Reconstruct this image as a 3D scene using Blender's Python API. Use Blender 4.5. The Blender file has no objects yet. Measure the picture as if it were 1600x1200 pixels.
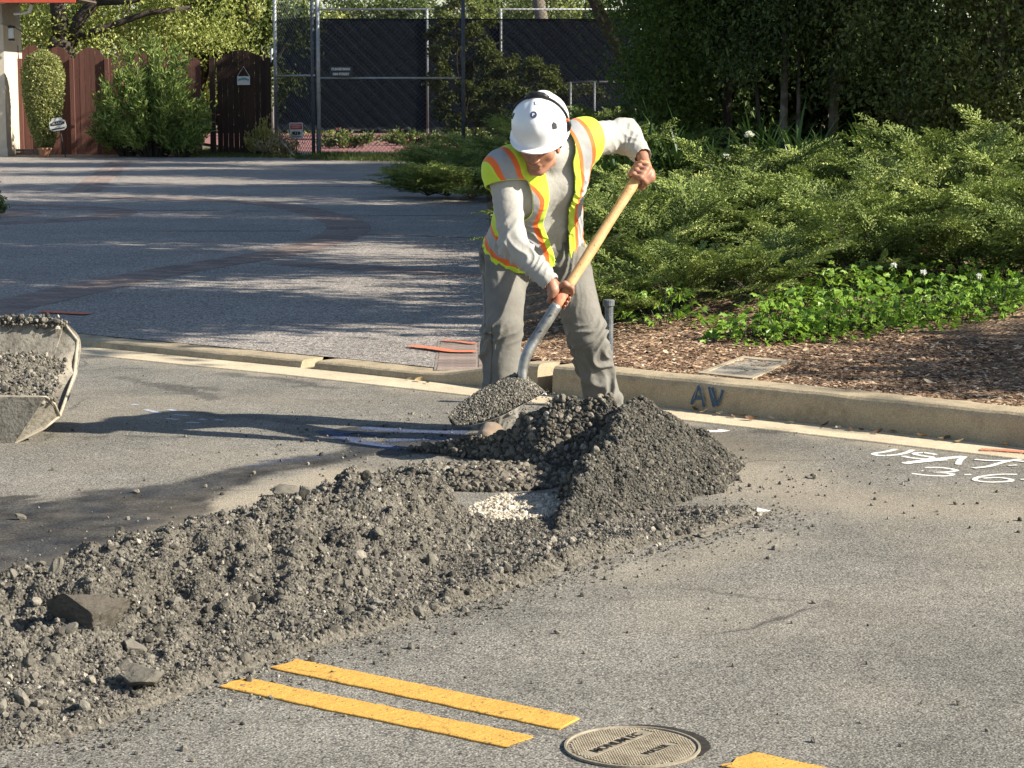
import bpy, math, random
import numpy as np
from mathutils import Vector, Matrix

random.seed(7)
RNG = np.random.default_rng(11)
scene = bpy.context.scene
COL = scene.collection

# ------------------------------------------------------------------ camera
PITCH = math.atan(455 / 3400)
CAM_H = 1.55
cam_data = bpy.data.cameras.new('camera')
cam_data.sensor_width = 36.0
cam_data.lens = 36.0 * 3400 / 1600
cam_data.clip_start = 0.1
cam_data.clip_end = 2000
cam = bpy.data.objects.new('camera', cam_data)
cam.location = (0, 0, CAM_H)
cam.rotation_euler = (math.pi / 2 - PITCH, 0, 0)
COL.objects.link(cam)
scene.camera = cam

# ------------------------------------------------------------------ light
SUN_EL = math.radians(32.0)
SUN_DIR = Vector((0.965, -0.262, 0)).normalized()          # horizontal direction towards the sun
world = bpy.data.worlds.new('World')
scene.world = world
world.use_nodes = True
wn = world.node_tree
sky = wn.nodes.new('ShaderNodeTexSky')
sky.sky_type = 'NISHITA'
sky.sun_disc = False
sky.sun_elevation = SUN_EL
sky.sun_rotation = math.atan2(SUN_DIR.x, SUN_DIR.y)
sky.air_density = 1.0
sky.dust_density = 0.6
wn.links.new(sky.outputs['Color'], wn.nodes['Background'].inputs['Color'])
wn.nodes['Background'].inputs['Strength'].default_value = 0.075
sun_data = bpy.data.lights.new('sun', 'SUN')
sun_data.energy = 5.0
sun_data.angle = math.radians(0.53)
sun_data.color = (1.0, 0.925, 0.80)
sun = bpy.data.objects.new('sun', sun_data)
to_sun = Vector((SUN_DIR.x * math.cos(SUN_EL), SUN_DIR.y * math.cos(SUN_EL), math.sin(SUN_EL)))
sun.rotation_euler = to_sun.to_track_quat('Z', 'Y').to_euler()
sun.location = (20, -8, 15)
COL.objects.link(sun)
scene.view_settings.view_transform = 'Standard'
scene.view_settings.look = 'None'
scene.view_settings.exposure = 1.12
scene.view_settings.gamma = 1.0
scene.view_settings.use_curve_mapping = False
scene.render.engine = 'CYCLES'
scene.cycles.max_bounces = 6
scene.cycles.diffuse_bounces = 3
scene.cycles.glossy_bounces = 2
scene.cycles.transmission_bounces = 3
scene.cycles.transparent_max_bounces = 12
scene.cycles.use_denoising = True

# ------------------------------------------------------------------ helpers
_c, _s = math.cos(PITCH), math.sin(PITCH)
def _ray(x, y):
    u = (x - 800) / 3400; v = (600 - y) / 3400
    return (u, _c + v * _s, -_s + v * _c)
def at(x, y, z=0.0):
    """point of the horizontal plane z seen at a photo pixel"""
    d = _ray(x, y); t = (z - CAM_H) / d[2]
    return Vector((d[0] * t, d[1] * t, z))
def P(x, y, Y):
    """point at distance Y seen at a photo pixel"""
    d = _ray(x, y); t = Y / d[1]
    return Vector((d[0] * t, Y, CAM_H + d[2] * t))

def tag(o, label=None, cat=None, group=None, kind=None):
    if label: o['label'] = label
    if cat: o['category'] = cat
    if group: o['group'] = group
    if kind: o['kind'] = kind
    return o

def mesh_data(name, V, F, mats, smooth=False, fattr=None, vattr=None, mi=None, uv=None):
    V = np.asarray(V, np.float32).reshape(-1, 3)
    me = bpy.data.meshes.new(name)
    me.vertices.add(len(V)); me.vertices.foreach_set('co', V.ravel())
    if isinstance(F, np.ndarray):
        n, k = F.shape
        idx = F.astype(np.int32).ravel()
        starts = np.arange(n, dtype=np.int32) * k
    else:
        n = len(F)
        ln = np.array([len(f) for f in F], np.int32)
        idx = np.concatenate([np.asarray(f, np.int32) for f in F]) if n else np.zeros(0, np.int32)
        starts = np.concatenate([[0], np.cumsum(ln)[:-1]]).astype(np.int32) if n else np.zeros(0, np.int32)
    me.loops.add(len(idx)); me.loops.foreach_set('vertex_index', idx)
    me.polygons.add(n); me.polygons.foreach_set('loop_start', starts)
    if mi is not None:
        me.polygons.foreach_set('material_index', np.asarray(mi, np.int32))
    me.polygons.foreach_set('use_smooth', np.full(n, bool(smooth)))
    if not isinstance(mats, (list, tuple)): mats = [mats]
    for m in mats: me.materials.append(m)
    if fattr:
        for k_, a in fattr.items():
            at_ = me.attributes.new(k_, 'FLOAT', 'FACE'); at_.data.foreach_set('value', np.asarray(a, np.float32))
    if vattr:
        for k_, a in vattr.items():
            at_ = me.attributes.new(k_, 'FLOAT', 'POINT'); at_.data.foreach_set('value', np.asarray(a, np.float32))
    me.update(calc_edges=True)
    me.validate(verbose=False)
    return me

def mk(name, V, F, mats, parent=None, **kw):
    o = bpy.data.objects.new(name, mesh_data(name, V, F, mats, **kw))
    COL.objects.link(o)
    if parent is not None:
        o.parent = parent
        if parent.parent is None: o.matrix_parent_inverse = parent.matrix_basis.inverted()   # meshes are written in world coordinates
    return o

def link_copy(o, parent=None):
    c = o.copy(); COL.objects.link(c)
    if parent is not None: c.parent = parent
    for ch in o.children: link_copy(ch, c)
    return c

def empty(name, loc, label, cat, group=None, rz=0.0):
    o = bpy.data.objects.new(name, None); COL.objects.link(o)
    o.location = loc; o.rotation_euler = (0, 0, rz); o.empty_display_size = 0.1
    return tag(o, label, cat, group)

class MB:
    """collects simple shapes into one mesh"""
    def __init__(self): self.V = []; self.F = []; self.M = []; self.n = 0
    def add(self, V, F, m=0):
        V = [tuple(v) for v in V]
        self.V += V; self.F += [tuple(i + self.n for i in f) for f in F]; self.M += [m] * len(F); self.n += len(V)
    def box(self, c, size, rz=0.0, m=0, bev=0.0, R=None):
        sx, sy, sz = [s / 2 for s in size]
        b = min(bev, sx * .9, sy * .9, sz * .9)
        R = R or Matrix.Rotation(rz, 3, 'Z'); c = Vector(c)
        if b <= 0:
            vs = [(-sx, -sy, -sz), (sx, -sy, -sz), (sx, sy, -sz), (-sx, sy, -sz), (-sx, -sy, sz), (sx, -sy, sz), (sx, sy, sz), (-sx, sy, sz)]
            fs = [(0, 3, 2, 1), (4, 5, 6, 7), (0, 1, 5, 4), (1, 2, 6, 5), (2, 3, 7, 6), (3, 0, 4, 7)]
        else:
            vs = []; 
            def ring(ix, iy, z): return [(-ix, -iy, z), (ix, -iy, z), (ix, iy, z), (-ix, iy, z)]
            vs += ring(sx - b, sy - b, -sz) + ring(sx, sy, -sz + b) + ring(sx, sy, sz - b) + ring(sx - b, sy - b, sz)
            fs = [(0, 3, 2, 1), (12, 13, 14, 15)]
            for k in range(3):
                for i in range(4):
                    j = (i + 1) % 4; a = k * 4
                    fs.append((a + i, a + j, a + 4 + j, a + 4 + i))
        self.add([R @ Vector(v) + c for v in vs], fs, m)
    def tube(self, pts, radii, n=8, m=0, caps=True, squash=None):
        pts = [Vector(p) for p in pts]
        if not hasattr(radii, '__len__'): radii = [radii] * len(pts)
        up = None; vs = []
        for i, p in enumerate(pts):
            t = (pts[min(i + 1, len(pts) - 1)] - pts[max(i - 1, 0)])
            if t.length < 1e-9: t = Vector((0, 0, 1))
            t.normalize()
            if up is None:
                up = Vector((0, 0, 1)) if abs(t.z) < .9 else Vector((1, 0, 0))
            a = t.cross(up)
            if a.length < 1e-6: a = t.orthogonal()
            a.normalize(); b = a.cross(t); up = b
            for k in range(n):
                th = 2 * math.pi * k / n
                vs.append(p + a * math.cos(th) * radii[i] + b * math.sin(th) * radii[i])
        fs = []
        for i in range(len(pts) - 1):
            for k in range(n):
                k2 = (k + 1) % n
                fs.append((i * n + k, i * n + k2, (i + 1) * n + k2, (i + 1) * n + k))
        if caps:
            fs.append(tuple(range(n))[::-1]); e = (len(pts) - 1) * n
            fs.append(tuple(range(e, e + n)))
        self.add(vs, fs, m)
    def lathe(self, prof, c, n=24, m=0, R=None):
        c = Vector(c); vs = []
        for r, z in prof:
            for k in range(n):
                th = 2 * math.pi * k / n
                v = Vector((r * math.cos(th), r * math.sin(th), z))
                vs.append((R @ v if R else v) + c)
        fs = []
        for i in range(len(prof) - 1):
            for k in range(n):
                k2 = (k + 1) % n
                fs.append((i * n + k, i * n + k2, (i + 1) * n + k2, (i + 1) * n + k))
        fs.append(tuple(range(n))[::-1]); e = (len(prof) - 1) * n; fs.append(tuple(range(e, e + n)))
        self.add(vs, fs, m)
    def prism(self, poly, h0, h1, m=0, M=None):
        n = len(poly)
        vs = [Vector((x, y, h0)) for x, y in poly] + [Vector((x, y, h1)) for x, y in poly]
        if M is not None: vs = [M @ v for v in vs]
        fs = [tuple(range(n))[::-1], tuple(range(n, 2 * n))] + [(i, (i + 1) % n, n + (i + 1) % n, n + i) for i in range(n)]
        self.add(vs, fs, m)
    def build(self, name, mats, parent=None, smooth=False, **kw):
        mi = self.M if isinstance(mats, (list, tuple)) else None
        return mk(name, np.array([tuple(v) for v in self.V]), self.F, mats, parent, smooth=smooth, mi=mi, **kw)

# numpy noise ---------------------------------------------------------------
def _hash(ix, iy, iz, seed):
    h = (ix.astype(np.int64) * 374761393 + iy.astype(np.int64) * 668265263 + iz.astype(np.int64) * 2147483647 + seed * 974711) & 0xffffffff
    h = ((h ^ (h >> 13)) * 1274126177) & 0xffffffff
    h = ((h ^ (h >> 16)) * 2246822519) & 0xffffffff
    return ((h ^ (h >> 15)) & 0xffffff).astype(np.float32) / 0xffffff
def vnoise(p, scale=1.0, seed=0):
    p = np.asarray(p, np.float32) * scale
    if p.shape[-1] == 2: p = np.concatenate([p, np.zeros(p.shape[:-1] + (1,), np.float32)], -1)
    i = np.floor(p).astype(np.int64); f = p - i; f = f * f * (3 - 2 * f)
    r = 0
    for dx in (0, 1):
        wx = f[..., 0] if dx else 1 - f[..., 0]
        for dy in (0, 1):
            wy = f[..., 1] if dy else 1 - f[..., 1]
            for dz in (0, 1):
                wz = f[..., 2] if dz else 1 - f[..., 2]
                r = r + wx * wy * wz * _hash(i[..., 0] + dx, i[..., 1] + dy, i[..., 2] + dz, seed)
    return r * 2 - 1
def fbm(p, scale=1.0, octaves=4, seed=0, gain=.5):
    a, r, t = 1.0, 0, 0
    for k in range(octaves):
        r = r + a * vnoise(p, scale * 2 ** k, seed + k * 17); t += a; a *= gain
    return r / t

def sstep(a, b, x):
    t = np.clip((x - a) / (b - a), 0, 1); return t * t * (3 - 2 * t)

def catmull(pts, n=12):
    pts = [np.array(p, float) for p in pts]; out = []
    for i in range(len(pts) - 1):
        p0 = pts[max(i - 1, 0)]; p1 = pts[i]; p2 = pts[i + 1]; p3 = pts[min(i + 2, len(pts) - 1)]
        for k in range(n):
            t = k / n
            out.append(.5 * ((2 * p1) + (-p0 + p2) * t + (2 * p0 - 5 * p1 + 4 * p2 - p3) * t * t + (-p0 + 3 * p1 - 3 * p2 + p3) * t ** 3))
    out.append(pts[-1]); return np.array(out)

def seg_dist(pts, poly):
    """distance of 2D points to a polyline, and parameter along it"""
    pts = np.asarray(pts)[..., :2]; poly = np.asarray(poly, float)[:, :2]
    best = np.full(pts.shape[:-1], 1e9); arc = np.zeros_like(best); side = np.zeros_like(best); L = 0
    for a, b in zip(poly[:-1], poly[1:]):
        ab = b - a; l2 = max((ab ** 2).sum(), 1e-12)
        t = np.clip(((pts - a) @ ab) / l2, 0, 1)
        q = pts - a - t[..., None] * ab
        d = np.sqrt((q ** 2).sum(-1)); m = d < best
        best = np.where(m, d, best); arc = np.where(m, L + t * math.sqrt(l2), arc)
        side = np.where(m, ab[0] * q[..., 1] - ab[1] * q[..., 0], side)
        L += math.sqrt(l2)
    return best, arc, side
def in_poly(pts, poly):
    x, y = np.asarray(pts)[..., 0], np.asarray(pts)[..., 1]; r = np.zeros(x.shape, bool)
    n = len(poly)
    for i in range(n):
        x1, y1 = poly[i][:2]; x2, y2 = poly[(i + 1) % n][:2]
        if y1 == y2: continue
        r ^= ((y1 > y) != (y2 > y)) & (x < (x2 - x1) * (y - y1) / (y2 - y1) + x1)
    return r

# materials -----------------------------------------------------------------
class NT:
    def __init__(self, name):
        self.m = bpy.data.materials.new(name); self.m.use_nodes = True
        self.t = self.m.node_tree; self.b = self.t.nodes['Principled BSDF']; self.out = self.t.nodes['Material Output']
        self.b.inputs['Specular IOR Level'].default_value = .3
        self._c = None
    def n(self, kind, **kw):
        nd = self.t.nodes.new(kind)
        for k, v in kw.items():
            if k in nd.inputs.keys() if isinstance(k, str) else False:
                self.set(nd.inputs[k], v)
            else: setattr(nd, k, v)
        return nd
    def set(self, sock, v):
        if hasattr(v, 'is_output') or isinstance(v, bpy.types.NodeSocket): self.t.links.new(v, sock)
        else:
            if isinstance(v, tuple) and len(v) == 3 and sock.type == 'RGBA': v = v + (1,)
            sock.default_value = v
    def coord(self, kind='Object'):
        if self._c is None: self._c = self.t.nodes.new('ShaderNodeTexCoord')
        return self._c.outputs[kind]
    def noise(self, scale, detail=4, rough=.55, vec=None, dist=0.0):
        nd = self.t.nodes.new('ShaderNodeTexNoise'); self.t.links.new(vec or self.coord(), nd.inputs['Vector'])
        nd.inputs['Scale'].default_value = scale; nd.inputs['Detail'].default_value = detail; nd.inputs['Roughness'].default_value = rough
        nd.inputs['Distortion'].default_value = dist
        return nd.outputs['Fac']
    def voro(self, scale, out='Distance', feature='F1', vec=None, rand=1.0):
        nd = self.t.nodes.new('ShaderNodeTexVoronoi'); self.t.links.new(vec or self.coord(), nd.inputs['Vector'])
        nd.feature = feature; nd.inputs['Scale'].default_value = scale; nd.inputs['Randomness'].default_value = rand
        return nd.outputs[out]
    def ramp(self, fac, stops, interp='LINEAR'):
        nd = self.t.nodes.new('ShaderNodeValToRGB'); self.t.links.new(fac, nd.inputs['Fac'])
        nd.color_ramp.interpolation = interp
        el = nd.color_ramp.elements
        while len(el) < len(stops): el.new(.5)
        for e, (p, c) in zip(el, stops):
            e.position = p
            e.color = (c, c, c, 1) if isinstance(c, (int, float)) else tuple(c) + (1,) if len(c) == 3 else c
        return nd.outputs['Color']
    def mix(self, fac, a, b, mode='MIX'):
        nd = self.t.nodes.new('ShaderNodeMix'); nd.data_type = 'RGBA'; nd.blend_type = mode
        self.set(nd.inputs[0], fac); self.set(nd.inputs[6], a); self.set(nd.inputs[7], b)
        return nd.outputs[2]
    def math(self, op, a, b=0.0, c=None):
        nd = self.t.nodes.new('ShaderNodeMath'); nd.operation = op
        self.set(nd.inputs[0], a); self.set(nd.inputs[1], b)
        if c is not None: self.set(nd.inputs[2], c)
        return nd.outputs[0]
    def attr(self, name, out='Fac'):
        nd = self.t.nodes.new('ShaderNodeAttribute'); nd.attribute_name = name; return nd.outputs[out]
    def mapped(self, scale=(1, 1, 1), rot=(0, 0, 0)):
        nd = self.t.nodes.new('ShaderNodeMapping'); self.t.links.new(self.coord(), nd.inputs['Vector'])
        nd.inputs['Scale'].default_value = scale; nd.inputs['Rotation'].default_value = rot
        return nd.outputs['Vector']
    def warp(self, amt, scale):
        nd = self.t.nodes.new('ShaderNodeTexNoise'); self.t.links.new(self.coord(), nd.inputs['Vector']); nd.inputs['Scale'].default_value = scale; nd.inputs['Detail'].default_value = 4
        a = self.t.nodes.new('ShaderNodeVectorMath'); a.operation = 'MULTIPLY_ADD'; self.t.links.new(nd.outputs['Color'], a.inputs[0]); a.inputs[1].default_value = (amt, amt, 0); self.t.links.new(self.coord(), a.inputs[2])
        return a.outputs[0]
    def bump(self, h, strength=.5, dist=.01):
        nd = self.t.nodes.new('ShaderNodeBump'); self.t.links.new(h, nd.inputs['Height'])
        nd.inputs['Strength'].default_value = strength; nd.inputs['Distance'].default_value = dist
        prev = self.b.inputs['Normal']
        if prev.is_linked: self.t.links.new(prev.links[0].from_socket, nd.inputs['Normal'])
        self.t.links.new(nd.outputs[0], self.b.inputs['Normal'])
    def col(self, v): self.set(self.b.inputs['Base Color'], v)
    def rough(self, v): self.set(self.b.inputs['Roughness'], v)
    def metal(self, v): self.set(self.b.inputs['Metallic'], v)

def pm(name, c1, c2, scale=10, rough=.8, bump=.3, bscale=60, bdist=.005, metal=0.0, spec=.3, detail=5):
    """two-tone grainy material"""
    t = NT(name)
    f = t.ramp(t.noise(scale, detail), [(.35, 0.0), (.65, 1.0)])
    t.col(t.mix(f, c1, c2)); t.rough(rough); t.metal(metal); t.b.inputs['Specular IOR Level'].default_value = spec
    if bump: t.bump(t.noise(bscale, 4), bump, bdist)
    return t.m

def leaf_mat(name, dark, light, tint=None, trans=.35, rough=.5, spec=.25):
    """leaf colour varies leaf by leaf through the 'var' attribute"""
    t = NT(name)
    v = t.attr('var')
    stops = [(0.0, dark), (1.0, light)]
    if tint: stops.insert(1, (.92, light)); stops[-1] = (1.0, tint)
    c = t.ramp(v, stops)
    t.col(c); t.rough(rough); t.b.inputs['Specular IOR Level'].default_value = spec
    tr = t.t.nodes.new('ShaderNodeBsdfTranslucent'); t.t.links.new(t.mix(.5, c, (light[0] * 1.3, light[1] * 1.4, light[2] * .7)), tr.inputs['Color'])
    mx = t.t.nodes.new('ShaderNodeMixShader'); mx.inputs[0].default_value = trans
    t.t.links.new(t.b.outputs[0], mx.inputs[1]); t.t.links.new(tr.outputs[0], mx.inputs[2])
    t.t.links.new(mx.outputs[0], t.out.inputs['Surface'])
    return t.m
# ================================================================== GROUND
def plane_hit(x, y, p0, nrm):
    d = Vector(_ray(x, y)); o = Vector((0, 0, CAM_H))
    return o + d * ((Vector(p0) - o).dot(nrm) / d.dot(nrm))

KF = [(-9.6, 18.55), (-6.2, 15.98), (-3.258, 13.762), (-2.689, 13.339), (-1.893, 12.75), (-1.083, 12.16), (-0.413, 11.625), (0.166, 11.158), (0.64, 10.77), (1.498, 10.069), (2.25, 9.441), (4.6, 7.45), (9.0, 3.7), (20.0, -5.7)]
KP = catmull(KF, 14)
_t = np.gradient(KP, axis=0); _t /= np.linalg.norm(_t, axis=1)[:, None]
KN = np.stack([-_t[:, 1], _t[:, 0]], 1)                      # normal away from the road
KY = lambda X: np.interp(X, KP[:, 0], KP[:, 1])
def kerb_h(X): return np.where(X < -.5, .048, .048 + .107 * sstep(-.5, .12, X))
BL = lambda Y: -.03 - .018 * (Y - 12.0)                       # left edge of the planting bed
def bed_z(X, Y):
    d = (Y - KY(X) - .24) * .78
    z = .150 + .14 * sstep(1.2, 3.6, d) + .34 * sstep(3.2, 10.5, d) + .3 * sstep(10, 22, d)
    e = sstep(.0, .9, X - BL(Y))
    near = sstep(.9, .1, d)
    return np.maximum((.06 + (z - .06) * e) * (1 - near) + near * (z - .004), .05)

def asphalt():
    t = NT('asphalt')
    patch = t.noise(1.3, 5, .6); mid = t.noise(9, 4, .6)
    cell = t.voro(230, 'Color'); sep = t.t.nodes.new('ShaderNodeSeparateColor'); t.t.links.new(cell, sep.inputs[0])
    grain = t.ramp(sep.outputs[0], [(0.0, (.085, .078, .066)), (.2, (.155, .144, .122)), (.55, (.23, .215, .182)), (.9, (.295, .276, .234)), (1.0, (.39, .367, .315))])
    gap = t.ramp(t.voro(120), [(.40, 1.0), (.85, .45)])
    c = t.mix(1.0, grain, gap, 'MULTIPLY')
    pr = t.ramp(patch, [(.3, .78), (.7, 1.16)]); c = t.mix(1.0, c, pr, 'MULTIPLY')
    c = t.mix(1.0, c, t.ramp(mid, [(.3, .86), (.7, 1.12)]), 'MULTIPLY')
    dust = t.math('MULTIPLY', t.attr('dust'), t.ramp(t.noise(60, 4, .65), [(.3, .35), (.65, 1.0)]))
    c = t.mix(dust, c, (.40, .335, .24))
    wet = t.attr('wet')
    c = t.mix(wet, c, t.mix(1.0, c, (.10, .10, .112), 'MULTIPLY'))
    t.col(c)
    t.rough(t.mix(wet, (.92, .92, .92), t.mix(t.ramp(t.noise(3.5, 3), [(.42, 0.0), (.6, 1.0)]), (.42, .42, .42), (.7, .7, .7))))
    t.set(t.b.inputs['Specular IOR Level'], t.math('MULTIPLY_ADD', wet, -.17, .3))
    cr = t.ramp(t.voro(.55, 'Distance', 'DISTANCE_TO_EDGE', vec=t.warp(.35, 3.0)), [(.0, 1.0), (.006, 0.0)]); cr = t.math('MULTIPLY', cr, t.ramp(t.noise(.9, 2), [(.5, 0.0), (.62, .75)]))
    c = t.mix(cr, c, (.03, .028, .025)); t.col(c)
    h = t.math('MULTIPLY', t.voro(150), -1.0)
    bn = t.t.nodes.new('ShaderNodeBump'); bn.inputs['Distance'].default_value = .004
    t.t.links.new(h, bn.inputs['Height']); t.set(bn.inputs['Strength'], t.math('MULTIPLY_ADD', wet, -.4, .55)); t.t.links.new(bn.outputs[0], t.b.inputs['Normal'])
    return t.m
M_ASPH = asphalt()

# road: one sheet, finely divided where the stains are
gx = np.concatenate([[-90, -40, -15, -6], np.arange(-3.2, 3.01, .03), [5, 9, 16, 40, 90]])
gy = np.concatenate([[-60, -20, 0, 3.5], np.arange(4.5, 12.6, .03), [13.5, 16, 20]])
GX, GY = np.meshgrid(gx, gy); XY = np.stack([GX.ravel(), GY.ravel()], 1)
wob = np.stack([fbm(XY, 5, 3, 5), fbm(XY, 5, 3, 9)], 1) * .09 + np.stack([vnoise(XY, 28, 3), vnoise(XY, 28, 4)], 1) * .02
Q = XY + wob
def px_poly(pts): return [tuple(at(*p))[:2] for p in pts]
stream = px_poly([(-60, 830), (60, 838), (140, 812), (230, 778), (330, 752), (430, 728), (520, 716), (600, 703), (690, 690), (790, 684)])
d, arc, _ = seg_dist(Q, stream)
L = arc / 3.3
wid = np.interp(arc, [0, .7, 1.2, 1.8, 2.4, 3.2], [.55, .42, .2, .1, .12, .17])
wet = sstep(wid + .05, wid - .05, d)
left_wet = px_poly([(-80, 770), (60, 775), (150, 860), (60, 900), (-80, 900)])
wet = np.maximum(wet, .9 * in_poly(Q, left_wet))
for (a, b, w_) in (((360, 585), (520, 606), .05), ((180, 590), (340, 612), .035), ((230, 598), (330, 622), .04), ((200, 683), (290, 684), .02), ((130, 684), (175, 684), .018), ((300, 645), (470, 660), .05)):
    dd, _, _ = seg_dist(Q, px_poly([a, b])); wet = np.maximum(wet, .55 * sstep(w_ * 1.6, w_ * .6, dd))
pud = in_poly(Q, px_poly([(500, 672), (560, 664), (735, 668), (740, 690), (640, 712), (560, 708)]))
wet = np.maximum(wet, pud * (fbm(XY, 9, 3, 31) > -.25))
dark_pile = sstep(.95, .4, np.hypot(Q[:, 0] - .62, (Q[:, 1] - 9.55) * 1.3)); wet = np.maximum(wet, .45 * dark_pile)
wet = np.clip(wet, 0, 1) * (.8 + .25 * fbm(XY, 14, 3, 6))
dust = .25 * sstep(-.1, .6, fbm(XY, 1.1, 4, 41))
dl, _, _ = seg_dist(Q, px_poly([(150, 880), (300, 800), (440, 765), (560, 738)])); dust = np.maximum(dust, .85 * sstep(.28, .02, dl))
dl, _, _ = seg_dist(Q, px_poly([(1080, 690), (1230, 770), (1400, 790), (1600, 800)])); dust = np.maximum(dust, .5 * sstep(.5, .05, dl))
dk = KY(Q[:, 0]) - Q[:, 1]; dust = np.maximum(dust, .65 * sstep(.62, .3, dk) * sstep(-.3, .5, fbm(XY, 6, 3, 8) + .3))
dl, _, _ = seg_dist(Q, px_poly([(1000, 900), (1200, 845)])); dust = np.maximum(dust, .35 * sstep(.25, .02, dl))
nx, ny = len(gx), len(gy)
ii = np.arange(nx * ny).reshape(ny, nx)
F = np.stack([ii[:-1, :-1].ravel(), ii[:-1, 1:].ravel(), ii[1:, 1:].ravel(), ii[1:, :-1].ravel()], 1)
Z = .006 * fbm(XY, 1.2, 3, 77)* (np.abs(XY[:, 0]) < 3.3) * 0
road = mk('road', np.c_[XY, Z], F, M_ASPH, vattr={'wet': wet, 'dust': dust})
tag(road, kind='structure')

soil = pm('soil', (.10, .075, .05), (.19, .15, .10), 3, .95, .6, 40, .02)
ground = mk('ground', [(-400, -200, -.03), (400, -200, -.03), (400, 900, -.03), (-400, 900, -.03)], [(0, 1, 2, 3)], soil)
tag(ground, kind='structure')

# ---- gutter and kerb
def concrete(name, base=(.50, .41, .27), dark=(.34, .275, .18), stain=.5):
    t = NT(name)
    f = t.ramp(t.noise(2.2, 6, .65), [(.3, 0.0), (.7, 1.0)])
    c = t.mix(f, base, dark)
    sp = t.ramp(t.noise(170, 2, .6), [(.35, .72), (.6, 1.08)]); c = t.mix(1.0, c, sp, 'MULTIPLY')
    st = t.ramp(t.noise(7, 5, .7), [(.52, 0.0), (.72, stain)]); c = t.mix(st, c, (.11, .085, .06))
    t.col(c); t.rough(.9)
    t.bump(t.noise(180, 3), .5, .004); t.bump(t.noise(22, 4), .35, .01)
    return t.m
M_KERB = concrete('kerb_concrete'); M_GUT = concrete('gutter_concrete', (.66, .55, .38), (.50, .42, .29), .3)
def sweep(name, i0, i1, prof_fn, mat, smooth=False, jag=.0055, seed=0):
    pts, nn = KP[i0:i1], KN[i0:i1]; V = []; k = None
    for (p, n_) in zip(pts, nn):
        pr = prof_fn(p[0]); k = len(pr)
        for (dd, z) in pr: V.append((p[0] + n_[0] * dd, p[1] + n_[1] * dd, z))
    V = np.array(V); V[:, 2] += jag * fbm(V, 14, 4, seed) * (V[:, 2] > .02); V[:, 1] += jag * fbm(V, 13, 3, seed + 1)
    m = len(pts); F = []
    for i in range(m - 1):
        for j in range(k - 1): F.append((i * k + j, (i + 1) * k + j, (i + 1) * k + j + 1, i * k + j + 1))
    F.append(tuple(range(k))); F.append(tuple(range((m - 1) * k, m * k))[::-1])
    return tag(mk(name, V, F, mat, smooth=smooth), kind='structure')
# denser along-kerb samples
def resample(P_, N_, step):
    s = np.r_[0, np.cumsum(np.linalg.norm(np.diff(P_, axis=0), axis=1))]; q = np.arange(0, s[-1], step)
    f = lambda a: np.stack([np.interp(q, s, a[:, k]) for k in (0, 1)], 1)
    return f(P_), f(N_)
KPo = KP
KP, KN = resample(KP, KN, .05)
def kprof(X):
    h = float(kerb_h(np.array(X))); r = min(.035, h * .6)
    return [(.0, -.06), (.003, .003), (.008, h - r), (.016, h - r * .4), (.03, h - .003), (.06, h), (.14, h), (.2, h - .002), (.205, -.06)]
joints = [0] + [int(np.argmin(abs(KP[:, 0] - x))) for x in (-5.2, -2.9, -1.15, .16, 3.3, 6.2)] + [len(KP) - 1]
for k, (a, b) in enumerate(zip(joints[:-1], joints[1:])):
    sweep('kerb', a + (1 if a else 0), b, kprof, M_KERB, seed=k * 5)
def gprof(X): return [(-.285, .001), (-.28, .006), (-.2, .007), (-.04, .005), (.0, .004)]
sweep('gutter', 0, len(KP), gprof, M_GUT, jag=.0)

# ---- driveway
def aggregate():
    t = NT('exposed_aggregate')
    cell = t.voro(85, 'Color'); sep = t.t.nodes.new('ShaderNodeSeparateColor'); t.t.links.new(cell, sep.inputs[0])
    c = t.ramp(sep.outputs[0], [(0.0, (.10, .088, .078)), (.3, (.26, .23, .20)), (.7, (.42, .37, .32)), (1.0, (.62, .56, .50))])
    c = t.mix(1.0, c, t.ramp(t.voro(85), [(.4, 1.0), (.8, .4)]), 'MULTIPLY')
    c = t.mix(1.0, c, t.ramp(t.noise(.9, 5, .6), [(.3, .8), (.7, 1.12)]), 'MULTIPLY')
    t.col(c); t.rough(.75); t.b.inputs['Specular IOR Level'].default_value = .4
    t.bump(t.math('MULTIPLY', t.voro(85), -1.0), .6, .006)
    return t.m
M_AGG = aggregate()
m = KP[:, 0] < .12
front = KP[m] + KN[m] * .2
V = [(-60, 56, .05)] + [(-60, front[0][1] + (60 + front[0][0]) * .72, .05)] + [(x, y, .05) for x, y in front] + [(BL(56) + .1, 56, .05)]
drive = tag(mk('driveway', V, [tuple(range(len(V)))], M_AGG), kind='structure')

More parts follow.
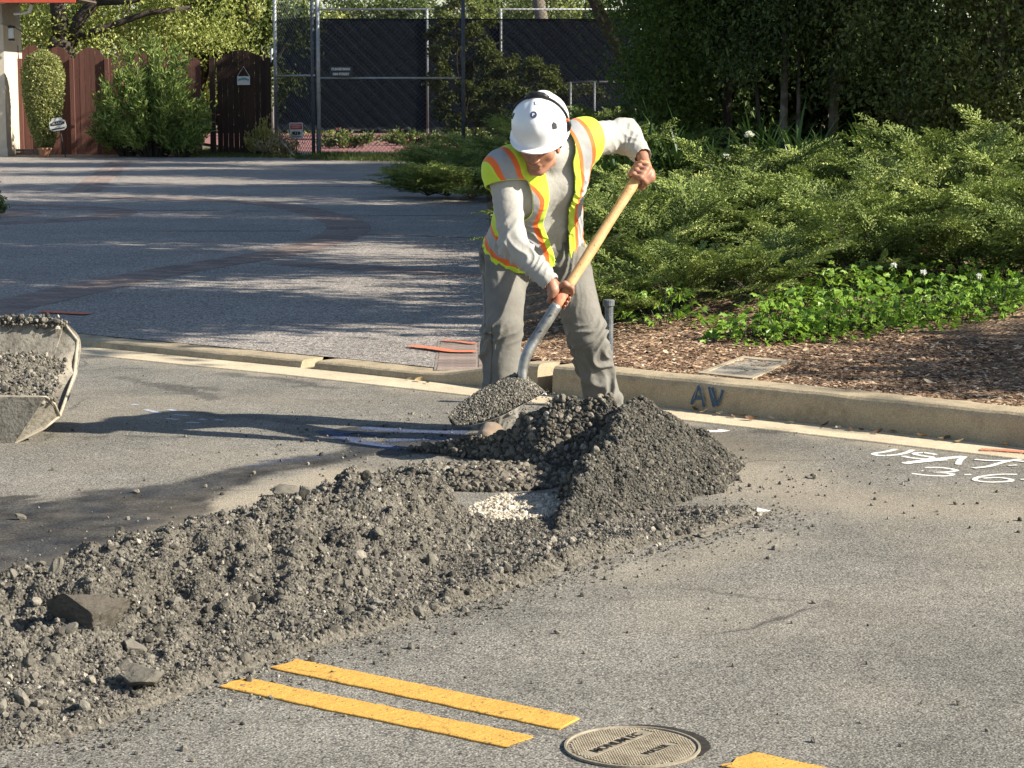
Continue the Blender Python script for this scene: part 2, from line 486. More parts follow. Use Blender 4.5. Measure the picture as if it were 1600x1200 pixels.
def brick_mat():
    t = NT('paving_brick')
    oi = t.t.nodes.new('ShaderNodeObjectInfo')
    c = t.ramp(oi.outputs['Random'], [(0.0, (.19, .145, .125)), (.5, (.26, .20, .17)), (1.0, (.32, .245, .205))])
    c = t.mix(1.0, c, t.ramp(t.noise(30, 4), [(.3, .7), (.7, 1.15)]), 'MULTIPLY')
    t.col(c); t.rough(.85); t.bump(t.noise(140, 3), .5, .004)
    return t.m
M_BRICK = brick_mat(); M_MORTAR = pm('brick_joint_sand', (.17, .145, .12), (.27, .235, .20), 20, .95, .3)
def brick_mesh(w, l, h=.012):
    b = MB(); b.box((0, 0, 0), (w, l, h), bev=.004); return mesh_data('brick', np.array([tuple(v) for v in b.V]), b.F, M_BRICK)
def brick_band(path, rows, bw, bl, name='brick_band', z=.05):
    """rows of bricks laid across a path; each brick its own object"""
    P_ = np.array(path); s = np.r_[0, np.cumsum(np.linalg.norm(np.diff(P_, axis=0), axis=1))]
    T = np.gradient(P_, axis=0); T /= np.linalg.norm(T, axis=1)[:, None]; N = np.stack([-T[:, 1], T[:, 0]], 1)
    W_ = rows * (bl + .008) / 2 + .01
    V = [(*(p + n_ * W_), z + .0015) for p, n_ in zip(P_, N)] + [(*(p - n_ * W_), z + .0015) for p, n_ in zip(P_, N)]
    k = len(P_); F = [(i, k + i, k + i + 1, i + 1) for i in range(k - 1)]
    root = tag(mk(name, V, F, M_MORTAR), kind='structure')
    me = brick_mesh(bw, bl); cnt = 0; rest = MB(); tot = int(s[-1] / (bw + .008))
    items = []
    for r in range(rows):
        off = (r - (rows - 1) / 2) * (bl + .008)
        for i in range(tot):
            q = (i + .5) * s[-1] / tot
            p = np.array([np.interp(q, s, P_[:, k_]) for k_ in (0, 1)]); n_ = np.array([np.interp(q, s, N[:, k_]) for k_ in (0, 1)])
            p = p + n_ * off; items.append((p[0], p[1], math.atan2(n_[1], n_[0]) - math.pi / 2))
    items.sort(key=lambda t: t[1])
    for i, (x, y, a) in enumerate(items):
        zz = z - .0022 + random.uniform(-.0006, .001)
        if i < 300:
            o = bpy.data.objects.new('brick', me); o.location = (x, y, zz); o.rotation_euler = (random.uniform(-.01, .01), random.uniform(-.01, .01), a + random.uniform(-.012, .012))
            COL.objects.link(o); o.parent = root
        else: rest.box((x, y, zz), (bw, bl, .012), rz=a)
    if rest.n: tag(rest.build('brick_rows', M_BRICK, root), kind='stuff')
    return root
ring = catmull([at(*p, z=.05)[:2] for p in [(-330, 560), (-120, 512), (10, 478), (150, 447), (285, 420), (400, 402), (475, 387), (530, 368), (545, 355), (528, 343), (499, 334), (451, 323), (390, 316), (300, 312), (160, 308)]], 10)
brick_band(ring, 2, .105, .235)
disc_c = at(-60, 335, z=.05)
a_ = np.linspace(-2.0, 2.0, 60)
brick_band(np.stack([disc_c.x - .4 + 2.3 * np.cos(a_), disc_c.y + 2.3 * np.sin(a_)], 1), 2, .105, .235)
brick_band(np.stack([disc_c.x - .4 + 1.1 * np.cos(a_), disc_c.y + 1.1 * np.sin(a_)], 1), 2, .105, .235)
for a, b, nr in (((432, 410), (744, 431), 2), ((555, 365), (746, 372), 1), ((240, 361), (470, 361), 1), ((20, 327), (440, 330), 1), ((495, 336), (740, 337), 1), ((300, 290), (600, 292), 1)):
    A, B = at(*a, z=.05), at(*b, z=.05)
    brick_band(np.linspace(A[:2], B[:2], 12), nr, .2 if nr == 1 else .105, .105 if nr == 1 else .21)
A, B = at(190, 252, z=.05), at(130, 300, z=.05)
brick_band(np.linspace(A[:2], B[:2], 10), 2, .105, .235)
# border of bricks by the planting bed, close to the kerb
A, B = at(722, 586, z=.05), at(752, 470, z=.05)
brick_band(np.linspace((BL(11.9) - .16, 11.78), (BL(13.3) - .16, 13.2), 12), 2, .105, .22)

# ---- planting bed with bark mulch
def mulch_mat():
    t = NT('bark_mulch')
    cell = t.voro(42, 'Color', vec=t.mapped((1, 1.6, 1), (0, 0, .6))); sep = t.t.nodes.new('ShaderNodeSeparateColor'); t.t.links.new(cell, sep.inputs[0])
    c = t.ramp(sep.outputs[0], [(0.0, (.06, .035, .02)), (.45, (.21, .13, .08)), (.8, (.36, .24, .15)), (1.0, (.52, .39, .26))])
    c = t.mix(t.ramp(t.noise(2.2, 5), [(.35, 0.0), (.7, .7)]), c, (.16, .105, .065))
    t.col(c); t.rough(.95)
    t.bump(t.voro(42, vec=t.mapped((1, 1.6, 1), (0, 0, .6))), .9, .02); t.bump(t.noise(90, 3), .5, .008)
    return t.m
M_MULCH = mulch_mat()
xs = np.concatenate([np.arange(0, 3.6, .05), np.arange(3.6, 8, .25), np.arange(8, 41, 1.5)])
ds = np.concatenate([np.arange(0, 3.2, .05), np.arange(3.2, 14, .25), np.arange(14, 47, 1.0)])
XX, DD = np.meshgrid(xs, ds)
X_ = XX + BL(0) - .018 * 0 ; Yk = KY(X_) + .255
Y_ = Yk + DD; X_ = X_ - .018 * (Y_ - 0) + .0
Yk = KY(X_) + .255; Y_ = Yk + DD
Zb = bed_z(X_, Y_) + .010 * fbm(np.stack([X_, Y_], -1), 6, 4, 12) * sstep(0, .2, DD) + .006 * fbm(np.stack([X_, Y_], -1), 22, 2, 15) * sstep(0, .1, DD)
ny, nx = X_.shape; ii = np.arange(nx * ny).reshape(ny, nx)
F = np.stack([ii[:-1, :-1].ravel(), ii[:-1, 1:].ravel(), ii[1:, 1:].ravel(), ii[1:, :-1].ravel()], 1)
tag(mk('planting_bed', np.stack([X_.ravel(), Y_.ravel(), Zb.ravel()], 1), F, M_MULCH, smooth=True), kind='structure')

# bark chips lying on the bed: loose, uncountable
def chips(n, seed):
    r = np.random.default_rng(seed)
    x = r.uniform(-.1, 3.3, n) ; y0 = KY(x) + .27; dd = r.uniform(0, 1, n) ** 1.3 * 2.6; y = y0 + dd
    m = x > BL(y) + .05; x, y = x[m], y[m]; n = len(x)
    z = bed_z(x, y) + .006
    a = r.uniform(0, 6.28, n); l = r.uniform(.008, .028, n) * r.uniform(.5, 1.3, n); w = l * r.uniform(.18, .5, n); h = w * .35
    ax = np.stack([np.cos(a), np.sin(a), r.uniform(-.3, .3, n)], 1); bx = np.stack([-np.sin(a), np.cos(a), r.uniform(-.4, .4, n)], 1)
    up = np.cross(ax, bx); up /= np.linalg.norm(up, axis=1)[:, None]
    c = np.stack([x, y, z], 1)
    V = np.empty((n, 6, 3)); V[:, 0] = c - ax * l[:, None]; V[:, 1] = c - bx * w[:, None]; V[:, 2] = c + ax * l[:, None]; V[:, 3] = c + bx * w[:, None]; V[:, 4] = c + up * h[:, None]; V[:, 5] = c - up * h[:, None]
    b = (np.arange(n) * 6)[:, None, None]
    F = (np.array([[0, 1, 4], [1, 2, 4], [2, 3, 4], [3, 0, 4]])[None] + b).reshape(-1, 3)
    return V.reshape(-1, 3), F, np.repeat(r.uniform(0, 1, n), 4)
V, F, var = chips(26000, 3)
t = NT('bark_chip'); t.col(t.ramp(t.attr('var'), [(0.0, (.06, .034, .02)), (.5, (.26, .155, .09)), (.85, (.46, .31, .19)), (1.0, (.68, .55, .40))])); t.rough(.9)
tag(mk('bark_chips', V, F, t.m, fattr={'var': var}), kind='stuff')

# ---- paint on the road
def paint_mat(name, colr, thr=.42, edge=True):
    t = NT(name)
    t.col(t.mix(t.ramp(t.noise(70, 4), [(.45, 0.0), (.75, .5)]), colr, (colr[0] * .55, colr[1] * .52, colr[2] * .5))); t.rough(.8)
    t.bump(t.voro(150), .4, .003)
    tr = t.t.nodes.new('ShaderNodeBsdfTransparent'); mx = t.t.nodes.new('ShaderNodeMixShader')
    nz = t.noise(130, 4, .7)
    f = t.math('SUBTRACT', t.math('ADD', nz, t.attr('cover')), .88)
    f = t.math('MULTIPLY', f, 9.0); f = t.math('MINIMUM', t.math('MAXIMUM', f, 0.0), 1.0)
    t.t.links.new(f, mx.inputs[0]); t.t.links.new(tr.outputs[0], mx.inputs[1]); t.t.links.new(t.b.outputs[0], mx.inputs[2]); t.t.links.new(mx.outputs[0], t.out.inputs['Surface'])
    return t.m
M_WHITE = paint_mat('white_spray_paint', (.78, .76, .7)); M_RED = paint_mat('orange_spray_paint', (.75, .2, .1)); M_BLUE = paint_mat('blue_spray_paint', (.055, .10, .16)); M_PALE = paint_mat('grey_spray_paint', (.16, .2, .24))
def strokes(name, polys, width, mat, lift=.0014, normal=(0, 0, 1), cover=.54, parent=None):
    V, F, C = [], [], []; nrm = Vector(normal)
    for si, pl in enumerate(polys):
        w = width
        if isinstance(pl, tuple): pl, w = pl
        c = catmull([tuple(p) for p in pl], 8); n0 = len(V)
        for i, p in enumerate(c):
            p = Vector(p); tg = Vector(c[min(i + 1, len(c) - 1)]) - Vector(c[max(i - 1, 0)]); sd = tg.cross(nrm).normalized()
            for k, cv in ((-1.0, .1), (-.55, cover), (0, cover + .12), (.55, cover), (1.0, .1)):
                V.append(p + sd * w * k + nrm * (lift + .0005 * si)); C.append(cv if 0 < i < len(c) - 1 else cv * .5)
        for i in range(len(c) - 1):
            for k in range(4): F.append((n0 + i * 5 + k, n0 + i * 5 + k + 1, n0 + (i + 1) * 5 + k + 1, n0 + (i + 1) * 5 + k))
    return mk(name, np.array([tuple(v) for v in V]), F, mat, parent, vattr={'cover': C})
g = lambda *pts: [at(*p) for p in pts]
o = strokes('painted_lettering', [
    g((1401, 702), (1385, 706), (1366, 709), (1374, 712), (1400, 711), (1418, 707), (1426, 703)),
    g((1464, 711), (1444, 708), (1429, 709), (1437, 712), (1456, 715), (1450, 718), (1425, 716), (1410, 713)),
    (g((1412, 725), (1440, 721), (1475, 717), (1508, 714)), .034), g((1508, 714), (1500, 720), (1497, 727)), (g((1425, 724), (1455, 721), (1480, 719)), .026),
    g((1522, 719), (1550, 721), (1585, 721), (1612, 724)), g((1600, 718), (1570, 723), (1545, 730), (1520, 733)), (g((1575, 729), (1590, 728)), .012)], .02, M_WHITE)
tag(o, 'large white sprayed letters USA TV on the asphalt beside the gutter', 'street marking')
o = strokes('painted_numerals', [
    g((1444, 731), (1470, 731), (1494, 735), (1478, 738), (1442, 736), (1462, 738), (1488, 741), (1478, 744), (1448, 743), (1424, 740)),
    g((1506, 742), (1518, 742)), g((1590, 742), (1560, 742), (1530, 746), (1524, 751), (1545, 754), (1575, 753), (1580, 750), (1560, 747), (1535, 748)), g((1594, 750), (1612, 750))], .017, M_WHITE)
tag(o, 'white sprayed numerals 3-6 on the asphalt below the sprayed letters', 'street marking')
for pts, w, lab in ((((1092, 673), (1118, 674), (1134, 672)), .05, 'smudged white paint square on the road behind the dark gravel heap'), (((1150, 797), (1172, 799), (1196, 796)), .06, 'smudged white paint square at the end of the cut road strip'),
                    (((1090, 678), (1128, 678)), .0, '')):
    if w: tag(strokes('painted_square', [g(*pts)], w, M_WHITE, cover=.5), lab, 'street marking')
tag(strokes('painted_stripe', [[at(x, y, .05) for x, y in ((640, 543), (675, 547), (708, 552), (745, 552))]], .06, M_RED, lift=.014, cover=.55), 'orange sprayed line on the driveway edge beside the kneeling brick border'.replace('kneeling ', ''), 'street marking')
tag(strokes('painted_stripe', [[at(x, y, .05) for x, y in ((690, 534), (745, 540))]], .035, M_RED, lift=.014, cover=.5), 'thin red sprayed line on the driveway behind the thicker orange one', 'street marking')
tag(strokes('painted_stripe', [[at(x, y, .05) for x, y in ((62, 488), (100, 490), (140, 492))]], .09, M_RED, lift=.009, cover=.5), 'red sprayed line on the shaded driveway behind the loader bucket', 'street marking')
tag(strokes('painted_stripe', [g((1530, 706), (1570, 708), (1630, 713))], .05, M_RED, lift=.013, cover=.42), 'faint red sprayed patch on the gutter above the white letters', 'street marking')
# letters on the kerb face
K0 = Vector((.64, 10.77, 0)); kt = (Vector((1.498, 10.069, 0)) - K0).normalized(); kn = Vector((kt.y, -kt.x, 0))
kp = lambda *pts: [plane_hit(x, y, K0, kn) for x, y in pts]
aw = [kp((1094, 603), (1086, 618), (1081, 632)), kp((1092, 602), (1098, 618), (1101, 636)), kp((1086, 622), (1098, 622)), kp((1109, 604), (1113, 622), (1117, 636)), kp((1117, 635), (1117, 620), (1114, 605)), kp((1131, 609), (1126, 622), (1121, 634))]
AW = empty('kerb_lettering', K0, 'dark blue sprayed letters AW on the shaded kerb face', 'street marking')
strokes('letter', aw[:3], .011, M_BLUE, lift=.006, normal=kn, cover=.66, parent=AW); strokes('letter', aw[3:], .012, M_BLUE, lift=.006, normal=kn, cover=.66, parent=AW)
strokes('highlight', [kp((1091, 606), (1085, 624)), kp((1097, 606), (1102, 628)), kp((1112, 606), (1117, 622)), kp((1129, 611), (1125, 622))], .004, M_PALE, lift=.009, normal=kn, cover=.7, parent=AW)

M_PSHEEN = paint_mat('painted_sky_sheen', (.075, .10, .18)); M_PBW = paint_mat('blue_white_paint', (.36, .40, .47))  # blue one stands for sky sheen on the wet road, painted as strokes
tag(strokes('painted_sheen', [g((505, 672), (560, 690), (640, 702), (700, 694)), g((560, 668), (640, 674), (735, 676)), (g((600, 690), (680, 686), (738, 690)), .08), (g((520, 680), (560, 676), (600, 683)), .05)], .10, M_PSHEEN, cover=.40), 'bluish sky sheen painted as a patch on the wet road left of the boot', 'street marking')
tag(strokes('painted_sheen', [g((380, 730), (440, 722), (520, 712)), g((400, 722), (470, 716))], .07, M_PSHEEN, cover=.30), 'thin painted bluish sheen along the wet streak in mid road', 'street marking')
for i_, q_ in enumerate([g((226, 640), (252, 646)), g((262, 640), (274, 642)), g((258, 654), (280, 656)), g((270, 648), (296, 650)), g((290, 660), (312, 661)), g((310, 655), (322, 656)), g((336, 656), (350, 657)), g((205, 632), (216, 633))]): tag(strokes('painted_dash', [q_], .022, M_PBW, cover=.6), 'pale sprayed dash on the road inside the shadow of the man', 'street marking', 'pale dashes in the shadow of the man')
# thick yellow lines
def yellow():
    t = NT('yellow_road_paint')
    c = t.mix(t.ramp(t.noise(14, 5, .6), [(.4, 0.0), (.75, .55)]), (.64, .355, .075), (.50, .265, .05))
    sp = t.ramp(t.noise(75, 3, .6), [(.61, 0.0), (.67, .9)]); c = t.mix(sp, c, (.12, .09, .055))
    c = t.mix(1.0, c, t.ramp(t.voro(230), [(.3, 1.06), (.9, .72)]), 'MULTIPLY'); ck = t.ramp(t.voro(3.2, 'Distance', 'DISTANCE_TO_EDGE', vec=t.warp(.06, 14.0)), [(.0, .45), (.012, 0.0)]); c = t.mix(ck, c, (.08, .06, .035))
    t.col(c); t.rough(.75); t.bump(t.noise(120, 3), .6, .003); t.bump(t.noise(18, 3), .4, .006)
    return t.m
M_YEL = yellow()
def yellow_line(a0, a1, b1, b0, lab, seed, n=90):
    """quad strip a0-a1 is the start edge, b0-b1 the end edge"""
    a0, a1, b1, b0 = [np.array(at(*q)[:2]) for q in (a0, a1, b1, b0)]
    r = np.random.default_rng(seed); V = []; m_ = 7
    for i in range(n + 1):
        t = i / n; p0 = a0 + (b0 - a0) * t; p1 = a1 + (b1 - a1) * t
        j = fbm(np.array([[t * 22, seed, 0.]]), 1, 4, seed)[0] * .005; j2 = fbm(np.array([[t * 22, seed + 9, 0.]]), 1, 4, seed)[0] * .005
        nn = (p1 - p0) / np.linalg.norm(p1 - p0); q0 = p0 - nn * j; q1 = p1 + nn * j2
        row = [(*q0, .0), (*q0, .004)] + [(*(q0 + (q1 - q0) * s), .0055 + .0005 * r.uniform(-1, 1)) for s in (.03, .25, .5, .75, .97)] + [(*q1, .004), (*q1, .0)]
        jj = (r.uniform(-.01, .012, len(row)) if i in (0, n) else np.zeros(len(row))); d = (b0 - a0) / np.linalg.norm(b0 - a0)
        V += [(v[0] + d[0] * k, v[1] + d[1] * k, v[2]) for v, k in zip(row, jj)]
    k = 9; F = [(i * k + j, (i + 1) * k + j, (i + 1) * k + j + 1, i * k + j + 1) for i in range(n) for j in range(k - 1)]
    F += [tuple(range(k)), tuple(range(n * k, n * k + k))[::-1]]
    return tag(mk('yellow_line', V, F, M_YEL), lab, 'road marking', 'thick yellow centre line strips')
yellow_line((343, 1075), (384, 1061), (832, 1152), (788, 1169), 'nearer of the two parallel yellow strips by the rubble', 1)
yellow_line((425, 1046), (466, 1032), (902, 1122), (872, 1141), 'farther of the two parallel yellow strips, its end near the round cover', 2)
yellow_line((1128, 1199), (1182, 1177), (1700, 1296), (1660, 1320), 'end of a cracked yellow strip right of the round utility cover', 3)

# ---- round utility cover in the road
def iron(name, c1, c2):
    t = NT(name); c = t.mix(t.ramp(t.noise(25, 5, .7), [(.4, 0.0), (.62, 1.0)]), c1, c2); t.col(c); t.rough(.75); t.metal(.0); t.bump(t.noise(200, 3), .5, .002); return t.m
LC = (at(988, 1169) + Vector((0, 0, 0))); LR = .163
M_IRON = iron('dusty_iron', (.31, .27, .20), (.20, .168, .12)); M_IRON_D = pm('dark_recess', (.02, .018, .015), (.035, .03, .025), 40, .95, .2)
lid_root = empty('utility_cover', LC, 'round dusty iron utility cover with raised lettering set in the road', 'manhole cover')
b = MB(); b.lathe([(LR * 1.0, .001), (LR * 1.0, .007), (LR * .965, .0075), (LR * .955, .003), (LR * .95, .001)], LC, 64); b.build('rim', M_IRON, lid_root)
b = MB(); b.lathe([(LR * .95, .0005), (LR * .945, .0035), (.001, .0035)], LC, 64); b.build('lid', M_IRON, lid_root, smooth=False)
tx = Vector((.62, .78, 0)).normalized(); ty = Vector((-tx.y, tx.x, 0))     # lettering runs away to the right
b = MB(); R_ = Matrix((tx, ty, (0, 0, 1))).transposed()
step = .0088
for i in range(-20, 21):
    for j in range(-20, 21):
        u, v = i * step, j * step
        if u * u + v * v > (LR * .9) ** 2: continue
        if abs(v - .045) < .02 and abs(u) < .125: continue
        if abs(v + .062) < .017 and abs(u - .01) < .07: continue
        b.box(LC + tx * u + ty * v + Vector((0, 0, .0045)), (.0052, .0052, .004), R=R_)
tag(b.build('tread', M_IRON, lid_root), kind='stuff')
def text_mesh(name, body, size, origin, xdir, ydir, mat, parent, extrude=.0008, lift=.0, align='CENTER', bold=0.0):
    cu = bpy.data.curves.new(name, 'FONT'); cu.body = body; cu.size = size; cu.align_x = align; cu.align_y = 'CENTER'; cu.extrude = extrude; cu.offset = bold; cu.resolution_u = 3
    ob = bpy.data.objects.new(name, cu); COL.objects.link(ob)
    dg = bpy.context.evaluated_depsgraph_get(); me = bpy.data.meshes.new_from_object(ob.evaluated_get(dg))
    bpy.data.objects.remove(ob); bpy.data.curves.remove(cu)
    xd = Vector(xdir).normalized(); yd = Vector(ydir).normalized(); zd = xd.cross(yd)
    M = Matrix((xd, yd, zd)).transposed().to_4x4(); M.translation = Vector(origin) + zd * lift
    me.transform(M); me.materials.clear(); me.materials.append(mat)
    o = bpy.data.objects.new(name, me); COL.objects.link(o)
    if parent is not None:
        o.parent = parent
        if parent.parent is None: o.matrix_parent_inverse = parent.matrix_basis.inverted()
    return o
for (u, v, w_, h_, tx_) in ((0, .045, .25, .036, 'MONUM EC'), (.01, -.062, .13, .028, 'WATER')):
    c = LC + tx * u + ty * v + Vector((0, 0, .0038)); b = MB(); b.box(c, (w_, h_, .002), R=R_); pl = b.build('letter_panel', M_IRON, lid_root)
    text_mesh('lettering', tx_, h_ * 1.0, c + Vector((0, 0, .0022)), tx, ty, M_IRON_D, pl, .0006, bold=.0003)
# recess of broken asphalt round the far side of the cover
V = []; F = []; n = 60
for i in range(n + 1):
    a = math.radians(-25 + 130 * i / n); w = .028 * math.sin(math.pi * i / n) ** .6 + .004 * random.random()
    for k, rr in enumerate((LR * 1.005, LR * 1.01 + w)): V.append((LC.x + rr * math.cos(a), LC.y + rr * math.sin(a), .0035))
F = [(2 * i, 2 * i + 1, 2 * i + 3, 2 * i + 2) for i in range(n)]
mk('recess', V, F, M_IRON_D, lid_root)

# ---- concrete utility box lid in the mulch
bx = [at(x, y, .150) for x, y in ((1090, 585), (1176, 594), (1237, 566), (1160, 559))]
cen = sum(bx, Vector()) / 4
ub = empty('utility_box', cen, 'square concrete utility box lid lying in the bark mulch by the kerb', 'utility box')
M_BOX = concrete('box_concrete', (.48, .41, .29), (.36, .30, .21), .4); M_LID = concrete('lid_concrete', (.38, .35, .28), (.27, .25, .21), .3)
def quad_ring(sc0, sc1, z0, z1, mat, name, par):
    V = []
    for s in (sc0, sc1):
        for z in (z0, z1): V += [tuple(cen + (p - cen) * s + Vector((0, 0, z))) for p in bx]
    F = []
    for i in range(4):
        j = (i + 1) % 4
        F += [(4 + i, 4 + j, 12 + j, 12 + i), (i, j, 4 + j, 4 + i), (8 + i, 12 + i, 12 + j, 8 + j)]
    return mk(name, V, F, mat, par)
quad_ring(1.0, .80, -.08, .010, M_BOX, 'frame', ub)
V = [tuple(cen + (p - cen) * .785 + Vector((0, 0, z))) for z in (-.05, .006) for p in bx]
mk('lid', V, [(0, 1, 5, 4), (1, 2, 6, 5), (2, 3, 7, 6), (3, 0, 4, 7), (4, 5, 6, 7)], M_LID, ub)

# ---- iron pipe standing in the bed
pp = at(951, 590, .15); pp.z = .13
top = P(951, 468, pp.y)
M_PIPE = pm('weathered_pipe', (.10, .11, .115), (.19, .20, .20), 30, .55, .4, 90, .004, metal=.3)
pipe = empty('standpipe', pp, 'weathered grey pipe standing upright in the mulch behind the man', 'pipe')
b = MB(); b.lathe([(.021, 0), (.021, top.z - pp.z - .03)], pp, 16); b.build('pipe', M_PIPE, pipe, smooth=False)
b = MB(); b.lathe([(.0215, -.034), (.0295, -.03), (.0295, -.004), (.026, 0), (.012, .001)], top, 16); b.build('cap', M_PIPE, pipe)
b = MB(); b.tube([pp + Vector((0, -.03, .045)), pp + Vector((.022, -.02, .05)), pp + Vector((.028, .012, .045))], .008, 8); b.lathe([(.026, .03), (.026, .06)], pp, 14); b.build('clamp', M_PIPE, pipe)
# ================================================================== RUBBLE
def ico(sub):
    t = (1 + 5 ** .5) / 2
    V = np.array([(-1, t, 0), (1, t, 0), (-1, -t, 0), (1, -t, 0), (0, -1, t), (0, 1, t), (0, -1, -t), (0, 1, -t), (t, 0, -1), (t, 0, 1), (-t, 0, -1), (-t, 0, 1)], float)
    F = [(0, 11, 5), (0, 5, 1), (0, 1, 7), (0, 7, 10), (0, 10, 11), (1, 5, 9), (5, 11, 4), (11, 10, 2), (10, 7, 6), (7, 1, 8), (3, 9, 4), (3, 4, 2), (3, 2, 6), (3, 6, 8), (3, 8, 9), (4, 9, 5), (2, 4, 11), (6, 2, 10), (8, 6, 7), (9, 8, 1)]
    V = [v / np.linalg.norm(v) for v in V]
    for _ in range(sub):
        mid = {}; nf = []
        def m(a, b):
            k = (min(a, b), max(a, b))
            if k not in mid:
                v = V[a] + V[b]; V.append(v / np.linalg.norm(v)); mid[k] = len(V) - 1
            return mid[k]
        for a, b, c in F:
            x, y, z = m(a, b), m(b, c), m(c, a); nf += [(a, x, z), (b, y, x), (c, z, y), (x, y, z)]
        F = nf
    return np.array(V), np.array(F)
def rock_protos(n, sub, seed, cuts=7, rough=.12):
    r = np.random.default_rng(seed); V0, F0 = ico(sub); out = []
    for k in range(n):
        V = V0.copy()
        for _ in range(cuts):
            d = r.normal(size=3); d /= np.linalg.norm(d); h = r.uniform(.45, .85)
            e = V @ d - h; V = V - np.where(e > 0, e, 0)[:, None] * d
        V *= 1 + rough * fbm(V0 + k * 7.3, 2.2, 3, seed + k)[:, None]
        V *= r.uniform(.75, 1.15, 3); V /= np.abs(V).max()
        out.append((V, F0))
    return out
ROCK0 = rock_protos(10, 0, 5, 3, .25); ROCK1 = rock_protos(10, 1, 6, 6, .15); ROCK2 = rock_protos(6, 3, 8, 7, .20)
def rand_rot(n, r):
    q = r.normal(size=(n, 4)); q /= np.linalg.norm(q, axis=1)[:, None]; w, x, y, z = q.T
    return np.stack([np.stack([1 - 2 * (y * y + z * z), 2 * (x * y - z * w), 2 * (x * z + y * w)], -1), np.stack([2 * (x * y + z * w), 1 - 2 * (x * x + z * z), 2 * (y * z - x * w)], -1), np.stack([2 * (x * z - y * w), 2 * (y * z + x * w), 1 - 2 * (x * x + y * y)], -1)], 1)
def scatter(protos, pos, size, seed=0, var=None):
    """joined stones: vertices, faces, per-face colour value"""
    r = np.random.default_rng(seed); n = len(pos); which = r.integers(0, len(protos), n); R = rand_rot(n, r)
    var = r.uniform(0, 1, n) if var is None else var
    Vs, Fs, Cs, off = [], [], [], 0
    for k, (V, F) in enumerate(protos):
        m = np.where(which == k)[0]
        if not len(m): continue
        W_ = np.einsum('nij,vj->nvi', R[m], V) * size[m][:, None, None] + pos[m][:, None, :]
        Vs.append(W_.reshape(-1, 3)); Fs.append((F[None] + (np.arange(len(m)) * len(V))[:, None, None] + off).reshape(-1, 3)); Cs.append(np.repeat(var[m], len(F))); off += W_.shape[0] * W_.shape[1]
    return np.concatenate(Vs), np.concatenate(Fs), np.concatenate(Cs)

def stone_mat(name, stops, bump=.5, dust=None):
    t = NT(name); c = t.ramp(t.attr('var'), stops)
    c = t.mix(1.0, c, t.ramp(t.noise(120, 4, .6), [(.3, .6), (.7, 1.25)]), 'MULTIPLY')
    t.col(c); t.rough(.92); t.bump(t.noise(260, 3), bump, .003); return t.m
S_OLD = stone_mat('old_rubble', [(0, (.04, .036, .030)), (.3, (.10, .091, .074)), (.7, (.19, .173, .14)), (.93, (.29, .262, .21)), (.97, (.42, .37, .30)), (1, (.6, .55, .47))])
S_NEW = stone_mat('fresh_asphalt', [(0, (.034, .031, .025)), (.4, (.088, .081, .064)), (.85, (.165, .15, .12)), (1, (.27, .245, .195))])
S_COARSE = stone_mat('coarse_aggregate', [(0, (.055, .048, .038)), (.4, (.13, .115, .09)), (.8, (.24, .21, .165)), (1, (.38, .34, .27))])

NEAR = px_poly([(-420, 1250), (-200, 1205), (0, 1168), (60, 1165), (130, 1150), (230, 1112), (330, 1072), (420, 1038), (520, 1008), (600, 986), (700, 954), (800, 922), (930, 876), (1050, 846), (1130, 826), (1195, 803)])
def pile_h(X, Y):
    r1 = np.array([(.50, 9.02), (.42, 8.5), (.26, 7.95), (.16, 7.60)])
    q_ = np.stack([X, Y], -1); wq = np.stack([fbm(q_, 5, 3, 91), fbm(q_, 5, 3, 92)], -1) * .055
    d, arc, side = seg_dist(q_ + wq, r1); d = np.sqrt(d * d + .0016) - .04 + .012 * fbm(q_, 11, 2, 95)
    top = np.interp(arc, [0, .15, .55, 1.1, 1.45], [.272, .272, .215, .12, .02])
    right = top - d * .60; left = top - d * 1.7
    h = np.where(side > 0, right, left)
    r2 = np.array([(.40, 9.02), (.18, 9.05), (-.12, 9.2), (-.5, 9.42)])
    d2, arc2, _ = seg_dist(np.stack([X, Y], -1), r2)
    top2 = np.interp(arc2, [0, .22, .5, .95], [.275, .265, .095, .005]); h = np.maximum(h, top2 - d2 * 1.25)
    fill = .045 - .13 * np.hypot((X + .08) * .9, (Y - 8.7)); return np.maximum(h, fill)
_sA, _sB, _sC = [float(seg_dist(np.array([px_poly([q])[0]]), NEAR)[1][0]) for q in ((800, 922), (940, 873), (1195, 803))]
def wind_h(X, Y):
    p, s, side = seg_dist(np.stack([X, Y], -1), NEAR); inside = side > 0
    s0 = np.array([0, 1.2, 2.2, 3.2, 4.0, 4.6, 5.2, 6.0])
    pc = np.interp(s, s0, [.75, .85, .9, .98, 1.12, 1.3, 1.3, 1.2])
    hc = np.interp(s, s0, [.135, .15, .175, .165, .155, .14, .055, .0])
    sh = np.interp(s, s0, [.9, .9, .95, 1.3, 1.9, 2.6, 2, 2])
    t = p / pc
    h = np.where(t < 1, hc * np.clip(t, 0, 1) ** sh, hc * (1 - (t - 1) / .42))
    base = np.where(inside, .028 * sstep(0, .05, p) * sstep(1.35, 1.1, t), 0)
    k = sstep(-.48, -.06, X)                                                                  # the rubble gives way to a cut, nearly flat strip
    lim = np.interp(s, [_sA, _sB, _sB + .35, _sC], [1.45, 1.25, .6, .3])
    strip = np.interp(p, [0, .05, .16, .34, .62, 1.4], [.0, .045, .03, .014, .012, .012]) * np.interp(s, [_sB, _sC], [1, .45]); strip = np.where(p > lim, -.06, strip)
    h = np.where(inside, np.maximum(h, base), -p * .5)
    h = np.where(inside, h * (1 - k) + k * strip, h); h = np.where(s >= _sC - .01, -.05, h)
    return h, p, s, inside
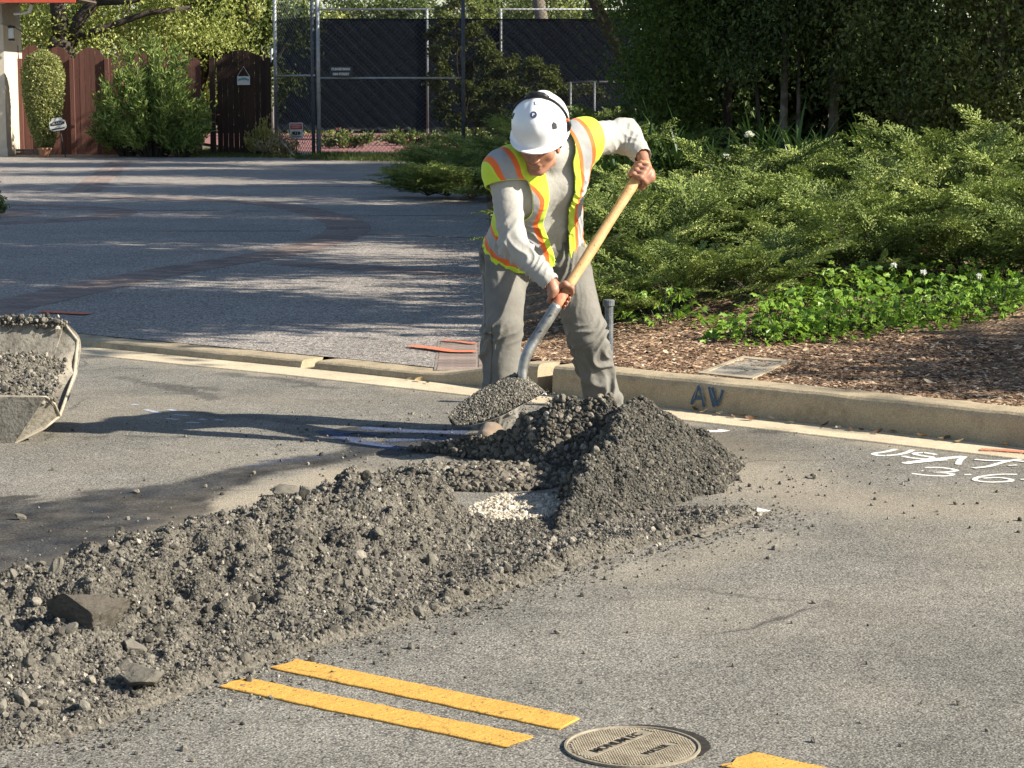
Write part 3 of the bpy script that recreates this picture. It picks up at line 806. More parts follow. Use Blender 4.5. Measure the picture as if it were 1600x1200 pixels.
def heap(X, Y):
    h1, p, s, ins = wind_h(X, Y); h2 = pile_h(X, Y)
    q = np.stack([X, Y], -1)
    h = np.maximum(h1, h2)
    m = sstep(.0, .10, h)
    lumpy = np.clip(vnoise(q, 12, 57) - .15, 0, 1) + .6 * np.clip(vnoise(q, 24, 58) - .2, 0, 1); clump = .050 * fbm(q, 4.2, 3, 51) + .050 * (.5 - np.abs(vnoise(q, 8, 52))) + .030 * (.5 - np.abs(vnoise(q, 21, 53))) + .016 * (.5 - np.abs(vnoise(q, 45, 54))) + .055 * lumpy * (fbm(q, 2.2, 2, 59) > -.15) - .012
    newm = sstep(.0, .03, h2 - h1)
    flank = newm * (X > .3)
    h = h + (m * .9 + .1 * (h > .004)) * clump * (1 - .62 * newm) + newm * m * (.022 * fbm(q, 13, 3, 61) + .03 * np.exp(-((X - .40) / .22) ** 2 - ((Y - 9.0) / .14) ** 2) * (vnoise(q, 16, 66) - .2))
    return h, newm, s, p, ins
hx = np.arange(-2.4, 1.1, .011); hy = np.arange(4.6, 9.9, .011)
HX, HY = np.meshgrid(hx, hy); Hh, Hn, _, _, _ = heap(HX, HY)
Hf = Hh + .004 * vnoise(np.stack([HX, HY], -1), 110, 3)
Hf = np.where(Hh < .003, -.025, Hf)
ny, nx = HX.shape; ii = np.arange(nx * ny).reshape(ny, nx)
F = np.stack([ii[:-1, :-1].ravel(), ii[:-1, 1:].ravel(), ii[1:, 1:].ravel(), ii[1:, :-1].ravel()], 1)
keep = (Hf.ravel()[F] > -.02).any(1); F = F[keep]
t = NT('rubble_dirt'); nw = t.attr('fresh')
old = t.ramp(t.noise(55, 6, .7), [(.3, (.05, .045, .037)), (.5, (.15, .136, .11)), (.7, (.27, .245, .20))])
old = t.mix(t.ramp(t.noise(1.6, 4, .6), [(.38, .0), (.66, .55)]), old, t.mix(1.0, old, (.48, .47, .45), 'MULTIPLY'))
new = t.ramp(t.noise(90, 6, .7), [(.3, (.03, .029, .026)), (.5, (.08, .076, .066)), (.72, (.155, .146, .125))])
c = t.mix(nw, old, new); c = t.mix(1.0, c, t.ramp(t.voro(170), [(.3, 1.1), (.9, .45)]), 'MULTIPLY')
t.col(c); t.rough(.95); t.bump(t.math('MULTIPLY', t.voro(110), -1.0), .8, .008); t.bump(t.noise(300, 3), .5, .003)
M_HEAP = t.m
uniq, inv = np.unique(F, return_inverse=True)
VV = np.stack([HX.ravel(), HY.ravel(), Hf.ravel()], 1)
fresh = np.clip(Hn.ravel(), 0, 1)
# split into the long old windrow and the fresh dark heap so each is its own thing
fm = fresh[F].mean(1) > .5
def sub(name, mask, label, cat):
    f = F[mask]; u, iv = np.unique(f, return_inverse=True)
    o = mk(name, VV[u], iv.reshape(f.shape), M_HEAP, smooth=True, vattr={'fresh': fresh[u]})
    return tag(o, label, cat, kind='stuff')
windrow = sub('rubble_heap', ~fm, 'long low heap of broken grey asphalt rubble across the road', 'rubble')
darkpile = sub('gravel_heap', fm, 'fresh dark gravel heap with a scooped side in front of the man', 'gravel')

r = np.random.default_rng(21)
def sample(n, x0, x1, y0, y1, dens):
    x = r.uniform(x0, x1, n * 6); y = r.uniform(y0, y1, n * 6); w = dens(x, y); k = r.uniform(0, 1, n * 6) < w
    return x[k][:n], y[k][:n]
def visible(x, y): return np.abs(x) < .262 * y
def nrm_h(x, y):
    e = .02; h = heap(x, y)[0]; return h
# small stones over the old heap, thinning out on the road around it
def dens_old(x, y):
    h, nw, s, p, ins = heap(x, y)
    out = np.where(ins, 0, np.exp(-p / .09) * .5) * (s < _sC + .05)
    d = np.where(h > .01, 1.0, np.maximum(out, .10 * np.exp(-np.clip(p - 1.3, 0, 9) / .18) * ins * (s < _sB))) * (1 - nw) * visible(x, y)
    return d
x, y = sample(52000, -2.6, 1.1, 4.6, 9.8, dens_old)
size = .0029 * np.exp(np.clip(r.normal(0, .55, len(x)), -1, 2.0)); h = np.maximum(heap(x, y)[0], 0)
V, Fc, C = scatter(ROCK0, np.stack([x, y, h + size * .25], 1), size, 1, np.clip(r.beta(1.6, 1.8, len(x)) + .12 * fbm(np.stack([x, y], 1), 3, 2, 5), 0, 1))
tag(mk('rubble_crumbs', V, Fc, S_OLD, windrow, fattr={'var': C}), kind='stuff')
x, y = sample(1300, -2.6, 1.0, 4.6, 9.8, lambda a, b: dens_old(a, b) * (heap(a, b)[0] > .012) * np.clip(.35 + .9 * fbm(np.stack([a, b], -1), 2.4, 3, 88), .05, 1))
size = .0088 * np.exp(np.clip(r.normal(0, .42, len(x)), -.6, 1.1)); h = np.maximum(heap(x, y)[0], 0)
V, Fc, C = scatter(ROCK1, np.stack([x, y, h + size * .2], 1), size, 2, r.beta(1.7, 2.2, len(x)))
tag(mk('rubble_stones', V, Fc, S_OLD, windrow, fattr={'var': C}), kind='stuff')
# fine crumbs on the fresh heap, coarse stones in its scooped side
def dens_new(x, y): h, nw, s, p, ins = heap(x, y); return nw * (h > .004) * visible(x, y)
x, y = sample(34000, -.9, 1.15, 7.3, 9.9, dens_new)
size = .0039 * np.exp(np.clip(r.normal(0, .46, len(x)), -1, 1.3)); h = heap(x, y)[0]
V, Fc, C = scatter(ROCK0, np.stack([x, y, h + size * .3], 1), size, 3, r.beta(1.8, 2.2, len(x)))
tag(mk('gravel_crumbs', V, Fc, S_NEW, darkpile, fattr={'var': C}), kind='stuff')
scoop = lambda a, b: dens_new(a, b) * sstep(.32, .05, a - (b - 8.0) * .22) * (b > 7.9)
x, y = sample(3300, -.8, .5, 7.8, 9.6, scoop)
size = .0100 * np.exp(np.clip(r.normal(0, .38, len(x)), -.7, .8)); h = heap(x, y)[0]
V, Fc, C = scatter(ROCK1, np.stack([x, y, h + size * .45], 1), size, 4, r.beta(1.5, 2.0, len(x)))
tag(mk('gravel_stones', V, Fc, S_COARSE, darkpile, fattr={'var': C}), kind='stuff')
# skirt of crumbs thrown round the heaps and over the road
def dens_road(x, y):
    d = np.minimum(np.hypot(x - .75, (y - 8.5)) / .5, np.hypot(x + .3, y - 9.4) / .6); h = heap(x, y)[0]
    return (np.exp(-d ** 1.4 * .9) * .9 + .012) * (h < .01) * (y < KY(x) - .05)
x, y = sample(2600, -2.5, 2.2, 4.8, 12, dens_road); size = .0035 * np.exp(np.clip(r.normal(0, .5, len(x)), -1, 1.7))
V, Fc, C = scatter(ROCK0, np.stack([x, y, size * .4 + .001], 1), size, 5, r.beta(1.5, 1.8, len(x)))
tag(mk('scattered_grit', V, Fc, S_OLD, fattr={'var': C}), kind='stuff')

# lumps one can pick out: each is a thing
protos = [mesh_data('lump', Vp, Fp, S_OLD, fattr={'var': np.full(len(Fp), v)}) for (Vp, Fp), v in zip(ROCK2 * 2, (.55, .62, .7, .5, .66, .75, .6, .48, .8, .55, .72, .6))]
def lump(name, me, loc, sc, rot, label, cat='rock', group=None):
    o = bpy.data.objects.new(name, me); o.location = loc; o.scale = sc; o.rotation_euler = rot; COL.objects.link(o)
    return tag(o, label, cat, group)
def rest_on_heap(px, py, sink=.0):
    z = .1
    for _ in range(12):
        p = at(px, py, z); z = float(max(heap(np.array([p.x]), np.array([p.y]))[0][0], 0))
    return Vector((p.x, p.y, z - sink))
big = rock_protos(1, 4, 77, 8, .12)[0]
t = NT('asphalt_chunk'); t.col(t.mix(1.0, t.ramp(t.noise(90, 5, .7), [(.3, (.07, .06, .048)), (.55, (.19, .165, .13)), (.8, (.29, .255, .20))]), t.ramp(t.noise(11, 3), [(.3, .75), (.7, 1.15)]), 'MULTIPLY')); t.rough(.95); t.bump(t.noise(150, 4), .8, .006); t.bump(t.noise(35, 3), .6, .015)
bme = mesh_data('lump', big[0] * (1 + .11 * fbm(big[0], 5, 4, 5)[:, None]), big[1], t.m)
lump('asphalt_chunk', bme, rest_on_heap(140, 955) + Vector((0, 0.03, .035)), (.135, .10, .085), (.2, .1, .3), 'largest broken asphalt chunk on the rubble heap, brown with a flat face')
lump('asphalt_chunk', protos[7], rest_on_heap(225, 1072) + Vector((0, 0, .025)), (.068, .05, .045), (.3, .4, .9), 'dark angular asphalt chunk low on the front of the rubble heap')
lump('asphalt_chunk', protos[4], rest_on_heap(205, 950) + Vector((0, 0, .02)), (.045, .04, .036), (1.1, .4, .2), 'rounded lump leaning against the largest asphalt chunk')
lump('asphalt_chunk', protos[2], rest_on_heap(90, 895) + Vector((0, 0, .04)), (.022, .03, .075), (.25, .35, .4), 'thin upright splinter of asphalt behind the largest chunk')
lump('asphalt_chunk', protos[0], rest_on_heap(445, 776) + Vector((0, .0, .02)), (.07, .05, .03), (.2, -.1, .5), 'flat dusty lump at the far edge of the rubble heap by the wet streak', )
lump('asphalt_chunk', protos[3], at(30, 812) + Vector((0, 0, .012)), (.028, .02, .014), (.2, .3, .2), 'small dark stone alone on the wet asphalt below the bucket')
lump('asphalt_chunk', protos[5], at(213, 770) + Vector((0, 0, .008)), (.024, .018, .011), (.2, .3, 1.2), 'flat stone lying on the wet streak in mid road')
lump('asphalt_chunk', protos[6], at(1497, 1102) + Vector((0, 0, .006)), (.009, .008, .008), (.2, .9, 1.2), 'small pale stone alone on the asphalt at lower right')
GL = 'grey broken asphalt lump lying loose on the rubble heap'
used = []
def dl(a, b): return dens_old(a, b) * (heap(a, b)[0] > .03)
x, y = sample(150, -1.9, .2, 5.0, 9.2, lambda a, b: dl(a, b) * np.clip(.3 + 1.2 * fbm(np.stack([a, b], -1), 1.7, 2, 89), .08, 1))
for i, (a, b) in enumerate(zip(x, y)):
    s = .0155 * math.exp(min(random.gauss(0, .34), .8)); z = float(heap(np.array([a]), np.array([b]))[0][0])
    lump('rubble_lump', protos[i % 12], (a, b, z + s * .25), (s * random.uniform(.8, 1.3), s * random.uniform(.8, 1.2), s * random.uniform(.6, 1)), [random.uniform(0, 6.28) for _ in range(3)], GL, 'rock', 'loose lumps on the rubble heap')
GS = 'small dark stone lying loose on the bare asphalt'
for i, (px, py) in enumerate([(1237, 974), (1105, 967), (1060, 1028), (1145, 1042), (1215, 1117), (1217, 1130), (1020, 1108), (1345, 1130), (1408, 1167), (1355, 1038), (1272, 943), (1135, 970), (655, 1013), (720, 1178), (870, 990), (1440, 1100), (1542, 1143), (1108, 952), (1290, 716), (1303, 718), (1410, 757), (1420, 752), (1362, 790), (1222, 738), (1465, 800), (1270, 1160), (540, 1120), (330, 1130), (470, 1110)]):
    s = .006 * random.uniform(.6, 1.6)
    lump('road_stone', protos[i % 12], at(px, py) + Vector((0, 0, s * .4)), (s * 1.3, s, s * .8), [random.uniform(0, 6.28) for _ in range(3)], GS, 'stone', 'stray stones on the asphalt')

# milled grooves at the end of the cut strip, and the pale bed exposed between the heaps
A, B = at(1040, 800), at(1190, 803)
M_MILL = pm('milled_asphalt', (.12, .105, .085), (.30, .265, .21), 60, .95, .8, 150, .006)
root = tag(mk('cut_strip', [tuple(at(*q) + Vector((0, 0, .004))) for q in ((1010, 815), (1100, 842), (1205, 802), (1060, 790))], [(0, 1, 2, 3)], M_MILL), kind='structure')
for k in range(16):
    t_ = k / 15; p = A.lerp(B, t_); q = p + Vector((-.02, -.11 + .05 * t_, 0))
    b = MB(); b.tube([p + Vector((0, 0, .003)), p.lerp(q, .5) + Vector((random.uniform(-.006, .006), 0, .006)), q + Vector((0, 0, .003))], [.006, .011, .007], 6); b.build('groove_ridge', M_MILL, root)
V, Fc = [], []
px_ = px_poly([(742, 776), (790, 762), (850, 764), (872, 778), (830, 792), (770, 792)])
x = r.uniform(-.25, .3, 9000); y = r.uniform(7.6, 8.7, 9000); k = in_poly(np.stack([x, y], 1), [tuple(at(*q, z=.05))[:2] for q in ((728, 776), (780, 754), (850, 754), (890, 772), (850, 792), (760, 798))]); x, y = x[k], y[k]
size = .0065 * np.exp(np.clip(r.normal(0, .3, len(x)), -1, 1)); h = np.maximum(heap(x, y)[0], 0)
V, Fc, C = scatter(ROCK0, np.stack([x, y, h + size * .5], 1), size, 7, r.uniform(0, 1, len(x)))
S_PALE = stone_mat('pale_gravel', [(0, (.30, .26, .2)), (.6, (.46, .40, .31)), (1, (.65, .6, .5))])
tag(mk('pale_gravel', V, Fc, S_PALE, fattr={'var': C}), kind='stuff')

# dry leaves in the gutter and along the kerb: each its own thing up to a few dozen
M_LEAF = [pm('dry_leaf', (.45, .33, .16), (.30, .19, .09), 30, .8, .2), pm('pale_leaf', (.62, .52, .36), (.45, .36, .22), 30, .8, .2), pm('brown_leaf', (.16, .09, .05), (.09, .05, .03), 30, .8, .2)]
def leaf_mesh(mat, L=.05, w=.022, curl=.3):
    V = []; n = 5
    for i in range(n + 1):
        t_ = i / n; ww = w * math.sin(math.pi * min(.97, t_ * .9 + .06)) ; z = curl * L * (t_ - .5) ** 2 * 2
        V += [(L * (t_ - .5), -ww, z + ww * .5), (L * (t_ - .5), 0, z), (L * (t_ - .5), ww, z + ww * .35)]
    F = [(i * 3 + k, (i + 1) * 3 + k, (i + 1) * 3 + k + 1, i * 3 + k + 1) for i in range(n) for k in range(2)]
    return mesh_data('leaf', V, F, mat, smooth=True)
LM = [leaf_mesh(m, .036 * s, .013 * s, c) for m in M_LEAF for s, c in ((1, .2), (1.4, .4))]
spots = [(640, 592), (655, 594), (612, 586), (590, 584), (668, 598), (560, 580), (470, 569), (405, 560), (345, 553), (1125, 647), (1145, 651), (1172, 655), (1180, 652), (1160, 650), (1236, 660), (1205, 655), (1345, 672), (1372, 676), (1395, 674), (1440, 682), (1470, 686), (1500, 690), (1330, 671), (1290, 664), (1410, 678), (1570, 696), (1310, 668), (1100, 644), (1480, 684), (1085, 640)]
for i, (px, py) in enumerate(spots):
    o = bpy.data.objects.new('fallen_leaf', LM[i % len(LM)]); o.location = at(px, py, .012); o.rotation_euler = (random.uniform(-.4, .4), random.uniform(-.4, .4), random.uniform(0, 6.28)); COL.objects.link(o)
    tag(o, 'dry fallen leaf lying in the gutter under the kerb', 'leaf', 'dry leaves along the gutter')
for i in range(46):
    X = random.uniform(.3, 3.1); d = random.triangular(.1, 2.3, .6); Y = float(KY(X)) + .27 + d
    o = bpy.data.objects.new('fallen_leaf', LM[random.randrange(2, 6) if random.random() < .3 else random.randrange(0, 4)]); o.location = (X, Y, float(bed_z(np.array(X), np.array(Y))) + .014); o.rotation_euler = (random.uniform(-.5, .5), random.uniform(-.5, .5), random.uniform(0, 6.28)); COL.objects.link(o)
    tag(o, 'dry fallen leaf lying on the bark mulch', 'leaf', 'dry leaves on the mulch')
# ================================================================== SIGNED-DISTANCE MODELLING
class Vol:
    def __init__(self, lo, hi, vox):
        self.lo = np.array(lo, np.float32); self.vox = vox
        self.n = np.ceil((np.array(hi) - self.lo) / vox).astype(int) + 1
        self.d = np.full(self.n, .5, np.float32)
    def block(self, lo, hi):
        a = np.clip(np.floor((np.array(lo) - self.lo) / self.vox).astype(int), 0, self.n); b = np.clip(np.ceil((np.array(hi) - self.lo) / self.vox).astype(int) + 1, 0, self.n)
        sl = tuple(slice(x, y) for x, y in zip(a, b))
        ax = [self.lo[k] + self.vox * np.arange(a[k], b[k], dtype=np.float32) for k in range(3)]
        return sl, np.stack(np.meshgrid(*ax, indexing='ij'), -1)
    def put(self, fn, lo, hi, k=.0, mode='add', pad=.05):
        sl, p = self.block(np.array(lo) - pad - k, np.array(hi) + pad + k)
        if p.size == 0: return
        d = fn(p); o = self.d[sl]
        if mode == 'sub': d = -d; a, b = -o, -d
        else: a, b = o, d
        if k > 0:
            h = np.clip(.5 + .5 * (b - a) / k, 0, 1); r = b + (a - b) * h - k * h * (1 - h)
        else: r = np.minimum(a, b)
        self.d[sl] = -r if mode == 'sub' else r
    def cone(self, a, b, ra, rb=None, k=.02, mode='add', side=None, flat=1.0):
        """tapered capsule; flat<1 squeezes it across the direction `side`"""
        rb = ra if rb is None else rb
        a = np.array(a, np.float32); b = np.array(b, np.float32); ab = b - a; l2 = max(float(ab @ ab), 1e-9); R = max(ra, rb)
        sd = None
        if side is not None:
            sd = np.array(side, np.float32); sd = sd / np.linalg.norm(sd)
        def fn(p):
            q = p - a; t = np.clip((q @ ab) / l2, 0, 1); v = q - t[..., None] * ab
            r = ra + (rb - ra) * t
            if sd is not None:
                s = v @ sd; L2 = (v * v).sum(-1) - s * s
                return (np.sqrt(np.maximum(L2, 0) + (s / flat) ** 2) - r) * min(1, flat)
            return np.sqrt((v * v).sum(-1)) - r
        self.put(fn, np.minimum(a, b) - R, np.maximum(a, b) + R, k, mode)
    def chain(self, pts, rad, k=.02, **kw):
        for i in range(len(pts) - 1): self.cone(pts[i], pts[i + 1], rad[i], rad[i + 1], k if i == 0 else max(k, .012), **kw)
    def ell(self, c, r, R=None, k=.02, mode='add'):
        c = np.array(c, np.float32); r = np.array(r, np.float32); M = np.eye(3) if R is None else np.array(R)
        def fn(p):
            q = (p - c) @ M; k0 = np.sqrt(((q / r) ** 2).sum(-1)); k1 = np.sqrt(((q / r ** 2) ** 2).sum(-1))
            return k0 * (k0 - 1) / np.maximum(k1, 1e-6)
        self.put(fn, c - r.max(), c + r.max(), k, mode)
    def mesh(self):
        """naive surface nets"""
        d = self.d; s = d < 0; n = d.shape
        m = np.zeros((n[0] - 1, n[1] - 1, n[2] - 1), np.int8)
        for i in (0, 1):
            for j in (0, 1):
                for k in (0, 1): m += s[i:n[0] - 1 + i, j:n[1] - 1 + j, k:n[2] - 1 + k]
        act = (m > 0) & (m < 8); I = np.argwhere(act); vid = np.full(act.shape, -1, np.int64); vid[act] = np.arange(len(I))
        acc = np.zeros((len(I), 3)); cnt = np.zeros(len(I)); cor = np.array([(i, j, k) for i in (0, 1) for j in (0, 1) for k in (0, 1)])
        for a in range(8):
            for ax in range(3):
                if cor[a][ax]: continue
                b = cor[a].copy(); b[ax] = 1
                ia, ib = I + cor[a], I + b
                da = d[ia[:, 0], ia[:, 1], ia[:, 2]]; db = d[ib[:, 0], ib[:, 1], ib[:, 2]]; x = (da < 0) != (db < 0)
                t = np.where(x, da / np.where(x, da - db, 1), 0); p = cor[a][None] + t[:, None] * (b - cor[a])[None]
                acc += np.where(x[:, None], p, 0); cnt += x
        V = (I + acc / cnt[:, None]) * self.vox + self.lo
        Fs = []
        for ax in range(3):
            u, w = (ax + 1) % 3, (ax + 2) % 3
            sl0 = [slice(1, -1)] * 3; sl0[ax] = slice(0, n[ax] - 1); sl1 = list(sl0); sl1[ax] = slice(1, n[ax])
            A, B = s[tuple(sl0)], s[tuple(sl1)]; E = np.argwhere(A != B)
            if not len(E): continue
            flip = A[E[:, 0], E[:, 1], E[:, 2]]
            base = E + 1; base[:, ax] -= 1
            def q(du, dw):
                c = base.copy(); c[:, u] += du; c[:, w] += dw; return vid[c[:, 0], c[:, 1], c[:, 2]]
            f = np.stack([q(-1, -1), q(0, -1), q(0, 0), q(-1, 0)], 1)
            f[~flip] = f[~flip][:, ::-1]; Fs.append(f)
        return V, np.concatenate(Fs)
def vnormals(V, F):
    n = np.cross(V[F[:, 2]] - V[F[:, 0]], V[F[:, 3]] - V[F[:, 1]]); N = np.zeros_like(V)
    for k in range(4): np.add.at(N, F[:, k], n)
    return N / np.maximum(np.linalg.norm(N, axis=1), 1e-9)[:, None]
def relax(V, F, it=2, w=.5):
    E = np.concatenate([F[:, [k, (k + 1) % 4]] for k in range(4)]); E = np.concatenate([E, E[:, ::-1]])
    deg = np.bincount(E[:, 0], minlength=len(V)).astype(float)
    for _ in range(it):
        S = np.stack([np.bincount(E[:, 0], V[E[:, 1], k], len(V)) for k in range(3)], 1) / np.maximum(deg, 1)[:, None]
        V = V + (S - V) * w * (deg > 0)[:, None]
    return V
def unit(v): v = np.array(v, float); return v / np.linalg.norm(v)
def folds(V, N, axis_a, axis_b, amp, freq, seed, center=None, sigma=None, slant=.5):
    """cloth creases running roughly across a limb"""
    a = np.array(axis_a, float); ax = unit(np.array(axis_b, float) - a); q = V - a
    s = q @ ax; o = q - s[:, None] * ax
    w = 1.2 * vnoise(V * 5.0, 1, seed + 3) + .5 * vnoise(V * 13, 1, seed + 5)
    u = s * freq + w * 2.1 + slant * (o @ np.array([1, .3, .2])) * freq
    tri = np.abs((u % 1) - .5) * 2; c = 1.5 * np.exp(-(tri / .38) ** 2) - .55          # narrow ridges, wide troughs
    m = np.clip(vnoise(V * 6, 1, seed + 8) * 1.4 + .6, 0, 1.15)
    if center is not None: m = m * np.exp(-(np.linalg.norm(V - np.array(center), axis=1) / sigma) ** 2)
    return 1.55 * amp * c * m

# ================================================================== THE WORKER
J = dict(
    pelvis=P(838, 384, 9.93), waist=P(842, 345, 9.86), chest=P(845, 288, 9.70), neck=P(857, 240, 9.62), head=P(843, 221, 9.49),
    shR=P(787, 268, 9.56), elR=P(802, 382, 9.48), wrR=P(861, 443, 9.385), shL=P(917, 218, 9.76), elL=P(976, 212, 9.93), wrL=P(1003, 243, 9.78),
    hipR=P(789, 398, 9.91), knR=P(786, 512, 9.66), anR=P(780, 664, 9.70), hipL=P(880, 396, 9.96), knL=P(918, 522, 9.86), anL=P(949, 645, 10.02))
J = {k: np.array(v) for k, v in J.items()}
HA = np.array(P(1006, 262, 9.70)); HB = np.array(P(868, 479, 9.36))                  # handle axis: top end, lower end of wood
hax = unit(HB - HA)
HANDLE_R = .0235
GR = np.array(P(878, 464, 9.383)); GL_ = HA + hax * .035                            # grip centres
GR = HA + hax * float((GR - HA) @ hax)
worker = empty('person', (float(J['pelvis'][0]), 9.8, 0), 'man in white hard hat and lime safety vest bending over a shovel', 'person')

def grip(vol, C, a, p, sgn, wrist, scale=1.0, r=HANDLE_R):
    """a closed hand round the handle: palm at C + p*r, fingers curling towards cross(a,p)*sgn"""
    a = unit(a); p = unit(np.array(p) - a * float(np.dot(p, a))); w = np.cross(a, p) * sgn; S = scale
    pol = lambda th, rr, off: C + a * off + (p * math.cos(th) + w * math.sin(th)) * rr
    offs = [-.036, -.0125, .0115, .0345]; rad = [.0080, .0088, .0086, .0076]; ext = [.86, 1.0, .97, .9]
    D = math.radians
    for o, fr, e in zip(offs, rad, ext):
        o *= S; fr *= S
        pts = [pol(D(22), r + .021, o * 1.02), pol(D(68), r + .019, o), pol(D(68 + 62 * e), r + .014, o * .96), pol(D(68 + 118 * e), r + .0095, o * .93)]
        vol.chain(pts, [fr * 1.15, fr * 1.05, fr, fr * .82], k=.002)
        vol.ell(pts[1], [fr * 1.2] * 3, k=.002)
    back = pol(D(-18), r + .024, 0)
    vol.cone(pol(D(16), r + .019, -.030 * S), pol(D(16), r + .019, .030 * S), .0145 * S, k=.010)
    vol.cone(pol(D(-30), r + .019, -.028 * S), pol(D(-30), r + .019, .026 * S), .0165 * S, k=.014)
    th = [pol(D(-42), r + .02, -.026 * S), pol(D(-82), r + .02, -.044 * S), pol(D(-128), r + .0145, -.047 * S), pol(D(-168), r + .0105, -.04 * S)]
    vol.chain(th, [.0145 * S, .0125 * S, .0108 * S, .0088 * S], k=.008)
    heel = pol(D(-40), r + .026, .004 * S)
    wr = np.array(wrist); vol.cone(heel, wr, .024 * S, .0265 * S, k=.016)
    return dict(p=p, w=w)

vox = .0037
B_ = Vol((-.36, 9.05, -.02), (.80, 10.35, 1.66), vox)
# torso and limbs (a little slimmer than the clothes)
sdir = unit(J['shL'] - J['shR']); up_t = unit(J['neck'] - J['pelvis']); fwd_t = unit(np.cross(up_t, sdir)); fwd_t *= -np.sign(fwd_t[1])
hdir = unit(J['hipL'] - J['hipR'])
def torso(vol, g=0.0, k=.05):
    f = fwd_t
    vol.cone(J['hipR'] * .72 + J['pelvis'] * .28, J['hipL'] * .72 + J['pelvis'] * .28, .108 + g, k=k, side=f, flat=.95)
    vol.cone(J['pelvis'] - sdir * .05, J['waist'] - sdir * .06, .118 + g, .122 + g, k=k, side=f, flat=.95); vol.cone(J['pelvis'] + sdir * .05, J['waist'] + sdir * .05, .118 + g, .118 + g, k=k, side=f, flat=.95)
    vol.cone(J['waist'] - sdir * .06, J['chest'] - sdir * .075, .118 + g, .122 + g, k=k, side=f, flat=.92); vol.cone(J['waist'] + sdir * .05, J['chest'] + sdir * .07, .116 + g, .122 + g, k=k, side=f, flat=.92)
    vol.cone(J['chest'] - sdir * .07, J['shR'] + sdir * .045, .112 + g, .072 + g, k=k, side=f, flat=.85); vol.cone(J['chest'] + sdir * .06, J['shL'] - sdir * .045, .112 + g, .072 + g, k=k, side=f, flat=.85)
    vol.cone(J['shR'], J['neck'] - sdir * .02 - up_t * .01, .064 + g, .062 + g, k=k); vol.cone(J['shL'], J['neck'] + sdir * .02 - up_t * .01, .064 + g, .062 + g, k=k)
torso(B_, -.016)
for a, b, c, ra in (('shR', 'elR', 'wrR', .043), ('shL', 'elL', 'wrL', .043)): B_.chain([J[a], J[b], J[c]], [ra, .036, .024], k=.02)
for a, b, c in (('hipR', 'knR', 'anR'), ('hipL', 'knL', 'anL')): B_.chain([J[a], J[b], J[c]], [.078, .052, .036], k=.03)
def foot(vol, an, toe, g=0.0):
    an = np.array(an); toe = unit(toe); heel = an - toe * .045; heel[2] = .045; tip = an + toe * .165; tip[2] = .034; ball = an + toe * .11; ball[2] = .042
    vol.cone(an, heel, .044 + g, .040 + g, k=.02); vol.cone(an + np.array([0, 0, -.03]), ball, .05 + g, .044 + g, k=.02); vol.cone(ball, tip, .044 + g, .032 + g, k=.02)
toeR, toeL = np.array([-.35, -.95, 0]), np.array([.25, -.97, 0])
foot(B_, J['anR'], toeR, -.008); foot(B_, J['anL'], toeL, -.008)
# head: local frame, looking down towards the blade
hf = unit([-.25, -.85, -.46]); hr = unit(np.cross([0.10, 0.05, 1.0], hf)); hu = np.cross(hf, hr)           # forward, his left (+), up
HC = J['head']
def hp(r_, f_, u_): return HC + hr * r_ + hf * f_ + hu * u_
HM = np.stack([hr, hf, hu], 1)
B_.ell(hp(0, -.005, .03), (.077, .097, .10), HM, k=.0)
B_.ell(hp(0, .03, -.045), (.062, .066, .072), HM, k=.03)            # face and jaw
B_.ell(hp(0, .072, -.108), (.026, .024, .018), HM, k=.022)          # chin
for s in (-1, 1):
    B_.ell(hp(s * .052, .045, -.035), (.022, .026, .022), HM, k=.02)      # cheekbone
    B_.cone(hp(s * .056, .015, -.085), hp(s * .02, .07, -.108), .019, .016, k=.02)   # jaw line
    B_.ell(hp(s * .033, .084, .002), (.021, .016, .013), HM, k=.008, mode='sub')     # eye socket
    B_.cone(hp(s * .014, .094, .017), hp(s * .05, .078, .016), .008, .006, k=.010)   # brow
    # ear
    B_.ell(hp(s * .080, -.005, -.022), (.011, .020, .033), HM, k=.006); B_.ell(hp(s * .089, .001, -.021), (.006, .010, .019), HM, k=.004, mode='sub')
    B_.ell(hp(s * .013, .101, -.038), (.010, .011, .008), HM, k=.006)      # nostril wing
B_.cone(hp(0, .095, .006), hp(0, .114, -.032), .009, .0125, k=.010)      # nose
B_.ell(hp(0, .114, -.034), (.013, .012, .011), HM, k=.008)
B_.cone(hp(-.020, .087, -.068), hp(.020, .087, -.068), .0075, k=.006); B_.cone(hp(-.016, .087, -.080), hp(.016, .087, -.080), .0080, k=.006)   # lips
B_.cone(hp(-.024, .101, -.0735), hp(.024, .101, -.0735), .0028, k=.003, mode='sub')
B_.cone(hp(-.012, .094, -.060), hp(.012, .094, -.060), .006, k=.01)
B_.cone(J['neck'] + up_t * -.03, hp(0, -.025, -.06), .060, .056, k=.03)
gR = grip(B_, GR, hax, [-.55, .25, .35], 1, J['wrR'], .98)
gL = grip(B_, GL_, -hax, [.62, .1, .62], -1, J['wrL'], .98)
V, F = B_.mesh(); V = relax(V, F, 1, .4)
t = NT('skin')
c = t.mix(t.ramp(t.noise(28, 5, .6), [(.35, 0.0), (.7, 1.0)]), (.40, .20, .125), (.30, .135, .08))
t.col(c); t.rough(.5); t.b.inputs['Specular IOR Level'].default_value = .4
t.b.inputs['Subsurface Weight'].default_value = .12; t.b.inputs['Subsurface Radius'].default_value = (.012, .004, .002); t.b.inputs['Subsurface Scale'].default_value = .5
t.bump(t.noise(320, 3), .12, .002)
M_SKIN = t.m
body = mk('body', V, F, M_SKIN, worker, smooth=True)
M_EYE = pm('eye_white', (.6, .55, .5), (.5, .45, .4), 40, .3, 0); M_IRIS = pm('iris', (.03, .018, .01), (.02, .012, .008), 40, .2, 0)
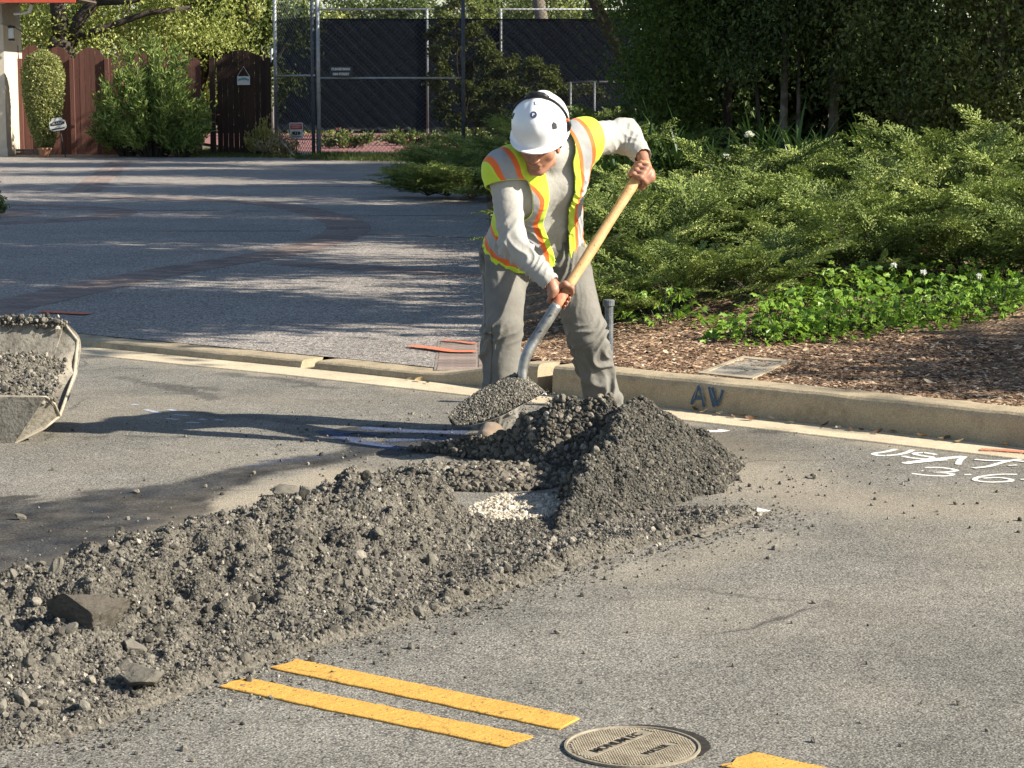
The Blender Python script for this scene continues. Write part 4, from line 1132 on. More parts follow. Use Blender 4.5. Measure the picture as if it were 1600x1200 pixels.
M_HAIR = pm('dark_hair', (.012, .010, .009), (.03, .024, .02), 300, .6, .6, 500, .002)
for s in (-1, 1):
    b = MB(); b.lathe([(.0003, -.0115), (.007, -.009), (.0112, -.002), (.0112, .003), (.007, .009), (.0003, .0115)], hp(s * .033, .077, .001), 12); b.build('eye', M_EYE, worker, smooth=True)
    b = MB(); b.tube([hp(s * .015, .1035, .019), hp(s * .03, .1, .0235), hp(s * .053, .086, .0185)], [.0035, .0045, .002], 6); b.build('eyebrow', M_HAIR, worker, smooth=True)
hv = Vol(np.minimum(hp(-.12, -.13, -.14), hp(.12, .13, .12)) - .12, np.maximum(hp(-.12, -.13, -.14), hp(.12, .13, .12)) + .12, .005)
hv.ell(hp(0, -.012, .028), (.083, .100, .105), HM, k=0); hv.ell(hp(0, .12, -.02), (.10, .105, .10), HM, k=.01, mode='sub'); hv.ell(hp(0, -.03, -.125), (.1, .13, .07), HM, k=.01, mode='sub')
V, F = hv.mesh(); mk('hair', V + .003 * vnormals(V, F) * vnoise(V, 120, 3)[:, None], F, M_HAIR, worker, smooth=True)

# ---- cloth materials
def cloth(name, c1, c2, weave=900, stain=None, bump=.25):
    t = NT(name); c = t.mix(t.ramp(t.noise(6, 5, .6), [(.35, 0.0), (.7, 1.0)]), c1, c2)
    if stain: c = t.mix(t.ramp(t.noise(9, 5, .7), [(.55, 0.0), (.75, .6)]), c, stain)
    t.col(c); t.rough(.9); t.b.inputs['Sheen Weight'].default_value = .15; t.bump(t.noise(weave, 2), bump, .001); t.bump(t.noise(60, 4), .3, .004); t.bump(t.noise(13, 3, .5, dist=.5), .45, .012); t.bump(t.voro(11, 'Distance', 'DISTANCE_TO_EDGE', vec=t.warp(.12, 6.0)), .35, .010); return t.m
M_SHIRT = cloth('grey_shirt', (.41, .395, .355), (.345, .33, .295)); M_JEAN = cloth('grey_jeans', (.205, .194, .168), (.14, .132, .113), stain=(.25, .22, .175))
M_BOOT = cloth('tan_boot', (.24, .18, .13), (.16, .12, .085), 400, (.30, .26, .21))

# ---- shirt
S_ = Vol((-.40, 9.1, .70), (.80, 10.35, 1.60), .005)
torso(S_, .004)
S_.cone(J['shR'], J['elR'], .066, .060, k=.04); S_.cone(J['elR'], J['wrR'] + unit(J['elR'] - J['wrR']) * .012, .062, .043, k=.02)
S_.cone(J['shL'], J['elL'], .078, .074, k=.04); S_.cone(J['elL'], J['wrL'] + unit(J['elL'] - J['wrL']) * .004, .072, .046, k=.03)
S_.cone(J['neck'] - up_t * .02, J['neck'] + unit(hp(0, -.02, -.06) - J['neck']) * .035, .075, .068, k=.015)
for a, b in (('elR', 'wrR'), ('elL', 'wrL')):   # open cuffs
    d = unit(J[b] - J[a]); S_.cone(J[b] - d * .006, J[b] + d * .06, .034, .05, k=.004, mode='sub')
V, F = S_.mesh(); V = relax(V, F, 2); N = vnormals(V, F)
disp = folds(V, N, J['elR'], J['wrR'], .0085, 26, 1, J['wrR'] * .5 + J['elR'] * .5, .15) + folds(V, N, J['shR'], J['elR'], .007, 17, 2, J['elR'], .17, .9)
disp += folds(V, N, J['elL'], J['wrL'], .0036, 19, 4, J['wrL'] * .4 + J['elL'] * .6, .08, 1.1) + folds(V, N, J['shL'], J['elL'], .0034, 13, 5, J['elL'], .13, 1.3)
disp += folds(V, N, J['pelvis'], J['neck'], .008, 11, 6, J['waist'], .22, 1.2) + .004 * fbm(V, 9, 3, 3)
V = relax(V + N * disp[:, None], F, 1, .4)
mk('shirt', V, F, M_SHIRT, worker, smooth=True)

# ---- trousers
T_ = Vol((-.32, 9.3, .0), (.62, 10.4, 1.02), .0055)
tw = J['waist'] * .25 + J['pelvis'] * .75
T_.cone(J['hipR'] * .75 + J['pelvis'] * .25, J['hipL'] * .75 + J['pelvis'] * .25, .122, k=.03, side=fwd_t, flat=.95); T_.cone(J['pelvis'] - sdir * .06, tw - sdir * .06, .128, .130, k=.04, side=fwd_t, flat=.95); T_.cone(J['pelvis'] + sdir * .06, tw + sdir * .06, .128, .13, k=.04, side=fwd_t, flat=.95)
for h_, k_, a_n in (('hipR', 'knR', 'anR'), ('hipL', 'knL', 'anL')):
    T_.cone(J[h_], J[k_], .112, .086, k=.05); T_.cone(J[k_], J[a_n] + np.array([0, 0, -.0]), .086, .083, k=.03)
    hem = J[a_n] + np.array([0, 0, -.025]); T_.cone(J[a_n], hem, .084, .090, k=.02); T_.cone(J[a_n] + np.array([0, 0, -.05]), J[a_n] + np.array([0, 0, -.16]), .07, .07, k=.006, mode='sub')
    def cut(p, z=float(hem[2]) - .055): return p[..., 2] - z
    T_.put(lambda p, z=float(hem[2]) - .045: p[..., 2] - z + .0 * p[..., 0], J[a_n] - .14 - np.array([0, 0, .1]), J[a_n] + .14 - np.array([0, 0, .17]), .0, 'sub', pad=.0)
V, F = T_.mesh(); V = relax(V, F, 2); N = vnormals(V, F)
disp = .006 * fbm(V, 7, 3, 9)
for h_, k_, a_n, sd in (('hipR', 'knR', 'anR', 11), ('hipL', 'knL', 'anL', 21)):
    disp += folds(V, N, J[k_], J[a_n], .017, 13, sd, J[k_] - np.array([0, 0, .03]), .13, .9) + folds(V, N, J[k_], J[a_n], .018, 16, sd + 1, J[a_n] + np.array([0, 0, .03]), .12, .6) + folds(V, N, J[h_], J[k_], .014, 9, sd + 2, J[h_] - np.array([0, 0, .05]), .15, 1.5) + folds(V, N, J[k_], J[a_n], .011, 8, sd + 3, (J[k_] + J[a_n]) / 2, .2, 1.2)
V = relax(V + N * disp[:, None], F, 1, .4)
# stitched side seams and slanted front pockets
seam = np.zeros(len(V))
for h_, k_, a_n, sg in (('hipR', 'knR', 'anR', -1), ('hipL', 'knL', 'anL', 1)):
    for a, b_ in ((J[h_], J[k_]), (J[k_], J[a_n])):
        ax_ = unit(b_ - a); q = V - a; t_ = q @ ax_; q = q - t_[:, None] * ax_; on = (t_ > -.02) & (t_ < np.linalg.norm(b_ - a) + .06) & (np.linalg.norm(q, axis=1) < .15)
        outd = unit(sdir * sg - ax_ * float(np.dot(sdir * sg, ax_)) + fwd_t * .5); fr = unit(np.cross(ax_, outd))
        seam = np.maximum(seam, on * (q @ outd > 0) * np.exp(-((q @ fr) / .0045) ** 2))
    q = V - (J[h_] + np.array([0, -.05, .09]) + sdir * sg * .035); pl_ = unit(sdir * sg * .8 + up_t * .55); seam = np.maximum(seam, (np.linalg.norm(q, axis=1) < .10) * np.exp(-((q @ pl_) / .004) ** 2) * .8)
V = V - N * (seam * .003)[:, None]
t = NT('grey_jeans_seamed'); t.t = M_JEAN.node_tree; t.m = M_JEAN; t.b = M_JEAN.node_tree.nodes['Principled BSDF']; t._c = None
src_ = t.b.inputs['Base Color'].links[0].from_socket; t.col(t.mix(t.math('MULTIPLY', t.attr('seam'), .75), src_, (.05, .047, .04)))
trous = mk('trousers', V, F, M_JEAN, worker, smooth=True, vattr={'seam': seam})
# ---- boots
for an, toe in ((J['anR'], toeR), (J['anL'], toeL)):
    lo = np.array([an[0] - .25, an[1] - .3, -.02]); Bv = Vol(lo, lo + np.array([.5, .5, .26]), .005)
    foot(Bv, an, toe, .004); Bv.cone(an, an + np.array([0, 0, .07]), .05, .056, k=.02)
    Bv.put(lambda p: p[..., 2] - .012, lo, [lo[0] + .5, lo[1] + .5, .02], .0, 'sub', pad=0)
    V, F = Bv.mesh(); V = relax(V, F, 1); bo = mk('boot', V, F, M_BOOT, worker, smooth=True)
    sv = Vol(lo, lo + np.array([.5, .5, .1]), .005); toe_ = unit(toe)
    a0 = np.array([an[0], an[1], .013]) - toe_ * .05; sv.cone(a0, a0 + toe_ * .20, .048, .045, k=.01, side=(0, 0, 1), flat=.3)
    V, F = sv.mesh(); mk('sole', V, F, M_HAIR, bo, smooth=True)

# ---- safety vest: a shell over the shirt
Vv = Vol((-.42, 9.1, .72), (.66, 10.3, 1.60), .0045)
torso(Vv, .028, .05)
capR = J['shR'] + unit(J['elR'] - J['shR']) * .10; capL = J['shL'] + unit(J['elL'] - J['shL']) * .05
Vv.cone(J['shR'], capR, .074, .082, k=.05); Vv.cone(J['shL'], capL, .088, .092, k=.03)
Vv.cone(J['waist'] - sdir * .06, J['pelvis'] - sdir * .07 + up_t * .01, .150, .186, k=.04, side=fwd_t, flat=.95); Vv.cone(J['waist'] + sdir * .05, J['pelvis'] + sdir * .05, .142, .16, k=.04, side=fwd_t, flat=.95)
V, F = Vv.mesh(); V = relax(V, F, 3); N = vnormals(V, F)
spine0, spine1 = J['pelvis'], J['neck']
def tcoords(V):
    q = V - spine0; tt = q @ up_t; s = q @ sdir - np.interp(tt, [0, .1, .28, .46], [float((J['pelvis'] - spine0) @ sdir), float((J['waist'] - spine0) @ sdir), float((J['chest'] - spine0) @ sdir), float((J['neck'] - spine0) @ sdir)]); f = q @ fwd_t
    f = f - np.interp(tt, [0, .1, .28, .46], [0, float((J['waist'] - spine0) @ fwd_t), float((J['chest'] - spine0) @ fwd_t), float((J['neck'] - spine0) @ fwd_t)])
    return s, tt, f
s, tt, f = tcoords(V); TL = float(np.linalg.norm(spine1 - spine0))
V = V + N * (folds(V, N, J['pelvis'], J['neck'], .007, 9, 31, J['waist'], .28, 2.2) + .006 * fbm(V, 8, 3, 33) + .004 * folds(V, N, J['shR'], J['elR'], 1, 14, 35, J['shR'], .15))[:, None]
def arm_out(V, sh, el, cap, rr):
    d = unit(J[el] - J[sh]); return (V - J[sh]) @ d, np.linalg.norm((V - J[sh]) - ((V - J[sh]) @ d)[:, None] * d, axis=1)
dR, oR = arm_out(V, 'shR', 'elR', .1, .1); dL, oL = arm_out(V, 'shL', 'elL', .1, .1)
rem = np.zeros(len(V), bool)
rem |= tt < np.where(s > .05, -.045, .012)                                     # hem
rem |= (dR > .062 + .25 * np.clip(-(V - J['shR']) @ sdir, -.1, .1) * -1 * 0) & (oR < .108) & (tt > .16)      # arm holes
rem |= (dL > .015) & (oL < .115) & (tt > .2)
top = np.linalg.norm(V - (J['neck'] + up_t * .02), axis=1)
rem |= (tt > TL - .012) & (top < .118)                                     # neck
s_l = np.interp(tt, [-.05, .08, .25, TL], [.0, -.024, -.064, -.074]); s_r = np.interp(tt, [-.05, .08, .25, TL], [.045, .062, .068, .062])
rem |= (f > .0) & (s > s_l) & (s < s_r)                                    # open front
keep = ~rem[F].any(1); F2 = F[keep]; u, iv = np.unique(F2, return_inverse=True); F2 = iv.reshape(F2.shape); V2 = V[u]; 
# smooth the cut borders
E = np.concatenate([F2[:, [k, (k + 1) % 4]] for k in range(4)]); key = np.sort(E, 1); uq, ix, ct = np.unique(key, axis=0, return_index=True, return_counts=True); bd = E[ix[ct == 1]]
nb = np.zeros(len(V2), bool); nb[bd.ravel()] = True
for _ in range(40):
    S = np.zeros_like(V2); dg = np.zeros(len(V2))
    for a, b in ((0, 1), (1, 0)): np.add.at(S, bd[:, a], V2[bd[:, b]]); np.add.at(dg, bd[:, a], 1)
    V2[nb] += .5 * (S[nb] / dg[nb][:, None] - V2[nb])
N2 = vnormals(V2, F2); s2, t2, f2 = tcoords(V2)
nV = len(V2); inner = V2 - N2 * .0045
Fall = np.concatenate([F2, F2[:, ::-1] + nV, np.stack([bd[:, 1], bd[:, 0], bd[:, 0] + nV, bd[:, 1] + nV], 1)])
sl2 = np.interp(t2, [-.05, .08, .25, TL], [.0, -.024, -.064, -.074]); sr2 = np.interp(t2, [-.05, .08, .25, TL], [.045, .062, .068, .062])
off = np.where(s2 < (sl2 + sr2) / 2, sl2 - s2 - .085 * sstep(.40, .54, t2), s2 - sr2 - .01)                   # distance from the front opening
at_ = {'off': np.r_[off, off], 'tall': np.r_[t2, t2], 'inside': np.r_[np.zeros(nV), np.ones(nV)], 'front': np.r_[f2, f2], 'edge': np.r_[nb * 1.0, nb * 1.0]}
t = NT('safety_vest')
o_, h_ = t.attr('off'), t.attr('tall')
LIME, ORG, SIL = (.60, .78, .045), (.85, .16, .03), (.34, .345, .35)
ve = t.ramp(t.math('MULTIPLY_ADD', o_, 4.0, .1), [(0, LIME), (.212, ORG), (.305, SIL), (.53, ORG), (.62, LIME)], 'CONSTANT')
ho = t.ramp(t.math('MULTIPLY_ADD', h_, 4.0, .1), [(0, 0.0), (.26, 1.0), (.66, 0.0)], 'CONSTANT')
hc = t.ramp(t.math('MULTIPLY_ADD', h_, 4.0, .1), [(0, ORG), (.35, SIL), (.57, ORG)], 'CONSTANT')
vemask = t.ramp(t.math('MULTIPLY_ADD', o_, 4.0, .1), [(0, 0.0), (.212, 1.0), (.62, 0.0)], 'CONSTANT')
c = t.mix(t.math('MULTIPLY', ho, t.math('GREATER_THAN', o_, .04)), LIME, hc); c = t.mix(vemask, c, ve)
c = t.mix(t.attr('inside'), c, (.55, .72, .05)); c = t.mix(t.math('GREATER_THAN', t.attr('edge'), .55), c, (.66, .80, .12))
c = t.mix(t.ramp(t.noise(14, 5, .6), [(.45, 0.0), (.8, .35)]), c, (.30, .30, .12))
t.col(c); t.rough(.7); t.b.inputs['Sheen Weight'].default_value = .1; t.bump(t.voro(420), .3, .001); t.bump(t.noise(45, 4), .3, .005)
vest = mk('vest', np.r_[V2, inner], Fall, t.m, worker, smooth=True, vattr=at_)

# ---- hard hat
t = NT('white_helmet'); c = t.mix(t.ramp(t.noise(9, 5, .7), [(.5, 0.0), (.8, .5)]), (.80, .80, .79), (.62, .60, .57)); c = t.mix(t.ramp(t.noise(48, 4, .7), [(.66, 0.0), (.74, .5)]), c, (.3, .28, .26)); t.col(c); t.rough(.35); t.b.inputs['Specular IOR Level'].default_value = .5
M_HELM = t.m; M_BLACK = pm('black_plastic', (.014, .014, .015), (.03, .03, .03), 30, .45, .1); M_GREY = pm('dark_vent', (.03, .032, .035), (.05, .05, .052), 40, .7, .1); M_LOGO = pm('blue_logo', (.05, .065, .13), (.08, .09, .16), 200, .5, 0)
QC = hp(0.004, -.010, .096)
def qp(r_, f_, u_): return QC + hr * r_ + hf * f_ + hu * u_
A_, F_, U_ = .123, .150, .118
hel = Vol(QC - .24, QC + .24, .004)
hel.ell(qp(0, 0, 0), (A_, F_, U_), HM, k=0)
hel.put(lambda p: -((p - QC) @ hu + .012), QC - .22, QC + .22, .0, 'sub', pad=0)      # keep above the rim... (inverted below)
hel.d = np.minimum(hel.d, .5)
def dome(p):
    q = (p - QC) @ HM; r = np.array([A_, F_, U_], np.float32); k0 = np.sqrt(((q / r) ** 2).sum(-1)); k1 = np.sqrt(((q / r ** 2) ** 2).sum(-1)); e = k0 * (k0 - 1) / np.maximum(k1, 1e-6)
    qs = q.copy(); qs[..., 2] = np.where(q[..., 2] < 0, q[..., 2] * .18, q[..., 2]); k0 = np.sqrt(((qs / r) ** 2).sum(-1)); k1 = np.sqrt(((qs / r ** 2) ** 2).sum(-1)); e = k0 * (k0 - 1) / np.maximum(k1, 1e-6)
    ridge = .006 * np.exp(-(q[..., 0] / .030) ** 4) * np.clip(q[..., 2] / .06, 0, 1); e = e - ridge
    sh = np.abs(e + .004) - .004                                                           # a shell
    d = np.maximum(sh, -(q[..., 2] + .050 + .010 * (q[..., 1] / .15)))
    # short brim at the front, thin rim elsewhere
    el = np.sqrt((q[..., 0] / (A_ + .004)) ** 2 + ((q[..., 1] - .018) / (F_ + .016)) ** 2); zb = -.042 - .016 * np.clip(q[..., 1] / .15, 0, 1.3) - .006 * (q[..., 0] / .1) ** 2
    brim = np.maximum(np.maximum(np.abs(q[..., 2] - zb) - .0032, (el - 1) * .12), (.70 - el) * .12)
    h = np.clip(.5 + .5 * (brim - d) / .012, 0, 1); return brim + (d - brim) * h - .012 * h * (1 - h)
hel.d[:] = .5; hel.put(dome, QC - .22, QC + .22, 0, pad=0)
V, F = hel.mesh(); V = relax(V, F, 1, .5); helmet = mk('helmet', V, F, M_HELM, worker, smooth=True)
def on_dome(r_, f_, lift=.0):
    """point and normal of the helmet above (r,f)"""
    u = U_ * math.sqrt(max(0, 1 - (r_ / A_) ** 2 - (f_ / F_) ** 2)); n = unit(hr * r_ / A_ ** 2 + hf * f_ / F_ ** 2 + hu * u / U_ ** 2)
    rd = .006 * math.exp(-(r_ / .03) ** 4) * min(1, max(0, u / .06)); return qp(r_, f_, u) + n * (lift + rd), n
def ang(az, el_):
    """helmet surface at azimuth (0 front, + his left) and elevation"""
    d = np.array([math.sin(az) * math.cos(el_), math.cos(az) * math.cos(el_), math.sin(el_)]); k = 1 / math.sqrt((d[0] / A_) ** 2 + (d[1] / F_) ** 2 + (d[2] / U_) ** 2); d = d * k
    n = unit(hr * d[0] / A_ ** 2 + hf * d[1] / F_ ** 2 + hu * d[2] / U_ ** 2); return qp(*d), n
def badge(name, az, el_, poly, mat, lift=.0015, par=helmet, th=.002):
    p, n = ang(math.radians(az), math.radians(el_)); x = unit(np.cross(hu, n)); y = np.cross(n, x); b = MB(); V = [p + n * lift + x * u + y * v for u, v in poly] + [p + n * (lift - th * 2) + x * u + y * v for u, v in poly]
    k = len(poly); b.add(V, [tuple(range(k))] + [(i, k + i, k + (i + 1) % k, (i + 1) % k) for i in range(k)]); return b.build(name, mat, par)
circ = lambda r_, n=20, a=1.0: [(r_ * math.cos(2 * math.pi * i / n), r_ * a * math.sin(2 * math.pi * i / n)) for i in range(n)]
badge('emblem', 0, 38, circ(.0155), M_LOGO, .0085, th=.003); badge('emblem_mark', 0, 38, [(-.004, -.007), (-.001, -.007), (.0, .0), (.005, .0), (.005, .004), (-.001, .007), (-.005, .004)], M_HELM, .0100)
badge('vent', 42, 16, [(-.011, -.012), (.010, -.016), (.013, .004), (.001, .017), (-.011, .009)], M_GREY, .002)
badge('vent', -62, 20, circ(.009, 14, 1.7), M_GREY, .002)
badge('vent', 46, 42, circ(.0035, 8, .6), M_GREY, .002)
badge('sticker', 10, 64, [(-.014, -.009), (.016, -.011), (.016, .011), (-.014, .012)], M_HELM, .0085)
# headset band over the crown, clip and ear piece on his left
b = MB(); pts = []; 
for k in range(15):
    a = math.radians(-62 + 165 * k / 14); d = np.array([math.sin(a), .055, math.cos(a)]); kk = 1 / math.sqrt((d[0] / A_) ** 2 + (d[1] / F_) ** 2 + (d[2] / U_) ** 2); pts.append(qp(*(d * kk * 1.035)))
b.tube(pts, [.006] * 15, 8); band = b.build('headband', M_BLACK, helmet, smooth=True)
b = MB(); b.tube([pts[3] + hu * .004, pts[4] + hu * .006, pts[5] + hu * .006, pts[6] + hu * .006, pts[7] + hu * .003], [.010, .0155, .017, .0155, .009], 10); b.build('band_pad', M_BLACK, helmet, smooth=True)
b = MB(); b.tube([pts[12], pts[13], pts[14]], [.009, .013, .010], 10); b.build('clip', M_BLACK, helmet, smooth=True)
M_ORG = pm('orange_plastic', (.75, .16, .04), (.7, .14, .03), 20, .5, 0); b = MB(); b.tube([pts[12] - hr * .0 + hf * .004, pts[12] + hf * .012], [.008, .006], 8); b.build('clip_tab', M_ORG, helmet)
b = MB(); b.tube([pts[14], hp(.098, .0, .0), hp(.093, .004, -.02)], [.006, .005, .004], 8); b.build('strap', M_BLACK, helmet, smooth=True)
b = MB(); b.tube([pts[0], hp(-.096, .0, .0), hp(-.09, .004, -.045)], [.006, .008, .006], 8); b.build('strap', M_BLACK, helmet, smooth=True)

# ================================================================== SHOVEL
shovel = empty('shovel', (float(HB[0]), float(HB[1]), 0), 'long wooden handled shovel gripped by the man, its blade full', 'shovel')
t = NT('worn_handle_wood'); m_ = t.mapped((1, 1, 1)); 
c = t.mix(t.ramp(t.noise(22, 6, .65), [(.3, 0.0), (.7, 1.0)]), (.62, .40, .19), (.46, .26, .11)); 
c = t.mix(t.ramp(t.noise(70, 5, .75), [(.60, 0.0), (.66, .85)]), c, (.07, .05, .035)); t.col(c); t.rough(.6); t.bump(t.noise(120, 4), .3, .003); M_WOOD = t.m
M_WRED = pm('red_painted_wood', (.52, .10, .07), (.56, .30, .16), 25, .6, .2); M_STEEL = pm('worn_steel', (.42, .41, .38), (.22, .21, .19), 18, .42, .3, 80, .003, metal=.75)
wood_end = HB - hax * .075
b = MB(); n = 12; b.tube([HA - hax * .028, HA - hax * .022] + [HA + (wood_end - HA) * (k / n) for k in range(n + 1)], [HANDLE_R * .8, HANDLE_R] + [HANDLE_R * (1.0 + .06 * math.sin(k)) * .98 for k in range(n + 1)], 16); b.build('handle', M_WOOD, shovel, smooth=True)
b = MB(); b.tube([wood_end, HB + hax * .01], [HANDLE_R * 1.0, HANDLE_R * .98], 16); b.build('painted_band', M_WRED, shovel, smooth=True)
SK = [np.array(P(*q)) for q in ((870, 477, 9.36), (852, 506, 9.335), (834, 534, 9.312), (822, 557, 9.295), (817, 578, 9.285), (816, 596, 9.275))]
c_ = catmull(SK, 5); b = MB(); b.tube([tuple(p) for p in c_], list(np.interp(np.linspace(0, 1, len(c_)), [0, .5, .85, 1], [.0255, .0245, .021, .017])), 14); sock = b.build('socket', M_STEEL, shovel, smooth=True)
for k in (3, 7):
    b = MB(); b.lathe([(.006, 0), (.006, .003), (.003, .004)], tuple(c_[k] + np.array([.004, -.026, .004])), 8); b.build('rivet', M_STEEL, sock)
# blade: heel near the socket end, tip to the lower left
heel = np.array(P(832, 601, 9.29)); tip = np.array(P(717, 654, 9.12)); bl = unit(tip - heel); BL_ = float(np.linalg.norm(tip - heel)) + .04
bs = unit(np.cross([0.25, -.35, 1.0], bl)); bn = np.cross(bl, bs); bn = bn if bn[2] > 0 else -bn
V, F = [], []; nu, nv = 14, 13
for i in range(nu + 1):
    t_ = i / nu; w = .100 * (1.0 - .04 * t_) if t_ < .45 else .100 * .98 * math.sqrt(max(0.0, 1 - ((t_ - .45) / .55) ** 2.0)) + .003
    for j in range(nv):
        v = -1 + 2 * j / (nv - 1); dish = .030 * v * v * (1 - .5 * t_) + .012 * (1 - t_) ** 2 - .012 * t_ * 0
        ridge = .012 * math.exp(-(v / .18) ** 2) * max(0, 1 - t_ * 2.2)
        V.append(heel + bl * (t_ * BL_ - .01) + bs * v * w + bn * (dish + ridge - .02))
V = np.array(V); k = nv; F = [(i * k + j, i * k + j + 1, (i + 1) * k + j + 1, (i + 1) * k + j) for i in range(nu) for j in range(k - 1)]
n0 = len(V); V = np.r_[V, V - bn * .003]; F += [tuple(n0 + x for x in f[::-1]) for f in F]
loop = [j for j in range(k)] + [(i + 1) * k - 1 for i in range(1, nu + 1)] + [nu * k + j for j in range(k - 2, -1, -1)] + [i * k for i in range(nu - 1, 0, -1)]
F += [(loop[i], loop[(i + 1) % len(loop)], loop[(i + 1) % len(loop)] + n0, loop[i] + n0) for i in range(len(loop))]
blade = mk('blade', V, F, M_STEEL, shovel, smooth=True)
for s in (-1, 1):
    b = MB(); b.tube([heel + bs * s * .105 - bn * .0 + bn * .008, heel + bs * s * .05 + bn * .002], [.006, .006], 8); b.build('foot_rest', M_STEEL, blade, smooth=True)
# the load on the blade
def load_pt(t_, v, hgt=1.0):
    w = .093 if t_ < .45 else .093 * math.sqrt(max(0.0, 1 - ((t_ - .45) / .57) ** 2.0)); z = .060 * (1 - v * v) ** .8 * float(np.interp(t_, [0, .12, .3, .6, .85, 1], [.45, .95, 1.1, .85, .35, 0]))
    return heel + bl * (t_ * BL_ - .005) + bs * v * w + bn * (z + .030 * v * v * (1 - .5 * t_) - .016)
V, F = [], []; nu, nv = 40, 30
for i in range(nu + 1):
    for j in range(nv + 1): V.append(load_pt(i / nu, -1 + 2 * j / nv))
V = np.array(V); V += bn * (.010 * fbm(V, 25, 3, 5) + .005 * vnoise(V, 80, 6))[:, None]
k = nv + 1; F = [(i * k + j, i * k + j + 1, (i + 1) * k + j + 1, (i + 1) * k + j) for i in range(nu) for j in range(nv)]
load = tag(mk('shovel_load', V, F, M_HEAP, smooth=True, vattr={'fresh': np.full(len(V), .5)}), 'heap of dark gravelly asphalt carried on the shovel blade', 'gravel', kind='stuff')
r = np.random.default_rng(5); pos = np.array([load_pt(a, b_) for a, b_ in zip(r.uniform(.0, .98, 4600), r.uniform(-1, 1, 4600))]); size = .0030 * np.exp(np.clip(r.normal(0, .42, len(pos)), -1, 1.1))
V, Fc, C = scatter(ROCK0, pos + bn * .002, size, 8, np.clip(r.beta(2.0, 1.5, len(pos)), 0, .95)); tag(mk('load_crumbs', V, Fc, S_OLD, load, fattr={'var': C}), kind='stuff')
# grit falling from the blade
n = 420; tt_ = r.uniform(0, 1, n); src = heel + bl * (.02 + .1 * tt_[:, None]) + bs * r.normal(.0, .07, n)[:, None]; src = np.where((r.uniform(0, 1, n) < .35)[:, None], heel + bs * .08 + np.array([.03, 0, 0]) + r.normal(0, .018, (n, 3)), src)
src[:, 2] -= .01 + r.uniform(0, 1, n) ** 1.3 * .26; src += r.normal(0, .012, (n, 3)); src = src[src[:, 2] > .02]
size = .0028 * np.exp(np.clip(r.normal(0, .45, len(src)), -1, 1.3)); V, Fc, C = scatter(ROCK0, src, size, 9, r.beta(2, 1.3, len(src)))
tag(mk('falling_grit', V, Fc, S_COARSE, fattr={'var': C}), 'loose grit falling off the raised shovel blade', 'gravel', kind='stuff')
# ================================================================== LOADER BUCKET
def ptube(pts, r, n=8): b = MB(); b.tube(pts, r, n); return b
def plate(poly, nrm_, th):
    nrm_ = Vector(nrm_).normalized(); V = [Vector(p) for p in poly]; k = len(V)
    V2 = V + [p + nrm_ * th for p in V]
    return [tuple(v) for v in V2], [tuple(range(k))[::-1], tuple(range(k, 2 * k))] + [(i, (i + 1) % k, k + (i + 1) % k, k + i) for i in range(k)]
t = NT('dusty_bucket_steel'); c = t.mix(t.ramp(t.noise(9, 6, .7), [(.35, 0.0), (.65, 1.0)]), (.31, .28, .225), (.19, .172, .14)); c = t.mix(t.ramp(t.noise(45, 5, .75), [(.5, 0.0), (.62, .8)]), c, (.10, .085, .065)); t.col(c); t.rough(.8); t.bump(t.noise(70, 5), .6, .006); M_BUCK = t.m
M_RIM = pm('worn_bright_edge', (.42, .37, .28), (.28, .24, .18), 30, .7, .4, 90, .003)
R0 = P(112, 512, 10.42)
bucket = empty('loader_bucket', (-2.6, 9.9, 0), 'dusty steel loader bucket full of dirt at the left edge', 'loader bucket')
# right end plate corners, from the front lip up to the back rim; the profile repeats along the bucket's width to the left
prof = [P(72, 620, 9.58), P(93, 650, 9.70), P(60, 676, 9.80), P(86, 668, 10.15), P(116, 585, 10.36), P(121, 532, 10.42), P(101, 506, 10.45)]
heel_ = P(22, 694, 9.60)
axis = Vector((-1, .06, 0)).normalized(); WID = 1.5
lipA, lipB, bot = prof[0], prof[1], heel_
def ext(p): return p + axis * WID
# front panel (outside of the low front wall)
def slab(name, quad, th, mat, parent, nseg=24, amp=.006, seed=0):
    a, b_, c_, d_ = [np.array(q) for q in quad]; V = []; m = nseg
    for i in range(m + 1):
        for j in range(9): u, v = i / m, j / 8; V.append((a * (1 - u) + b_ * u) * (1 - v) + (d_ * (1 - u) + c_ * u) * v)
    V = np.array(V); nn = np.cross(b_ - a, d_ - a); nn /= np.linalg.norm(nn); V += nn * (amp * fbm(V, 9, 4, seed))[:, None]
    k = 9; F = [(i * k + j, i * k + j + 1, (i + 1) * k + j + 1, (i + 1) * k + j) for i in range(m) for j in range(k - 1)]
    n0 = len(V); V = np.r_[V, V - nn * th]; F = F + [tuple(n0 + x for x in f[::-1]) for f in F]
    L_ = [j for j in range(k)] + [i * k + k - 1 for i in range(1, m + 1)] + [m * k + j for j in range(k - 2, -1, -1)] + [i * k for i in range(m - 1, 0, -1)]
    F += [(L_[i], L_[i + 1 - len(L_) if i + 1 == len(L_) else i + 1], L_[(i + 1) % len(L_)] + n0, L_[i] + n0) for i in range(len(L_))]
    return mk(name, V, F, mat, parent, smooth=False)
front_ = slab('front_wall', (ext(lipA), lipA, bot, ext(bot)), .012, M_BUCK, bucket, seed=3)
V, F = plate([lipA, lipB, P(70, 668, 9.66), bot], (0, 1, 0), .012); mk('corner_plate', V, F, M_BUCK, bucket)
back_top = prof[6]; back_bot = P(60, 640, 10.3)
slab('back_wall', (ext(back_top), back_top, back_bot, ext(back_bot)), .014, M_BUCK, bucket, seed=5)
ro_ = catmull([prof[1], prof[4], prof[5], prof[6]], 6); ri_ = catmull([P(70, 655, 9.72), P(86, 600, 10.2), P(88, 560, 10.36), P(70, 535, 10.44)], 6); V = []
